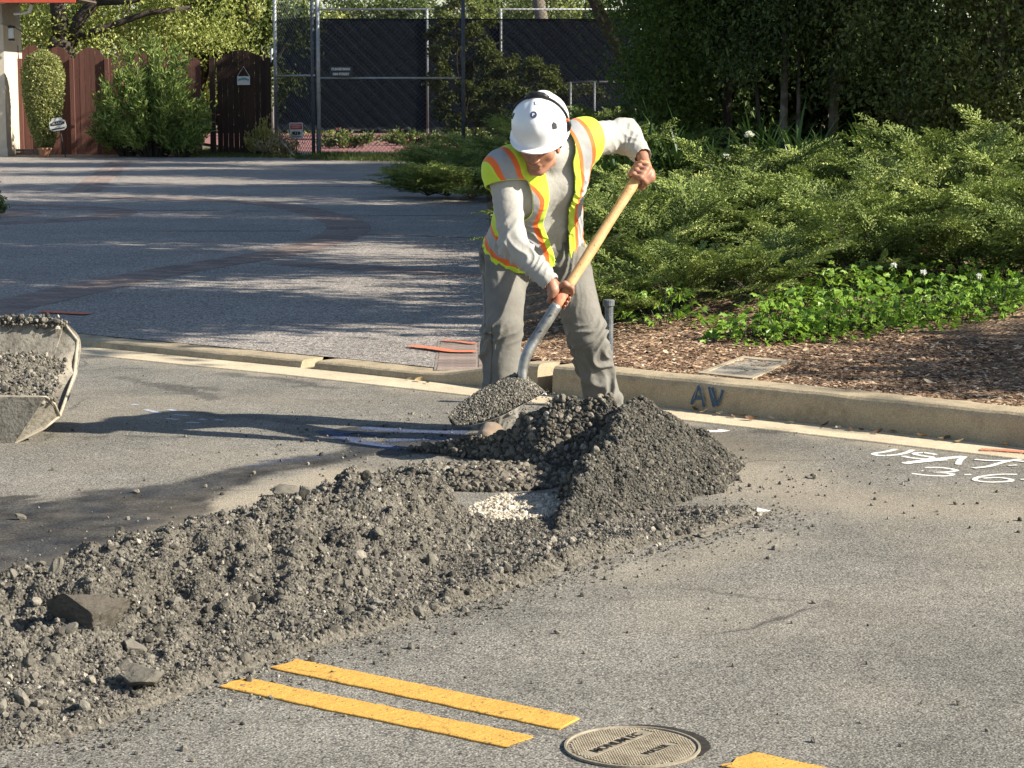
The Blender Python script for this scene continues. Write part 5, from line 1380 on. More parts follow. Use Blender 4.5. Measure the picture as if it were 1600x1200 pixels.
for a_1, b_1 in zip(ro_, ri_):
    for j in range(6): V.append(a_1 + (b_1 - a_1) * j / 5)
V = np.array(V); V[:, 0] += .006 * fbm(V, 12, 3, 4); F = [(i * 6 + j, i * 6 + j + 1, (i + 1) * 6 + j + 1, (i + 1) * 6 + j) for i in range(len(ro_) - 1) for j in range(5)]; n0 = len(V); V = np.r_[V, V + np.array([.012, .001, 0])]; F += [tuple(n0 + x for x in f[::-1]) for f in F]
mk('end_plate', V, F, M_BUCK, bucket, smooth=True)
V, F = plate([bot, P(70, 668, 9.66), P(60, 655, 10.3), P(20, 668, 10.3)], (0, 0, 1), .012); mk('floor_plate', V + [], F, M_BUCK, bucket)
V, F = plate([ext(bot), bot, P(40, 664, 10.3), ext(P(40, 664, 10.3))], (0, 0, 1), .012); mk('floor_plate', V, F, M_BUCK, bucket)
ptube([ext(lipA), lipA.lerp(ext(lipA), .02), lipA, lipA.lerp(lipB, .5) + Vector((.008, 0, .012)), lipB], [.005, .005, .005, .006, .006]).build('cutting_edge', M_RIM, bucket, smooth=True)
ptube([lipB, prof[4], prof[5], prof[6], ext(prof[6])], [.0075, .009, .009, .008, .008]).build('side_rim', M_RIM, bucket, smooth=True)
ptube([lipB, P(70, 669, 9.66), bot, ext(bot)], [.006, .006, .006, .006]).build('bottom_edge', M_RIM, bucket, smooth=True)
# the dirt in the bucket
V = []; nu, nv = 60, 30
for i in range(nu + 1):
    for j in range(nv + 1):
        u = i / nu; v = j / nv
        a = Vector(lipA) + axis * (u * 1.3 - .02) + Vector((0, .02, -.015)); b_ = P(92, 560, 10.36) + axis * (u * 1.3 - .02)
        p = a.lerp(b_, v); p.z += .05 * math.sin(math.pi * v) * min(1, u * 5) + .06 * max(0, v - .5) * min(1, u * 3); V.append(tuple(p))
V = np.array(V); V[:, 2] += .035 * fbm(V, 7, 4, 4) + .012 * vnoise(V, 30, 8)
k = nv + 1; F = [(i * k + j, (i + 1) * k + j, (i + 1) * k + j + 1, i * k + j + 1) for i in range(nu) for j in range(nv)]
dirt = tag(mk('bucket_dirt', V, F, M_HEAP, smooth=True, vattr={'fresh': np.zeros(len(V))}), 'dry grey dirt and rubble heaped inside the loader bucket', 'dirt', kind='stuff')
r = np.random.default_rng(15); q = V[r.integers(0, len(V), 6000)] + r.normal(0, .012, (6000, 3)) * np.array([1, 1, .2]); q = q[q[:, 0] > -2.75]
V2, F2, C2 = scatter(ROCK0, q, .0055 * np.exp(np.clip(r.normal(0, .5, len(q)), -1, 1.3)), 9, np.clip(r.beta(1.6, 1.3, len(q)), 0, .94)); tag(mk('dirt_crumbs', V2, F2, S_OLD, dirt, fattr={'var': C2}), kind='stuff')
ro = np.array(prof[6]); n = 900; q = ro + np.array(axis) * r.uniform(.0, .55, n)[:, None] + r.normal(0, .012, (n, 3)) + np.array([0, -.02, .006]); q[:, 2] += .03 * r.uniform(0, 1, n) * np.sin(np.clip((ro[0] - q[:, 0]) / .4, 0, 1) * 3.1)
V2, F2, C2 = scatter(ROCK0, q, .0055 * np.exp(np.clip(r.normal(0, .5, n), -1, 1.2)), 10); tag(mk('rim_dirt', V2, F2, S_OLD, dirt, fattr={'var': C2}), kind='stuff')

# ================================================================== FAR SIDE OF THE COURT YARD
FY = 53.5
def wood(name, c1, c2):
    t = NT(name); v = t.mapped((14, 14, .8)); c = t.mix(t.ramp(t.noise(3, 5, .6, vec=v), [(.3, 0.0), (.7, 1.0)]), c1, c2)
    oi = t.t.nodes.new('ShaderNodeObjectInfo'); c = t.mix(1.0, c, t.ramp(oi.outputs['Random'], [(0, .8), (1, 1.15)]), 'MULTIPLY')
    t.col(c); t.rough(.85); t.bump(t.noise(3, 5, vec=v), .3, .01); return t.m
M_REDW = wood('red_stained_wood', (.15, .066, .05), (.09, .042, .034)); M_DARKW = wood('dark_brown_wood', (.055, .03, .022), (.035, .02, .016))
M_STUC = pm('cream_stucco', (.62, .55, .43), (.56, .49, .38), 8, .9, .4, 120, .006); M_STUC2 = pm('grey_stucco', (.40, .37, .33), (.35, .32, .28), 8, .9, .4, 120, .006)
def boards(root, x0, x1, ztop, Y, wd, mat, z0=.05, gap=.006, th=.022):
    n = max(1, round((x1 - x0) / wd)); w = (x1 - x0) / n
    for i in range(n):
        a, b_ = x0 + i * w + gap / 2, x0 + (i + 1) * w - gap / 2; za, zb = ztop((a - x0) / (x1 - x0)), ztop((b_ - x0) / (x1 - x0)); yo = Y + random.uniform(-.004, .004)
        V = [(a, yo, z0), (b_, yo, z0), (b_, yo, zb), (a, yo, za)]; V += [(x, y + th, z) for x, y, z in V]
        mk('board', V, [(0, 1, 2, 3), (7, 6, 5, 4), (0, 4, 5, 1), (1, 5, 6, 2), (2, 6, 7, 3), (3, 7, 4, 0)], mat, root)
def X(px, Y=FY): return (px - 800) / 3400 * Y * 1.0035
def Zp(py, Y=FY): return P(800, py, Y).z
# scalloped fence panels
segs = [(22, 42, lambda t: Zp(82 - 12 * t)), (42, 78, lambda t: Zp(88 - 18 * math.sin(math.pi * min(1, .15 + t * .7)))), (78, 122, lambda t: Zp(90 - 18 * math.sin(math.pi * t) ** .7)), (122, 176, lambda t: Zp(92 - 18 * math.sin(math.pi * t) ** .7)), (176, 250, lambda t: Zp(94 - 16 * math.sin(math.pi * t) ** .7)), (250, 322, lambda t: Zp(96 - 12 * math.sin(math.pi * t) ** .7))]
LABF = ['narrow end panel of the red wooden fence by the house', 'red scalloped fence panel behind the clipped columnar bush', 'red scalloped fence panel right of the clipped columnar bush', 'red scalloped fence panel left of the big oleander', 'red scalloped fence panel hidden behind the big oleander', 'dark fence panel between the oleander and the arched gate']
for (a, b_, zf), lb in zip(segs, LABF):
    rt = empty('wooden_fence', (X(a), FY, .0), lb, 'fence', 'scalloped wooden fence panels')
    boards(rt, X(a) + .05, X(b_) - .03, zf, FY, .14, M_REDW)
    b = MB(); b.box((X(a), FY - .02, Zp(92) / 2 + .03), (.1, .1, Zp(92) - .04), bev=.01); b.build('fence_post', M_REDW, rt)
    b = MB(); b.box(((X(a) + X(b_)) / 2, FY + .05, 1.6), (X(b_) - X(a) - .08, .05, .09)); b.box(((X(a) + X(b_)) / 2, FY + .05, .4), (X(b_) - X(a) - .08, .05, .09)); b.build('fence_rail', M_REDW, rt)
# arched gate
gate = empty('wooden_gate', (X(370), FY, 0), 'dark arched wooden gate with a small hanging sign', 'gate')
boards(gate, X(345), X(420), lambda t: Zp(97 - 19 * math.sin(math.pi * t) ** .8), FY - .03, .13, M_DARKW)
for px in (338, 424): b = MB(); b.box((X(px), FY - .03, Zp(90) / 2), (.13, .13, Zp(90)), bev=.012); b.build('gate_post', M_DARKW, gate)
b = MB(); b.box((X(410), FY - .07, 1.05), (.03, .03, .16), bev=.008); b.build('handle', M_BLACK, gate)
ps = (X(387), FY - .12, Zp(126)); sg = empty('hanging_sign', ps, 'small white and teal sign hanging on the dark arched gate', 'sign')
M_SW = pm('sign_white', (.62, .62, .58), (.5, .5, .46), 20, .6, 0); M_TEAL = pm('sign_teal', (.10, .25, .27), (.14, .3, .31), 20, .6, 0); M_SRED = pm('sign_red', (.45, .05, .04), (.4, .045, .04), 20, .5, 0)
b = MB(); b.box(ps, (.31, .02, .21), bev=.004); b.build('board', M_SW, sg)
b = MB(); b.prism([(-.13 + .26 * i / 10, .028 + .03 * math.sin(math.pi * i / 10)) for i in range(11)] + [(.13 - .26 * i / 10, -.02 + .03 * math.sin(math.pi * i / 10)) for i in range(11)], 0, .004, M=Matrix.Translation((ps[0], ps[1] - .011, ps[2] + .01)) @ Matrix.Rotation(math.pi / 2, 4, 'X')); b.build('printed_arc', M_TEAL, sg)
b = MB(); b.tube([(ps[0] - .15, ps[1], ps[2] + .1), (ps[0], ps[1] + .02, Zp(104)), (ps[0] + .15, ps[1], ps[2] + .1)], .006, 6); b.build('cord', M_SW, sg)

# house corner with eave, lamp and gutter pipe
house = empty('house', (X(-30, 52), 52, 0), 'corner of a cream stucco house under a red eave', 'house')
hx1 = X(17, 52); b = MB(); b.box((hx1 - 3.0, 53.0, (Zp(38, 52) + .0) / 2), (6.0, 1.9, Zp(38, 52)), bev=.02); b.build('wall', M_STUC, house)
b = MB(); b.box((hx1 - 3.02, 53.02, Zp(38, 52) + .8), (6.0, 1.9, 1.596)); b.build('upper_wall', M_STUC2, house)
b = MB(); b.box((hx1 - .06, 52.0, .13), (.2, .12, .26), bev=.01); b.build('plinth', M_STUC, house)
b = MB(); b.box((hx1 - .34, 52.02, Zp(130, 52)), (.14, .06, 1.9), bev=.008); b.build('trim', M_STUC2, house)
M_EAVE = pm('red_fascia', (.55, .10, .055), (.48, .08, .045), 10, .6, .1); M_ROOFU = pm('eave_soffit', (.10, .08, .07), (.14, .11, .09), 10, .8, .1)
e0 = P(-60, 0, 51.3); e1 = P(118, 3, 51.3)
b = MB(); b.box(((e0.x + e1.x) / 2, 51.3, e0.z + .02), (e1.x - e0.x, .04, .17), bev=.006); b.build('fascia', M_EAVE, house)
b = MB(); b.box(((e0.x + e1.x) / 2, 52.65, e0.z + .05), (e1.x - e0.x - .04, 2.66, .04)); b.build('soffit', M_ROOFU, house)
for i in range(9):
    b = MB(); b.tube([(e1.x - .12 - i * .24, 51.25, e0.z + .14), (e1.x - .12 - i * .24, 54, e0.z + .9)], .1, 8); b.build('roof_tile', M_EAVE, house)
b = MB(); b.tube([P(22, 22, 51.9), P(36, 21, 51.8), P(48, 17, 51.7)], .03, 8); b.tube([P(46, 19, 51.72), P(50, 6, 51.6)], .05, 8); b.build('floodlight', M_SW, house)
b = MB(); b.lathe([(.09, 0), (.09, .03), (.05, .06), (.0, .07)], P(3, 6, 51.9), 12); b.build('ceiling_lamp', M_SW, house)
lp = P(18, 52, 51.85); lam = MB(); lam.box(lp, (.12, .12, .26), bev=.02); lam.build('lantern', pm('lamp_glass', (.55, .55, .5), (.5, .5, .46), 5, .2, 0), house)
b = MB(); b.box(lp + Vector((0, 0, .15)), (.16, .16, .05), bev=.02); b.box(lp + Vector((0, 0, -.15)), (.13, .13, .04), bev=.01); b.tube([lp + Vector((-.02, .02, .18)), lp + Vector((-.1, .14, .16))], .015, 6); b.tube([lp + Vector((.05, -.02, .17)), lp + Vector((.22, 0, .05)), lp + Vector((.42, .0, -.12))], .012, 6); b.build('lantern_bracket', M_GREY, house)

# clipped plant pot by the house
pot = empty('plant_pot', P(70, 238, 51.5), 'small terracotta plant pot at the foot of the columnar bush', 'pot'); pot.location.z = .05
b = MB(); b.lathe([(.11, 0), (.15, .18), (.165, .18), (.165, .22), (.13, .22), (.12, .17)], (pot.location.x, 51.5, .05), 18); b.build('pot', pm('terracotta', (.42, .2, .11), (.36, .17, .1), 12, .85, .2), pot)
st = empty('brick_step', P(56, 236, 52.6), 'low brick step against the red fence beside the columnar bush', 'step'); st.location.z = .05
for i in range(4):
    for j in range(2): b = MB(); b.box((X(50) + i * .22, 52.7, .1 + j * .075), (.21, .11, .065), bev=.006); b.build('brick', M_BRICK, st)

# little yard signs
def stake_sign(px, py, w, h, base_py, Y, label, red=True):
    c = P(px, py, Y); r_ = empty('yard_sign', (c.x, Y, .04), label, 'sign')
    b = MB(); b.tube([(c.x, Y + .015, .03), (c.x, Y + .015, c.z)], .014, 8); b.build('stake', M_BLACK, r_)
    return c, r_
c, rs = stake_sign(463, 204, 0, 0, 246, 53.0, 'white and red camera warning sign on a stake by the fence post')
b = MB(); b.box(c, (.325, .012, .38), bev=.004); b.build('board', M_SW, rs)
b = MB(); b.box(c + Vector((0, -.008, .10)), (.29, .006, .14)); pn = b.build('red_panel', M_SRED, rs)
text_mesh('lettering', 'WARNING', .058, c + Vector((0, -.012, .125)), (1, 0, 0), (0, 0, 1), M_SW, pn, .001); text_mesh('lettering', 'SECURITY', .05, c + Vector((0, -.012, .075)), (1, 0, 0), (0, 0, 1), M_SW, pn, .001)
b = MB(); b.prism([(-.10, -.03), (-.05, -.045), (.08, -.04), (.11, 0), (.08, .035), (-.06, .04), (-.11, .02)], 0, .006, M=Matrix.Translation(c + Vector((0, -.008, -.06))) @ Matrix.Rotation(math.pi / 2, 4, 'X')); cm = b.build('camera_symbol', M_BLACK, rs)
b = MB(); b.box(c + Vector((-.02, -.017, -.06)), (.012, .004, .05)); b.box(c + Vector((.03, -.017, -.06)), (.012, .004, .05)); b.build('stripe', M_SW, cm)
b = MB(); b.box(c + Vector((0, -.008, -.14)), (.24, .004, .015)); b.build('small_print', M_BLACK, rs)
c2 = P(90, 194, 51.2); rs = empty('yard_sign', (c2.x, 51.2, .04), 'tilted white shield shaped alarm sign in front of the columnar bush', 'sign')
b = MB(); b.tube([(c2.x + .16, 51.25, .03), (c2.x + .03, 51.22, c2.z)], .014, 8); b.build('stake', M_GREY, rs)
Mx = Matrix.Translation(c2) @ Matrix.Rotation(-.16, 4, 'Y') @ Matrix.Rotation(math.pi / 2, 4, 'X')
sh = [(-.20, -.10), (-.13, -.15), (.13, -.15), (.20, -.10), (.19, .06), (.14, .09), (.11, .15), (-.11, .15), (-.14, .09), (-.19, .06)]
b = MB(); b.prism(sh, -.006, .006, M=Mx); b.build('board', M_SW, rs)
b = MB(); b.prism([(x * .86, y * .3 + .02) for x, y in sh], .007, .010, M=Mx); b.prism([(-.15, -.12), (.15, -.12), (.15, -.09), (-.15, -.09)], .007, .010, M=Mx); gr = b.build('printed_panel', M_GREY, rs)
text_mesh('lettering', 'CRAWFORD'[:0] + 'ALARM', .075, Mx @ Vector((0, .02, .012)), Mx.to_3x3() @ Vector((1, 0, 0)), Mx.to_3x3() @ Vector((0, 1, 0)), M_SW, gr, .001)

# ---- tennis court and its chain-link fence
court = tag(mk('court', [(X(430), 54.2, .045), (X(1700), 54.2, .045), (X(1700) + 12, 82, .045), (X(430) - 8, 82, .045)], [(0, 1, 2, 3)], pm('red_court_surface', (.26, .125, .11), (.21, .10, .09), 3, .8, .2)), kind='structure')
mk('court_line', [(X(640), 60, .05), (X(1100), 60, .05), (X(1100), 60.12, .05), (X(640), 60.12, .05)], [(0, 1, 2, 3)], M_SW, court)
M_GALV = pm('galvanised_steel', (.30, .32, .33), (.42, .44, .45), 14, .5, .2, 80, .002, metal=.35); M_PDARK = pm('dark_painted_pipe', (.06, .07, .09), (.10, .115, .14), 14, .5, .2)
t = NT('dark_windscreen'); c = t.mix(t.ramp(t.noise(2.2, 4), [(.3, 0.0), (.7, 1.0)]), (.006, .0085, .011), (.012, .016, .020)); t.col(c); t.rough(.9); t.bump(t.noise(3, 3, vec=t.mapped((8, 8, .6))), .4, .05)
tr = t.t.nodes.new('ShaderNodeBsdfTransparent'); mx = t.t.nodes.new('ShaderNodeMixShader'); mx.inputs[0].default_value = .68; t.t.links.new(tr.outputs[0], mx.inputs[1]); t.t.links.new(t.b.outputs[0], mx.inputs[2]); t.t.links.new(mx.outputs[0], t.out.inputs['Surface']); M_SCREEN = t.m
M_WIRE = pm('coated_wire', (.055, .07, .085), (.08, .10, .12), 14, .5, 0)
M_SCR2 = pm('navy_windscreen', (.009, .014, .021), (.013, .020, .029), 3, .9, .2)
H_TOP = 4.3
def fence_bay(A, B, label, zs0, zs1, rail, posts, group='chain-link court fence bays', screen=True, top=H_TOP, spacing=.11, mat=None):
    A, B = Vector(A), Vector(B); L_ = (B - A).length; d = (B - A) / L_; nr = Vector((d.y, -d.x, 0))
    rt = empty('chain_link_fence', (A.x, A.y, 0), label, 'fence', group)
    for q, rad, m_ in posts: b = MB(); b.tube([A + d * q * L_ + Vector((0, 0, .0)), A + d * q * L_ + Vector((0, 0, top))], rad, 10); b.build('post', m_, rt, smooth=True)
    if rail: b = MB(); b.tube([A + Vector((0, 0, rail)), B + Vector((0, 0, rail))], .028, 8); b.build('rail', M_GALV, rt, smooth=True)
    b = MB(); b.tube([A + Vector((0, 0, top)), B + Vector((0, 0, top))], .03, 8); b.build('rail', M_GALV, rt, smooth=True)
    V, F = [], []; w = .0045; off = nr * .03
    n = int((L_ + top) / spacing)
    for sgn in (1, -1):
        for i in range(n):
            u0 = i * spacing - (top if sgn > 0 else 0); pts = []
            za, zb = .03, top
            ua, ub = (u0, u0 + (zb - za)) if sgn > 0 else (u0, u0 - (zb - za))
            # clip to 0..L
            def cl(u, z, u2, z2):
                if u < 0: z = z + (0 - u) * (z2 - z) / (u2 - u); u = 0
                if u > L_: z = z + (L_ - u) * (z2 - z) / (u2 - u); u = L_
                return u, z
            if max(ua, ub) <= 0 or min(ua, ub) >= L_: continue
            p, q = cl(ua, za, ub, zb), cl(ub, zb, ua, za)
            if abs(p[0] - q[0]) < .02: continue
            p0 = A + d * p[0] + Vector((0, 0, p[1])) + off * sgn * .1; p1 = A + d * q[0] + Vector((0, 0, q[1])) + off * sgn * .1; k = len(V)
            e = Vector((0, 0, w)); V += [p0 - e + nr * .0, p0 + e, p1 + e, p1 - e, p0 + nr * w * 2, p1 + nr * w * 2]; F += [(k, k + 4, k + 5, k + 3), (k + 4, k + 1, k + 2, k + 5), (k, k + 3, k + 2, k + 1)]
    tag(mk('wire_mesh', [tuple(v) for v in V], F, M_WIRE, rt), kind='stuff')
    if screen:
        nS = 40; V = []
        for i in range(nS + 1):
            u = i / nS * L_; sag = .03 * math.sin(u * 5) + .02 * math.sin(u * 13 + 1)
            for z in (zs0 + abs(sag), zs0 + .6, (zs0 + zs1) / 2, zs1 - .5, zs1 - abs(sag) * .5): V.append(tuple(A + d * u + Vector((0, 0, z)) - nr * (.05 + .015 * math.sin(u * 4 + z * 2))))
        F = [(i * 5 + k, (i + 1) * 5 + k, (i + 1) * 5 + k + 1, i * 5 + k + 1) for i in range(nS) for k in range(4)]
        mk('windscreen', V, F, mat or M_SCREEN, rt, smooth=True)
        b = MB(); b.tube([A + Vector((0, 0, zs1)) - nr * .05, B + Vector((0, 0, zs1)) - nr * .05], .018, 6); b.build('screen_hem', M_BLACK, rt)
    return rt
zb, zt, zr = Zp(190), Zp(30), Zp(122)
fence_bay((X(428), 54.6, .0), (X(497), 53.2, 0), 'narrow end bay of the court fence beside the dark gate', Zp(196), Zp(29, 54), Zp(118), [(0, .045, M_GALV), (.96, .045, M_PDARK)])
fence_bay((X(502), 53.3, 0), (X(725), 53.4, 0), 'court fence bay with the please park notice', Zp(201), zt + .0, zr, [(.0, .06, M_GALV), (1, .05, M_PDARK)])
fence_bay((X(725), 53.5, 0), (X(985), 53.6, 0), 'court fence bay behind the man and the hedge', Zp(200), zt, 0, [(1, .05, M_PDARK)])
pk = P(533, 113, 53.2); pr = empty('paper_notice', pk, 'small notice reading please park on street tied to the court fence', 'sign')
for z_, tx_, s_ in ((.075, 'PLEASE PARK', .078), (-.045, 'ON STREET', .078)): text_mesh('lettering', tx_, s_, pk + Vector((0, -.03, z_)), (1, 0, 0), (0, 0, 1), M_SW, pr, .003, bold=.006)
b = MB(); b.box(pk + Vector((0, .0, .015)), (.56, .01, .26)); b.build('backing', pm('notice_backing', (.05, .06, .07), (.06, .07, .08), 10, .8, 0), pr)
# far side fences of the court
fence_bay((X(430, 76), 76, 0), (X(1060, 76), 76, 0), 'far fence of the court behind the round bushes', .25, 4.05, 0, [(0, .05, M_GALV), (.38, .05, M_GALV), (.56, .05, M_GALV), (.9, .05, M_GALV)], group='far court fences', top=4.4, mat=M_SCR2, spacing=.5)
fence_bay((X(890, 62), 62, 0), (X(990, 62), 62, 0), 'low bare chain-link fence right of the white helmet', 0, 0, 0, [(.0, .04, M_GALV), (.37, .04, M_GALV), (1, .04, M_GALV)], group='far court fences', screen=False, top=Zp(128, 62))
M_SHED = pm('grey_roof', (.10, .09, .085), (.14, .125, .115), 10, .8, .2)
shed = empty('shed', (X(935, 80), 80, 0), 'low shed roof showing above the far court fence', 'shed'); b = MB(); b.box((X(940, 80), 80, 1.75), (3.2, 2.5, 3.5)); b.build('wall', M_STUC2, shed); b = MB(); b.box((X(940, 80), 80, 3.6), (3.8, 3.0, .18), bev=.02); b.build('roof', M_SHED, shed)
# ================================================================== VEGETATION
def _n(v): return v / np.maximum(np.linalg.norm(v, axis=-1, keepdims=True), 1e-9)
def kites(Pb, D, Nn, L, W, fold=.25, mid=.42):
    """leaf blades: base point, direction, normal, length, width -> folded four-point blades"""
    D = _n(D); S = _n(np.cross(D, Nn)); Nn = np.cross(S, D); n = len(Pb); V = np.empty((n, 4, 3)); L = L[:, None]; W = W[:, None]
    V[:, 0] = Pb; V[:, 2] = Pb + D * L - Nn * L * .12; m = Pb + D * L * mid + Nn * W * fold; V[:, 1] = m + S * W * .5; V[:, 3] = m - S * W * .5
    b = (np.arange(n) * 4)[:, None, None]; F = (np.array([[0, 1, 2], [0, 2, 3]])[None] + b).reshape(-1, 3)
    return V.reshape(-1, 3), F
class Leaves:
    def __init__(self): self.V, self.F, self.C, self.n = [], [], [], 0
    def add(self, V, F, c):
        self.V.append(V); self.F.append(F + self.n); self.C.append(c); self.n += len(V)
    def build(self, name, mat, parent=None):
        return mk(name, np.concatenate(self.V), np.concatenate(self.F), mat, parent, fattr={'var': np.concatenate(self.C)})
def rdir(r, n): return _n(r.normal(size=(n, 3)))

# ---- juniper
def frond_proto(r, n=11):
    Pb, D, N_, L, W = [], [], [], [], []
    for i in range(n):
        t = (i + .6) / n; p = np.array([t, 0, -.18 * t * t]); tang = np.array([1, 0, -.36 * t])
        for s in (-1, 1):
            if r.random() < .06: continue
            l = (.34 * (1 - t) ** .8 + .07) * r.uniform(.75, 1.15); a = math.radians(r.uniform(32, 50)); d = np.array([math.cos(a), s * math.sin(a), r.uniform(-.25, .3)])
            k = max(2, int(l / .055))
            for j in range(k):
                q = (j + .3) / k; pp = p + d * l * q - np.array([0, 0, .10 * q * q * l])
                b = math.radians(r.uniform(-38, 38)); dd = np.array([d[0] * math.cos(b) - d[1] * math.sin(b), d[0] * math.sin(b) + d[1] * math.cos(b), d[2] + r.uniform(-.3, .45)])
                Pb.append(pp); D.append(dd); N_.append(np.array([r.normal() * .28, r.normal() * .28, 1])); L.append(.095 * r.uniform(.7, 1.3)); W.append(.056 * r.uniform(.7, 1.2))
    for j in range(3): Pb.append(np.array([.97, 0, -.17])); D.append(np.array([1, r.uniform(-.5, .5), -.2])); N_.append(np.array([0, r.normal() * .3, 1])); L.append(.09); W.append(.03)
    return kites(np.array(Pb), np.array(D), np.array(N_), np.array(L), np.array(W), .3)
_r = np.random.default_rng(31)
FRONDS = [frond_proto(_r) for _ in range(7)]
def place_fronds(lv, r, pos, D, U, S, tint):
    """pos, direction, up, size arrays"""
    D = _n(D); Y = _n(np.cross(U, D)); Z = np.cross(D, Y); which = r.integers(0, len(FRONDS), len(pos))
    for k, (V, F) in enumerate(FRONDS):
        m = np.where(which == k)[0]
        if not len(m): continue
        B = np.stack([D[m], Y[m], Z[m]], 2) * S[m][:, None, None]
        W_ = np.einsum('nij,vj->nvi', B, V) + pos[m][:, None, :]
        lv.add(W_.reshape(-1, 3), (F[None] + (np.arange(len(m)) * len(V))[:, None, None]).reshape(-1, 3), np.clip(np.repeat(tint[m], len(F)) + r.normal(0, .09, len(m) * len(F)), 0, 1))
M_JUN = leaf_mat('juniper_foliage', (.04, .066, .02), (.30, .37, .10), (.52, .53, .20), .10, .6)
M_BARK = pm('grey_bark', (.10, .08, .06), (.20, .17, .13), 12, .9, .7, 40, .02); M_DBARK = pm('dark_bark', (.045, .035, .028), (.085, .07, .055), 10, .95, .7, 30, .03); M_PBARK = pm('pale_bark', (.24, .215, .175), (.09, .075, .06), 9, .9, .5, 30, .015)
def juniper_proto(name, seed, nb=14, R=.80, H=.62, droop=.5):
    r = np.random.default_rng(seed); root = empty(name, (0, 0, 0), 'x', 'shrub'); lv = Leaves(); st = MB()
    for i in range(nb):
        az = 2 * math.pi * (i + r.uniform(-.4, .4)) / nb * 2.0; el = math.radians(r.uniform(12, 66) if i % 3 else r.uniform(45, 80)); l = R * r.uniform(.75, 1.2)
        h = np.array([math.cos(az), math.sin(az), 0]); pts = []
        for k in range(9):
            t = k / 8; pts.append(np.array([0, 0, .05]) + h * (l * t * math.cos(el * (1 - .45 * t))) + np.array([0, 0, 1]) * (H * 1.05 * math.sin(el) * (t - .34 * droop * t * t)))
        pts = np.array(pts); st.tube([tuple(p) for p in pts[:8]], list(np.linspace(.010, .002, 8)), 5, caps=False)
        nf = 12; T = np.linspace(.22, 1.0, nf); pp = np.stack([np.interp(T, np.linspace(0, 1, 9), pts[:, k]) for k in range(3)], 1)
        tg = _n(np.gradient(pp, axis=0)); side = _n(np.cross(tg, [0, 0, 1])); sg = np.where(np.arange(nf) % 2, 1, -1)[:, None] * r.uniform(.2, .9, (nf, 1)); sg[-1] = 0
        D = tg + side * sg + np.array([0, 0, 1]) * r.uniform(-.1, .38, (nf, 1)); S = r.uniform(.25, .42, nf) * (1.1 - .35 * T)
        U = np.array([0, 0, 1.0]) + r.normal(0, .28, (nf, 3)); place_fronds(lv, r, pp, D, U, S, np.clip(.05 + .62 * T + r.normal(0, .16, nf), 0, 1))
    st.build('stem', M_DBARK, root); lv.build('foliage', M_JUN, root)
    return root
JP = [juniper_proto('juniper', 100 + k) for k in range(4)]
def place(root_, first, loc, s, rz, label, group, sz=None):
    o = root_ if first else link_copy(root_)
    o.location = loc; o.scale = (s, s, sz or s); o.rotation_euler = (0, 0, rz); o['label'] = label
    if group: o['group'] = group
    return o
spots = [(.62, 13.35, .60), (1.02, 13.5, .72), (1.55, 13.85, .85), (2.3, 14.5, .9), (3.0, 14.5, .95), (3.7, 14.3, .95), (.8, 14.9, .85), (1.1, 15.3, .95), (1.9, 15.6, 1.0), (2.7, 15.7, 1.0), (3.5, 15.6, 1.0), (.72, 16.1, .85), (.95, 16.6, 1.0), (1.8, 16.8, 1.05), (2.6, 16.9, 1.05), (3.4, 16.9, 1.1), (4.2, 16.5, 1.1),
         (.75, 17.7, .85), (1.15, 18.2, 1.0), (2.0, 18.4, 1.05), (2.9, 18.5, 1.1), (3.8, 18.4, 1.2), (4.7, 18.0, 1.2), (.5, 19.3, .75), (1.3, 19.7, .72), (2.2, 19.9, .78), (3.1, 20.0, .85), (4.0, 20.0, 1.0), (4.9, 20.0, 1.15), (5.6, 19.0, 1.2)]
JL = {0: 'juniper at the front left corner of the bed behind the pipe', 5: 'juniper above the ivy at the right edge of the photo', 1: 'low juniper in the front row right of the pipe'}
ROWS = {}
for x, y, s in spots: ROWS.setdefault('front' if y < 14.6 else 'second' if y < 16.0 else 'third' if y < 17.3 else 'fourth' if y < 19.05 else 'back', []).append((x, y))
ORD = ['first', 'second', 'third', 'fourth', 'fifth', 'sixth', 'seventh', 'eighth', 'ninth', 'tenth', 'eleventh', 'twelfth']
def jun_label(x, y):
    for k, v in ROWS.items():
        if (x, y) in v: return 'feathery juniper, %s from the left in the %s row of the planted bank' % (ORD[sorted(v).index((x, y))], k)
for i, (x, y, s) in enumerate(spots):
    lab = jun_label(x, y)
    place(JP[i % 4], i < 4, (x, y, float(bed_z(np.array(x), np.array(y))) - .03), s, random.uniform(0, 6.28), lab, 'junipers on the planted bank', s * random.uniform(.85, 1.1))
# a darker low spread of juniper by the driveway, further back
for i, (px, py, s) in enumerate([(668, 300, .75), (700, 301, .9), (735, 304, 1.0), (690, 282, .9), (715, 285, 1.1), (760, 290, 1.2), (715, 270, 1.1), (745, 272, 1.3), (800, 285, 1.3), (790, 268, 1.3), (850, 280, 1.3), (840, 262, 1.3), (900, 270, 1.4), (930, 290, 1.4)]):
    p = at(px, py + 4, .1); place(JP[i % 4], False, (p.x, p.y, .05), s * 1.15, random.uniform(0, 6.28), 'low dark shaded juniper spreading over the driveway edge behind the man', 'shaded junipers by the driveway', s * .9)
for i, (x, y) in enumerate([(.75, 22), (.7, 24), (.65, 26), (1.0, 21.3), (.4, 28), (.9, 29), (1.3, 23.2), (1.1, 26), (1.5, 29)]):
    place(JP[i % 4], False, (x, y, float(bed_z(np.array(x), np.array(y))) - .03), 1.05, random.uniform(0, 6.28), 'shaded juniper under the trees right behind the man', 'shaded junipers under the trees')

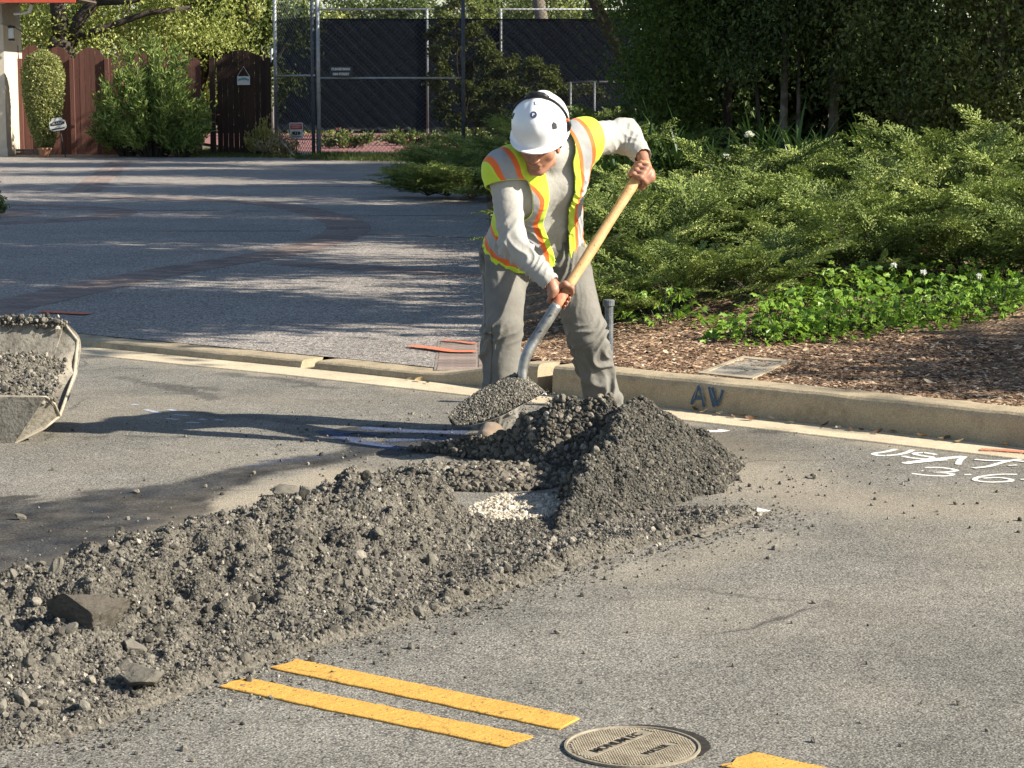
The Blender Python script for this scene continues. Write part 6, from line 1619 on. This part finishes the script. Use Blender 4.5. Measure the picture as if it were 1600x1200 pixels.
# ---- strap-leaved lilies and their white flowers
M_LILY = leaf_mat('lily_leaf', (.02, .045, .014), (.05, .095, .026), None, .2, .4); M_PETAL = leaf_mat('white_petal', (.72, .72, .70), (.85, .85, .84), None, .3, .5)
def strap(lv, r, base, d, L, W, n=5, droop=.5, c=.5):
    d = _n(np.array(d)); h = np.array([d[0], d[1], 0]); hn = _n(h) if np.linalg.norm(h) > 1e-4 else np.array([1., 0, 0]); s = np.array([-hn[1], hn[0], 0]); V = []
    for i in range(n + 1):
        t = i / n; p = base + d * L * t + hn * L * .25 * droop * t * t - np.array([0, 0, 1]) * L * .55 * droop * t ** 2.4; w = W * (1 - t ** 2.2) * .5 + .0008
        V += [p - s * w, p + s * w + np.array([0, 0, .0])]
    F = np.array([f for i in range(n) for f in ((2 * i, 2 * i + 1, 2 * i + 3), (2 * i, 2 * i + 3, 2 * i + 2))]); lv.add(np.array(V), F, np.full(len(F), c))
def lily_proto(seed, nl=46, L=.72, W=.032):
    r = np.random.default_rng(seed); root = empty('lily', (0, 0, 0), 'x', 'plant'); lv = Leaves()
    for i in range(nl):
        a = r.uniform(0, 6.28); e = math.radians(r.uniform(48, 84)); strap(lv, r, np.array([r.normal() * .05, r.normal() * .05, 0]), [math.cos(a) * math.cos(e), math.sin(a) * math.cos(e), math.sin(e)], L * r.uniform(.7, 1.1), W, 5, r.uniform(.3, 1.0), r.uniform(0, 1))
    lv.build('leaves', M_LILY, root); return root
LP = [lily_proto(3), lily_proto(4), lily_proto(5, 60, .6)]
ls = [(1.25, 21.4), (1.6, 21.6), (2.0, 21.3), (2.4, 21.6), (2.75, 21.4), (3.1, 21.6), (3.45, 21.5), (1.4, 22.4), (1.9, 22.5), (2.5, 22.6), (3.0, 22.5), (.95, 20.9)]
for i, (x, y) in enumerate(ls): place(LP[i % 3], i < 3, (x, y - .35, float(bed_z(np.array(x), np.array(y))) + .04), random.uniform(1.1, 1.4), random.uniform(0, 6.28), 'dark strap-leaved lily clump under the hedge trees, %s from the left' % ORD[sorted(ls).index((x, y))], 'lilies under the trees')
for i in range(3): place(LP[i], False, tuple(at((622, 640, 660)[i], 291, .05)), .75, i, 'spiky strap-leaved plant at the left tip of the shaded juniper', 'spiky plants by the driveway')
def flower(px, py, Y, size, lab):
    c = P(px, py, Y); r = np.random.default_rng(int(px)); z0 = float(bed_z(np.array(c.x), np.array(Y))); root = empty('white_flower', (c.x, Y, z0), lab, 'flower', 'white flowers among the junipers')
    b = MB(); b.tube([(c.x + .02, Y, z0), (c.x, Y, c.z)], .005, 5); b.build('stem', M_LILY.copy() if False else M_DBARK, root)
    lv = Leaves(); n = 46; d = rdir(r, n); d[:, 2] = np.abs(d[:, 2]) * .8; V, F = kites(np.array(c) + d * size * .35, d + rdir(r, n) * .4, rdir(r, n), np.full(n, size * .75), np.full(n, size * .5)); lv.add(V, F, r.uniform(0, 1, len(F))); lv.build('petals', M_PETAL, root)
for px, py, Y, s, lb in ((1171, 213, 20.6, .055, 'largest white flower head, topmost among the junipers'), (1134, 247, 19.8, .05, 'white flower head left of and below the topmost one'), (1108, 262, 19.4, .035, 'small white flower head lowest on the left among the junipers'), (1162, 230, 20.2, .03, 'small white flower just below the topmost flower head'), (1166, 247, 19.8, .03, 'small white flower right of the lower flower head')): flower(px, py, Y, s, lb)

# ---- ivy and weeds along the front of the bed
M_IVY = leaf_mat('ivy_leaf', (.07, .15, .025), (.27, .42, .06), (.42, .50, .11), .3, .4)
def lobed(lv, r, pos, D, N_, S, c):
    D = _n(D); X_ = _n(np.cross(D, N_)); N_ = np.cross(X_, D); sh = [(0, 0, 0), (.15, .42, .02), (.45, .30, .08), (.62, .62, .0), (.72, .22, .10), (1.08, 0, -.08), (.72, -.22, .10), (.62, -.62, 0), (.45, -.30, .08), (.15, -.42, .02)]
    n = len(pos); V = np.empty((n, len(sh), 3))
    for k, (a, b_, z) in enumerate(sh): V[:, k] = pos + (D * a + X_ * b_ * .85 + N_ * z) * S[:, None]
    F0 = np.array([(0, i, i + 1) for i in range(1, len(sh) - 1)]); F = (F0[None] + (np.arange(n) * len(sh))[:, None, None]).reshape(-1, 3)
    lv.add(V.reshape(-1, 3), F, np.repeat(c, len(F0)))
def ivy_proto(seed, n=120, R=.30, H=.24):
    r = np.random.default_rng(seed); root = empty('ivy', (0, 0, 0), 'x', 'plant'); lv = Leaves(); st = MB()
    a = r.uniform(0, 6.28, n); q = np.sqrt(r.uniform(0, 1, n)) * R; z = H * (1 - (q / R) ** 2) * r.uniform(.25, 1.05, n) + .02; pos = np.stack([np.cos(a) * q, np.sin(a) * q, z], 1)
    out = np.stack([np.cos(a), np.sin(a), np.zeros(n)], 1) + np.array([0, -.5, -.2]); N_ = np.stack([np.cos(a) * .5, np.sin(a) * .5 - .5, np.ones(n)], 1) + r.normal(0, .45, (n, 3))
    lobed(lv, r, pos, out + r.normal(0, .5, (n, 3)), N_, r.uniform(.032, .062, n), np.clip(r.beta(2, 2, n), 0, 1))
    for k in range(0, n, 4): st.tube([(pos[k][0] * .4, pos[k][1] * .4, .0), tuple(pos[k] * np.array([.8, .8, .7])), tuple(pos[k])], [.003, .0022, .0015], 4, caps=False)
    st.build('stem', M_LILY, root); lv.build('leaves', M_IVY, root); return root
IP = [ivy_proto(1), ivy_proto(2), ivy_proto(3, 90, .26, .2)]
pts = [(1178, 503), (1210, 500), (1245, 500), (1290, 500), (1335, 496), (1380, 494), (1425, 494), (1470, 492), (1515, 488), (1560, 484), (1605, 480), (1240, 480), (1275, 474), (1320, 468), (1375, 462), (1430, 458), (1490, 460), (1545, 455), (1595, 448), (1350, 482), (1450, 478), (1530, 472), (1035, 482), (1640, 470)]
ORD3 = ORD + ['thirteenth', 'fourteenth', 'fifteenth', 'sixteenth', 'seventeenth', 'eighteenth', 'nineteenth', 'twentieth', 'twenty-first', 'twenty-second', 'twenty-third', 'twenty-fourth', 'twenty-fifth', 'twenty-sixth']
for i, (px, py) in enumerate(pts):
    p = at(px, py + 6, .24); z = float(bed_z(np.array(p.x), np.array(p.y))); lab = 'bright green ivy clump in the lit strip along the front of the bed' if px > 1120 else ('small ivy clump in shade under the front juniper right of the pipe', 'small ivy clump nearest the pipe', 'small ivy clump between the pipe and the lit ivy strip')[(px - 985) // 45 if px < 1060 else 2 if px > 1060 else 0] if False else 'small ivy clump in the shade under the front junipers'
    place(IP[i % 3], i < 3, (p.x, p.y, z - .01), random.uniform(.8, 1.15), random.uniform(-.5, .5), lab if px <= 1120 else 'bright green ivy clump, %s from the left along the front of the bed' % ORD3[sorted(q[0] for q in pts).index(px)], 'ivy along the front of the bed')
for i, (px, pt, pb) in enumerate([(1397, 415, 470), (1443, 425, 480), (1530, 432, 478), (1013, 365, 420), (1560, 440, 480), (1300, 440, 490)]):
    p = at(px, pb + 12, .25); t_ = P(px, pt, p.y); w_ = empty('weed', (p.x, p.y, .2), ['tall weed stalk with a pale head above the middle of the ivy', 'weed stalk with a pale head right of the tallest stalk', 'weed stalk near the right end of the ivy', 'thin grass stalk in front of the juniper near the shovel', 'short weed stalk at the far right of the ivy', 'thin weed stalk over the left part of the ivy'][i], 'weed')
    b = MB(); b.tube([tuple(p), tuple((p + t_) / 2 + Vector((.02, 0, 0))), tuple(t_)], [.004, .003, .002], 5); b.build('stalk', M_IVY, w_, fattr={'var': np.full(12, .8)} if False else None)
    r = np.random.default_rng(i); lv = Leaves(); d = rdir(r, 26); V, F = kites(np.array(t_) + d * .004, d, rdir(r, 26), np.full(26, .02), np.full(26, .009)); lv.add(V, F, np.full(len(F), .97)); lv.build('head', M_PETAL if i < 3 else M_IVY, w_)

# ---- broad-leaved trees
def tree(name, base, trunk_h, lean, crown, nleaf, L, W, mat, bark, label, cat='tree', group=None, seed=0, tr=.09, clump=.35, limbs=7, ztop=None, dropz=None, shell=.55):
    """tapered trunk with limbs; leaves gathered in clumps through the crown's volume"""
    r = np.random.default_rng(seed); base = np.array(base, float); root = empty(name, tuple(base), label, cat, group); b = MB()
    (cx, cy, cz), (ax, ay, az) = crown; C = np.array([cx, cy, cz]); top = base + np.array([lean[0], lean[1], trunk_h])
    b.tube([tuple(base - [0, 0, .05]), tuple(base + (top - base) * .4 + r.normal(0, .03, 3) * [1, 1, 0]), tuple(top)], [tr * 1.25, tr, tr * .75], 9)
    nc = max(8, int(nleaf / 160)); d = rdir(r, nc); q = r.uniform(shell, 1.0, nc) ** (1 / 1.5); cc = C + d * q[:, None] * np.array([ax, ay, az])
    if dropz: cc[:, 2] = np.maximum(cc[:, 2], dropz)
    for k in range(limbs):
        e = cc[k * nc // limbs]; m = (top + e) / 2 + r.normal(0, .12, 3); b.tube([tuple(top - [0, 0, .1 * (k % 3)]), tuple(m), tuple(e)], [tr * .6, tr * .35, tr * .12], 6, caps=False)
    b.build('trunk', bark, root, smooth=True)
    w = r.integers(0, nc, nleaf); pos = cc[w] + r.normal(0, clump * .5, (nleaf, 3)) * np.array([1, 1, .7]); out = _n(pos - C)
    if dropz: pos[:, 2] = np.where(pos[:, 2] < dropz - .12, dropz - .12 + r.uniform(0, .4, nleaf), pos[:, 2])
    D = out * .5 + rdir(r, nleaf) + np.array([0, 0, -.45]); N_ = out * .8 + rdir(r, nleaf) * .8 + np.array([0, 0, .5])
    V, F = kites(pos, D, N_, L * r.uniform(.65, 1.25, nleaf), W * r.uniform(.7, 1.2, nleaf)); lv = Leaves(); cv = np.clip(r.normal(0, .13, nc)[w] + r.uniform(.1, .9, nleaf), 0, 1); lv.add(V, F, np.repeat(cv, 2)); lv.build('crown', mat, root)
    return root
M_HEDGE = leaf_mat('dark_hedge_leaf', (.038, .064, .022), (.14, .195, .065), None, .2, .38, .35); M_HEDGE2 = leaf_mat('olive_hedge_leaf', (.055, .08, .026), (.20, .24, .08), None, .25, .42, .3)
M_THUJA = leaf_mat('yellow_green_leaf', (.05, .085, .018), (.12, .17, .035), None, .3, .5)
bz = lambda x, y: float(bed_z(np.array(x), np.array(y)))
HT = [((1.75, 24.0), (1.72, 24.0, 3.0), (.50, .7, 2.3), 9000, M_THUJA, M_DBARK, 'yellow green bushy tree at the left end of the dark hedge'),
      ((2.4, 24.2), (2.5, 24.4, 3.9), (.9, 1.0, 2.2), 9000, M_HEDGE, M_DBARK, 'dark hedge tree just right of the yellow green one'),
      ((2.88, 23.4), (2.85, 23.4, 3.9), (1.1, 1.0, 2.4), 10000, M_HEDGE, M_PBARK, 'dark hedge tree with a pale trunk above the white flowers'),
      ((3.45, 23.6), (3.5, 23.5, 3.8), (1.0, 1.0, 2.3), 9000, M_HEDGE, M_BARK, 'dark hedge tree with a grey trunk, middle of the hedge'),
      ((4.05, 22.9), (4.2, 22.8, 3.3), (1.0, .9, 2.2), 11000, M_HEDGE2, M_PBARK, 'olive leaved hedge tree with a thin pale trunk'),
      ((4.95, 22.3), (4.9, 22.5, 2.5), (1.0, .9, 1.9), 13000, M_HEDGE2, M_BARK, 'dense olive leaved shrub tree at the upper right edge'),
      ((6.2, 22.5), (6.2, 22.8, 3.2), (1.4, 1.2, 2.5), 9000, M_HEDGE2, M_BARK, 'hedge tree beyond the right edge of the hedge'),
      ((2.55, 26.0), (2.55, 26.2, 1.9), (.95, .9, 2.0), 8000, M_HEDGE, M_DBARK, 'dark tree in the second hedge row behind the yellow green one'),
      ((2.9, 27.2), (2.9, 27.3, 2.2), (1.2, .8, 2.3), 6000, M_HEDGE, M_DBARK, 'dark tree farthest back behind the pale trunks'),
      ((3.4, 26.0), (3.4, 26.2, 1.9), (1.5, .9, 2.0), 9000, M_HEDGE, M_DBARK, 'dark tree in the second hedge row behind the pale trunk'),
      ((5.2, 25.5), (5.2, 25.6, 1.9), (1.6, .9, 2.0), 9000, M_HEDGE, M_DBARK, 'dark tree in the second hedge row on the right')]
for i, (b_, c_, r_, n, m_, bk, lb) in enumerate(HT):
    z = bz(*b_); dz = 1.35 if 0 < i < 5 else None
    tree('hedge_tree', (*b_, z), 1.9, (.05, .2), (c_, r_), n * (3 if i > 6 else 2), .060 if i < 7 else .11, .036 if i < 7 else .07, m_, bk, lb, group='trees of the dark hedge', seed=40 + i, tr=.042 if i in (2, 4) else .05, dropz=dz, clump=.38)
for x, y, lean, lb in ((3.02, 23.5, .1, 'slim pale trunk leaning right among the hedge trees'), (2.72, 23.5, -.15, 'slim dark stem leaning left among the hedge trees')):
    rt = empty('sapling', (x, y, bz(x, y)), lb, 'tree'); b = MB(); b.tube([(x, y, bz(x, y) - .02), (x + lean * .5, y, 1.3), (x + lean, y + .5, 2.8)], [.03, .022, .012], 8); b.build('trunk', M_PBARK if lean > 0 else M_DBARK, rt, smooth=True)
    r = np.random.default_rng(7); lv = Leaves(); pos = np.array([x + lean, y + .2, 2.7]) + r.normal(0, .3, (500, 3)); V, F = kites(pos, rdir(r, 500), rdir(r, 500), np.full(500, .06), np.full(500, .035)); lv.add(V, F, r.uniform(0, 1, len(F))); lv.build('crown', M_HEDGE, rt)

# tall trees standing right of the picture; their shade falls over the driveway and the hedge
M_SHADE = leaf_mat('street_tree_leaf', (.03, .055, .015), (.07, .11, .03), None, .2, .5)
ST = [((7.6, 13.2), (3.9, 12.7, 6.1), (2.9, 1.9, 1.5), 14000), ((9.2, 12.2), (5.7, 12.75, 6.0), (1.9, 1.8, 1.4), 10000), ((9.4, 16.5), (5.9, 16.6, 6.6), (1.9, 2.0, 1.4), 10000), ((9.8, 21.0), (6.6, 20.3, 7.2), (2.2, 2.0, 1.4), 9000), ((7.8, 17.5), (3.9, 17.2, 6.2), (2.8, 2.0, 1.5), 13000), ((8.2, 22.5), (4.4, 21.6, 6.6), (2.8, 2.2, 1.6), 12000), ((8.8, 28.0), (4.8, 26.5, 6.6), (3.0, 2.4, 1.7), 11000), ((10.5, 31.5), (7.9, 31.0, 6.3), (2.7, 2.8, 1.7), 19000), ((11.5, 42), (8.5, 41.3, 6.5), (2.7, 2.6, 1.7), 19000), ((11, 37.5), (8.0, 36.5, 6.4), (2.7, 2.8, 1.7), 19000), ((9.0, 34.0), (5.0, 31.5, 6.8), (3.2, 2.2, 1.7), 9000), ((9, 39), (4.5, 38.2, 6.8), (3.2, 2.0, 1.8), 9000), ((4.5, 44), (1.8, 43.0, 6.9), (2.8, 1.6, 1.7), 9000), ((6.5, 48.5), (3.4, 47.0, 7.0), (2.8, 1.8, 1.7), 9000), ((3.6, 51.5), (1.3, 50.3, 5.9), (2.5, 1.8, 1.5), 9000),
      ((13.4, 8.5), (12.75, 8.7, 5.3), (2.1, 1.1, 1.4), 12000), ((6.5, 54.5), (6.0, 51.5, 6.9), (3.2, 2.6, 3.0), 12000), ((11, 51), (9.6, 50.2, 7.2), (3.0, 2.5, 3.0), 9000), ((13.5, 20.5), (10.8, 21.0, 6.0), (3.0, 1.5, 2.2), 3500), ((14, 26), (11.0, 25.0, 6.2), (3.0, 2.0, 2.3), 3500), ((12.5, 46.0), (9.5, 46.0, 5.6), (3.2, 2.8, 2.2), 6500), ((14.5, 53.0), (12.0, 53.5, 5.8), (3.5, 3.2, 2.4), 7000)]
for i, (b_, c_, r_, n) in enumerate(ST):
    tree('street_tree', (*b_, .1), c_[2] - 1.2, (c_[0] - b_[0], c_[1] - b_[1]), (c_, r_), n, .17, .11, M_SHADE, M_DBARK, 'tall street tree standing to the right of the view', group='tall trees right of the view', seed=80 + i, tr=.16, clump=.75, limbs=9, shell=.1)

# ---- plants on the far side
M_COL = leaf_mat('clipped_box_leaf', (.12, .145, .045), (.40, .41, .16), (.54, .52, .26), .3, .5)
def column_bush():
    c0 = P(70, 232, 51.8); c0.z = .05; root = empty('columnar_bush', tuple(c0), 'tall clipped columnar bush, carrot shaped, in front of the red fence', 'bush'); r = np.random.default_rng(3); n = 9000; zt_ = Zp(80, 51.8)
    t = r.uniform(0, 1, n); rad = np.interp(t, [0, .06, .2, .5, .75, .92, 1.0], [.10, .20, .30, .43, .47, .38, .05]) ; rad = rad * (1 + .05 * vnoise(np.stack([t * 9, t * 5, t], 1), 1, 3)); a = r.uniform(0, 6.28, n); q = r.uniform(.82, 1.03, n)
    pos = np.stack([c0.x + np.cos(a) * rad * q, c0.y + np.sin(a) * rad * q, .25 + t * (zt_ - .25)], 1); out = np.stack([np.cos(a), np.sin(a), (t > .85) * 1.5], 1)
    V, F = kites(pos, out * .6 + rdir(r, n), out + rdir(r, n) * .6, np.full(n, .075), np.full(n, .045)); lv = Leaves(); lv.add(V, F, np.repeat(r.uniform(0, 1, n), 2)); lv.build('foliage', M_COL, root)
    b = MB(); b.tube([(c0.x, c0.y, .1), (c0.x, c0.y, 1.9)], [.05, .03], 8); b.build('trunk', M_DBARK, root)
    # dark twiggy core so that light does not fall straight through
    b = MB(); zz = np.linspace(.3, zt_ - .1, 10); 
    for k in range(60):
        a = random.uniform(0, 6.28); z = random.uniform(.3, zt_ - .2); b.tube([(c0.x, c0.y, z - .1), (c0.x + .36 * math.cos(a), c0.y + .36 * math.sin(a), z + .1)], [.012, .004], 4, caps=False)
    b.build('twigs', M_DBARK, root)
column_bush()
M_OLE = leaf_mat('oleander_leaf', (.06, .10, .028), (.32, .40, .12), (.54, .57, .30), .3, .4); M_PINK = leaf_mat('pink_petal', (.5, .06, .14), (.6, .12, .22), None, .3, .5)
def shrub(name, px, py_b, py_t, Y, wpx, n, L, W, mat, label, seed, blossoms=0, pmat=None, depth=.8, group=None, up=.6, spread=.5):
    c = P(px, py_b, Y); c.z = .05; root = empty(name, tuple(c), label, 'shrub', group); r = np.random.default_rng(seed); H = P(px, py_t, Y).z - .05; R = wpx / 2 / 3400 * Y; lv = Leaves(); b = MB()
    ns = max(10, n // 110); a = r.uniform(0, 6.28, ns); q = np.sqrt(r.uniform(0, 1, ns)); hh = H * r.uniform(.35, 1.0, ns) * (1 - .45 * q ** 2.5); e = np.stack([c.x + np.cos(a) * q * R, c.y + np.sin(a) * q * R * depth, .05 + hh], 1)
    for k in range(ns): b.tube([(c.x + (e[k][0] - c.x) * .2, c.y + (e[k][1] - c.y) * .2, .03), tuple((e[k] + [c.x + (e[k][0] - c.x) * .3, c.y, .4]) / 2), tuple(e[k])], [.018, .012, .005], 4, caps=False)
    b.build('stem', M_DBARK, root)
    w = r.integers(0, ns, n); t = r.uniform(.25, 1.0, n); s0 = np.stack([c.x + (e[w, 0] - c.x) * .25, c.y + (e[w, 1] - c.y) * .25, np.full(n, .1)], 1); pos = s0 + (e[w] - s0) * t[:, None] + r.normal(0, spread * .12, (n, 3)); pos[:, 2] = np.maximum(pos[:, 2], .07)
    D = _n(e[w] - s0) * .5 + rdir(r, n) + np.array([0, 0, up]); V, F = kites(pos, D, rdir(r, n) + np.array([0, -.3, .7]), L * r.uniform(.7, 1.2, n), np.full(n, W)); lv.add(V, F, np.repeat(np.clip(r.uniform(0, .95, n), 0, 1), 2)); lv.build('foliage', mat, root)
    if blossoms:
        lv = Leaves(); k = r.integers(0, ns, blossoms * 8); p = e[k] + r.normal(0, .12, (len(k), 3)); V, F = kites(np.repeat(p, 3, 0), rdir(r, len(k) * 3), rdir(r, len(k) * 3), np.full(len(k) * 3, .05), np.full(len(k) * 3, .035)); lv.add(V, F, r.uniform(0, 1, len(F))); lv.build('blossoms', pmat, root)
    return root
shrub('oleander', 240, 236, 52, 51.6, 190, 15000, .17, .042, M_OLE, 'large oleander with narrow leaves between the red fence and dark gate', 5, 3, M_PINK)
shrub('oleander', 200, 236, 110, 52.4, 120, 4200, .15, .04, M_OLE, 'smaller oleander growing against the red fence left of the large one', 6)
shrub('oleander', 285, 238, 150, 51.4, 95, 3000, .15, .04, M_OLE, 'low leafy oleander shoots in front of the dark fence panel', 7)
M_GOLD = leaf_mat('golden_leaf', (.22, .21, .07), (.46, .42, .14), (.58, .50, .2), .3, .5); M_DRY = leaf_mat('dry_twig_leaf', (.26, .21, .11), (.42, .35, .20), None, .2, .7)
shrub('golden_shrub', 410, 240, 178, 52.2, 66, 1500, .10, .03, M_GOLD, 'spiky golden green shrub below the hanging gate sign', 8, up=1.2)
shrub('dry_bush', 432, 247, 202, 51.9, 72, 2600, .07, .028, M_DRY, 'dry straw coloured bush by the foot of the court fence', 9, up=.9)
b = MB(); b.tube([P(436, 217, 51.6), P(456, 240, 51.5), P(462, 246, 51.5)], [.035, .035, .03], 8); tag(b.build('cut_branch', M_PBARK, smooth=True), 'pale cut branch leaning out of the dry straw coloured bush', 'branch')
# low grass along the court fence
M_GRASS = leaf_mat('lawn_grass', (.035, .06, .014), (.10, .13, .035), (.2, .19, .07), .25, .6)
def grass(name, poly, n, L, lab, seed):
    r = np.random.default_rng(seed); P_ = np.array([tuple(at(*p, z=.05))[:2] for p in poly]); lo, hi = P_.min(0), P_.max(0); q = r.uniform(lo, hi, (n, 2)); q = q[in_poly(q, P_)]; m = len(q); pos = np.c_[q, np.full(m, .05)]
    d = np.stack([r.normal(0, .4, m), r.normal(0, .4, m), np.ones(m)], 1); V, F = kites(pos, d, rdir(r, m), L * r.uniform(.6, 1.3, m), np.full(m, L * .14)); return tag(mk(name, V, F, M_GRASS, fattr={'var': np.repeat(r.uniform(0, 1, m), 2)}), lab, 'grass', kind='stuff')
grass('grass', [(268, 246), (330, 234), (420, 233), (470, 243), (470, 249), (420, 248)], 9000, .09, 'small patch of lawn in front of the dark gate', 3)
grass('grass_strip', [(460, 250), (500, 243), (620, 244), (1000, 246), (1000, 256), (600, 254)], 12000, .13, 'strip of rough grass along the foot of the court fence', 4)
for i, (px, w_) in enumerate(((545, 110), (640, 120), (740, 110), (840, 120))):
    shrub('flower_bed', px, 222, 204, 60 + i * 3.5, w_, 1500, .12, .06, M_HEDGE2, ['flowering plants behind the court fence below the notice', 'flowering plants behind the court fence with a bright pink bloom', 'low plants behind the court fence near its middle post', 'low plants behind the court fence left of the helmet'][i], 20 + i, 2 if i < 2 else 0, M_PINK, group='plants inside the court fence')
M_SUNNY = leaf_mat('sunny_leaf', (.11, .14, .035), (.50, .53, .17), (.70, .70, .36), .3, .5); M_MID = leaf_mat('mid_green_leaf', (.05, .08, .02), (.13, .165, .045), None, .3, .5)
M_BALL = leaf_mat('round_bush_leaf', (.06, .085, .025), (.26, .30, .09), (.42, .44, .17), .3, .5)
# trees and round bushes beyond the fences
def bt(px, Y, cz, rx, rz, n, mat, lab, L=.16, th=1.6, tr=.16, seed=0, bark=M_DBARK, nm='garden_tree', clump=.55, shell=.35): 
    x = X(px, Y); return tree(nm, (x, Y, .0), th, (.1, 0), ((x, Y + .3, cz), (rx, rx * .8, rz)), n, L, L * .6, mat, bark, lab, seed=seed, tr=tr, clump=clump, limbs=8, shell=shell, group='trees beyond the fences')
oak = empty('oak_tree', (X(104, 57), 57, 0), 'dark forked oak trunk with sunlit leaves behind the red fence', 'tree'); b = MB()
xo = X(104, 57); b.tube([(xo, 57, 0), (xo + .05, 57, Zp(72, 57)), (xo + .1, 57, Zp(62, 57))], [.42, .36, .33], 10)
for pts_, rr in (([(100, 66), (92, 30), (88, 0), (84, -60)], .26), ([(108, 66), (125, 30), (146, 4), (175, -40)], .22), ([(112, 62), (160, 45), (230, 20), (300, 12)], .11), ([(150, 4), (205, 2), (250, -12)], .09)): b.tube([tuple(P(px, py, 57)) for px, py in pts_], [rr, rr * .85, rr * .7, rr * .5][:len(pts_)], 8)
b.build('trunk', M_DBARK, oak, smooth=True)
r = np.random.default_rng(12); n = 26000; cc = np.array([tuple(P(r.uniform(-60, 400), r.uniform(-130, 72), 57 + r.uniform(-.6, 3.2))) for _ in range(150)]); w = r.integers(0, 150, n); pos = cc[w] + r.normal(0, .30, (n, 3)); D = rdir(r, n) + np.array([0, 0, -.6]); V, F = kites(pos, D, rdir(r, n) + np.array([.4, -.4, .6]), .12 * r.uniform(.7, 1.2, n), .062 * r.uniform(.7, 1.2, n)); lv = Leaves(); lv.add(V, F, np.repeat(np.clip(r.normal(0, .22, 150)[w] + r.uniform(.1, .9, n), 0, 1), 2)); lv.build('crown', M_SUNNY, oak)
bt(395, 59, 3.6, 1.7, 2.8, 6500, M_MID, 'dark green tree between the sunny oak and the court fence', seed=3)
bt(310, 60, 3.6, 2.2, 2.6, 7000, M_SUNNY, 'sunny yellow green tree right behind the arched gate', seed=4)
bt(30, 62, 3.0, 2.6, 3.2, 7000, M_MID, 'mid green tree behind the house corner', seed=5)
bt(200, 64, 3.0, 3.0, 3.2, 8000, M_SUNNY, 'sunny tree far behind the red fence', seed=6)
for px, Y, cz, rx, rz, n, m_, lb in ((726, 70, 2.6, 1.12, 2.6, 15000, M_BALL, 'tall rounded clipped bush with a sunny top behind the court screen'), (822, 68, 1.25, 1.35, 1.35, 13000, M_BALL, 'broad round bush behind the court screen left of the helmet'), (905, 66, .9, .9, 1.0, 3000, M_HEDGE2, 'small dark bush beside the low bare fence')):
    x = X(px, Y); tree('round_bush', (x, Y, 0), .6, (0, 0), ((x, Y, cz), (rx, rx, rz)), n, .13, .085, m_, M_DBARK, lb, cat='bush', group='round bushes inside the court', seed=int(px), tr=.08, clump=.2, limbs=4, shell=.8)
far = [(460, 86, M_SUNNY), (540, 88, M_BALL), (620, 87, M_MID), (700, 90, M_SUNNY), (790, 88, M_MID), (850, 86, M_BALL), (920, 90, M_SUNNY), (990, 88, M_MID), (1060, 86, M_MID), (420, 95, M_MID), (570, 97, M_SUNNY), (760, 97, M_BALL), (880, 97, M_MID), (330, 88, M_MID), (240, 92, M_SUNNY), (120, 90, M_MID), (10, 88, M_MID), (-90, 86, M_MID)]
ORD2 = ORD + ['thirteenth', 'fourteenth', 'fifteenth', 'sixteenth', 'seventeenth', 'eighteenth', 'nineteenth', 'twentieth', 'twenty-first', 'twenty-second']
for i, (px, Y, m_) in enumerate(far): bt(px, Y, 2.6 + .3 * (i % 3), 2.4 + .4 * (i % 2), 3.7, 5200, m_, 'leafy tree beyond the fences, %s from the left in the far row' % ORD2[sorted(q[0] for q in far).index(px)], L=.22, th=1.8, tr=.22, seed=200 + i, clump=.7, shell=.2, nm='far_tree')
b = MB(); xa = X(838, 83); rt = empty('leaning_tree', (xa, 83, 0), 'leaning bare trunk beyond the far court fence', 'tree'); b.tube([(xa + .5, 83, 0), (xa + .3, 83, 3.6), (xa - .2, 83, 6.5)], [.3, .26, .2], 8); b.build('trunk', M_BARK, rt, smooth=True)
# clear small bush at the very left of the driveway
p = at(-8, 338, .05); tree('round_bush', (p.x, p.y, .05), .3, (0, 0), ((p.x - .1, p.y, .32), (.22, .22, .26)), 1200, .05, .03, M_HEDGE, M_DBARK, 'small dark bush cut by the left edge beside the brick circle', cat='bush', seed=9, tr=.02, clump=.08, limbs=3, shell=.7)
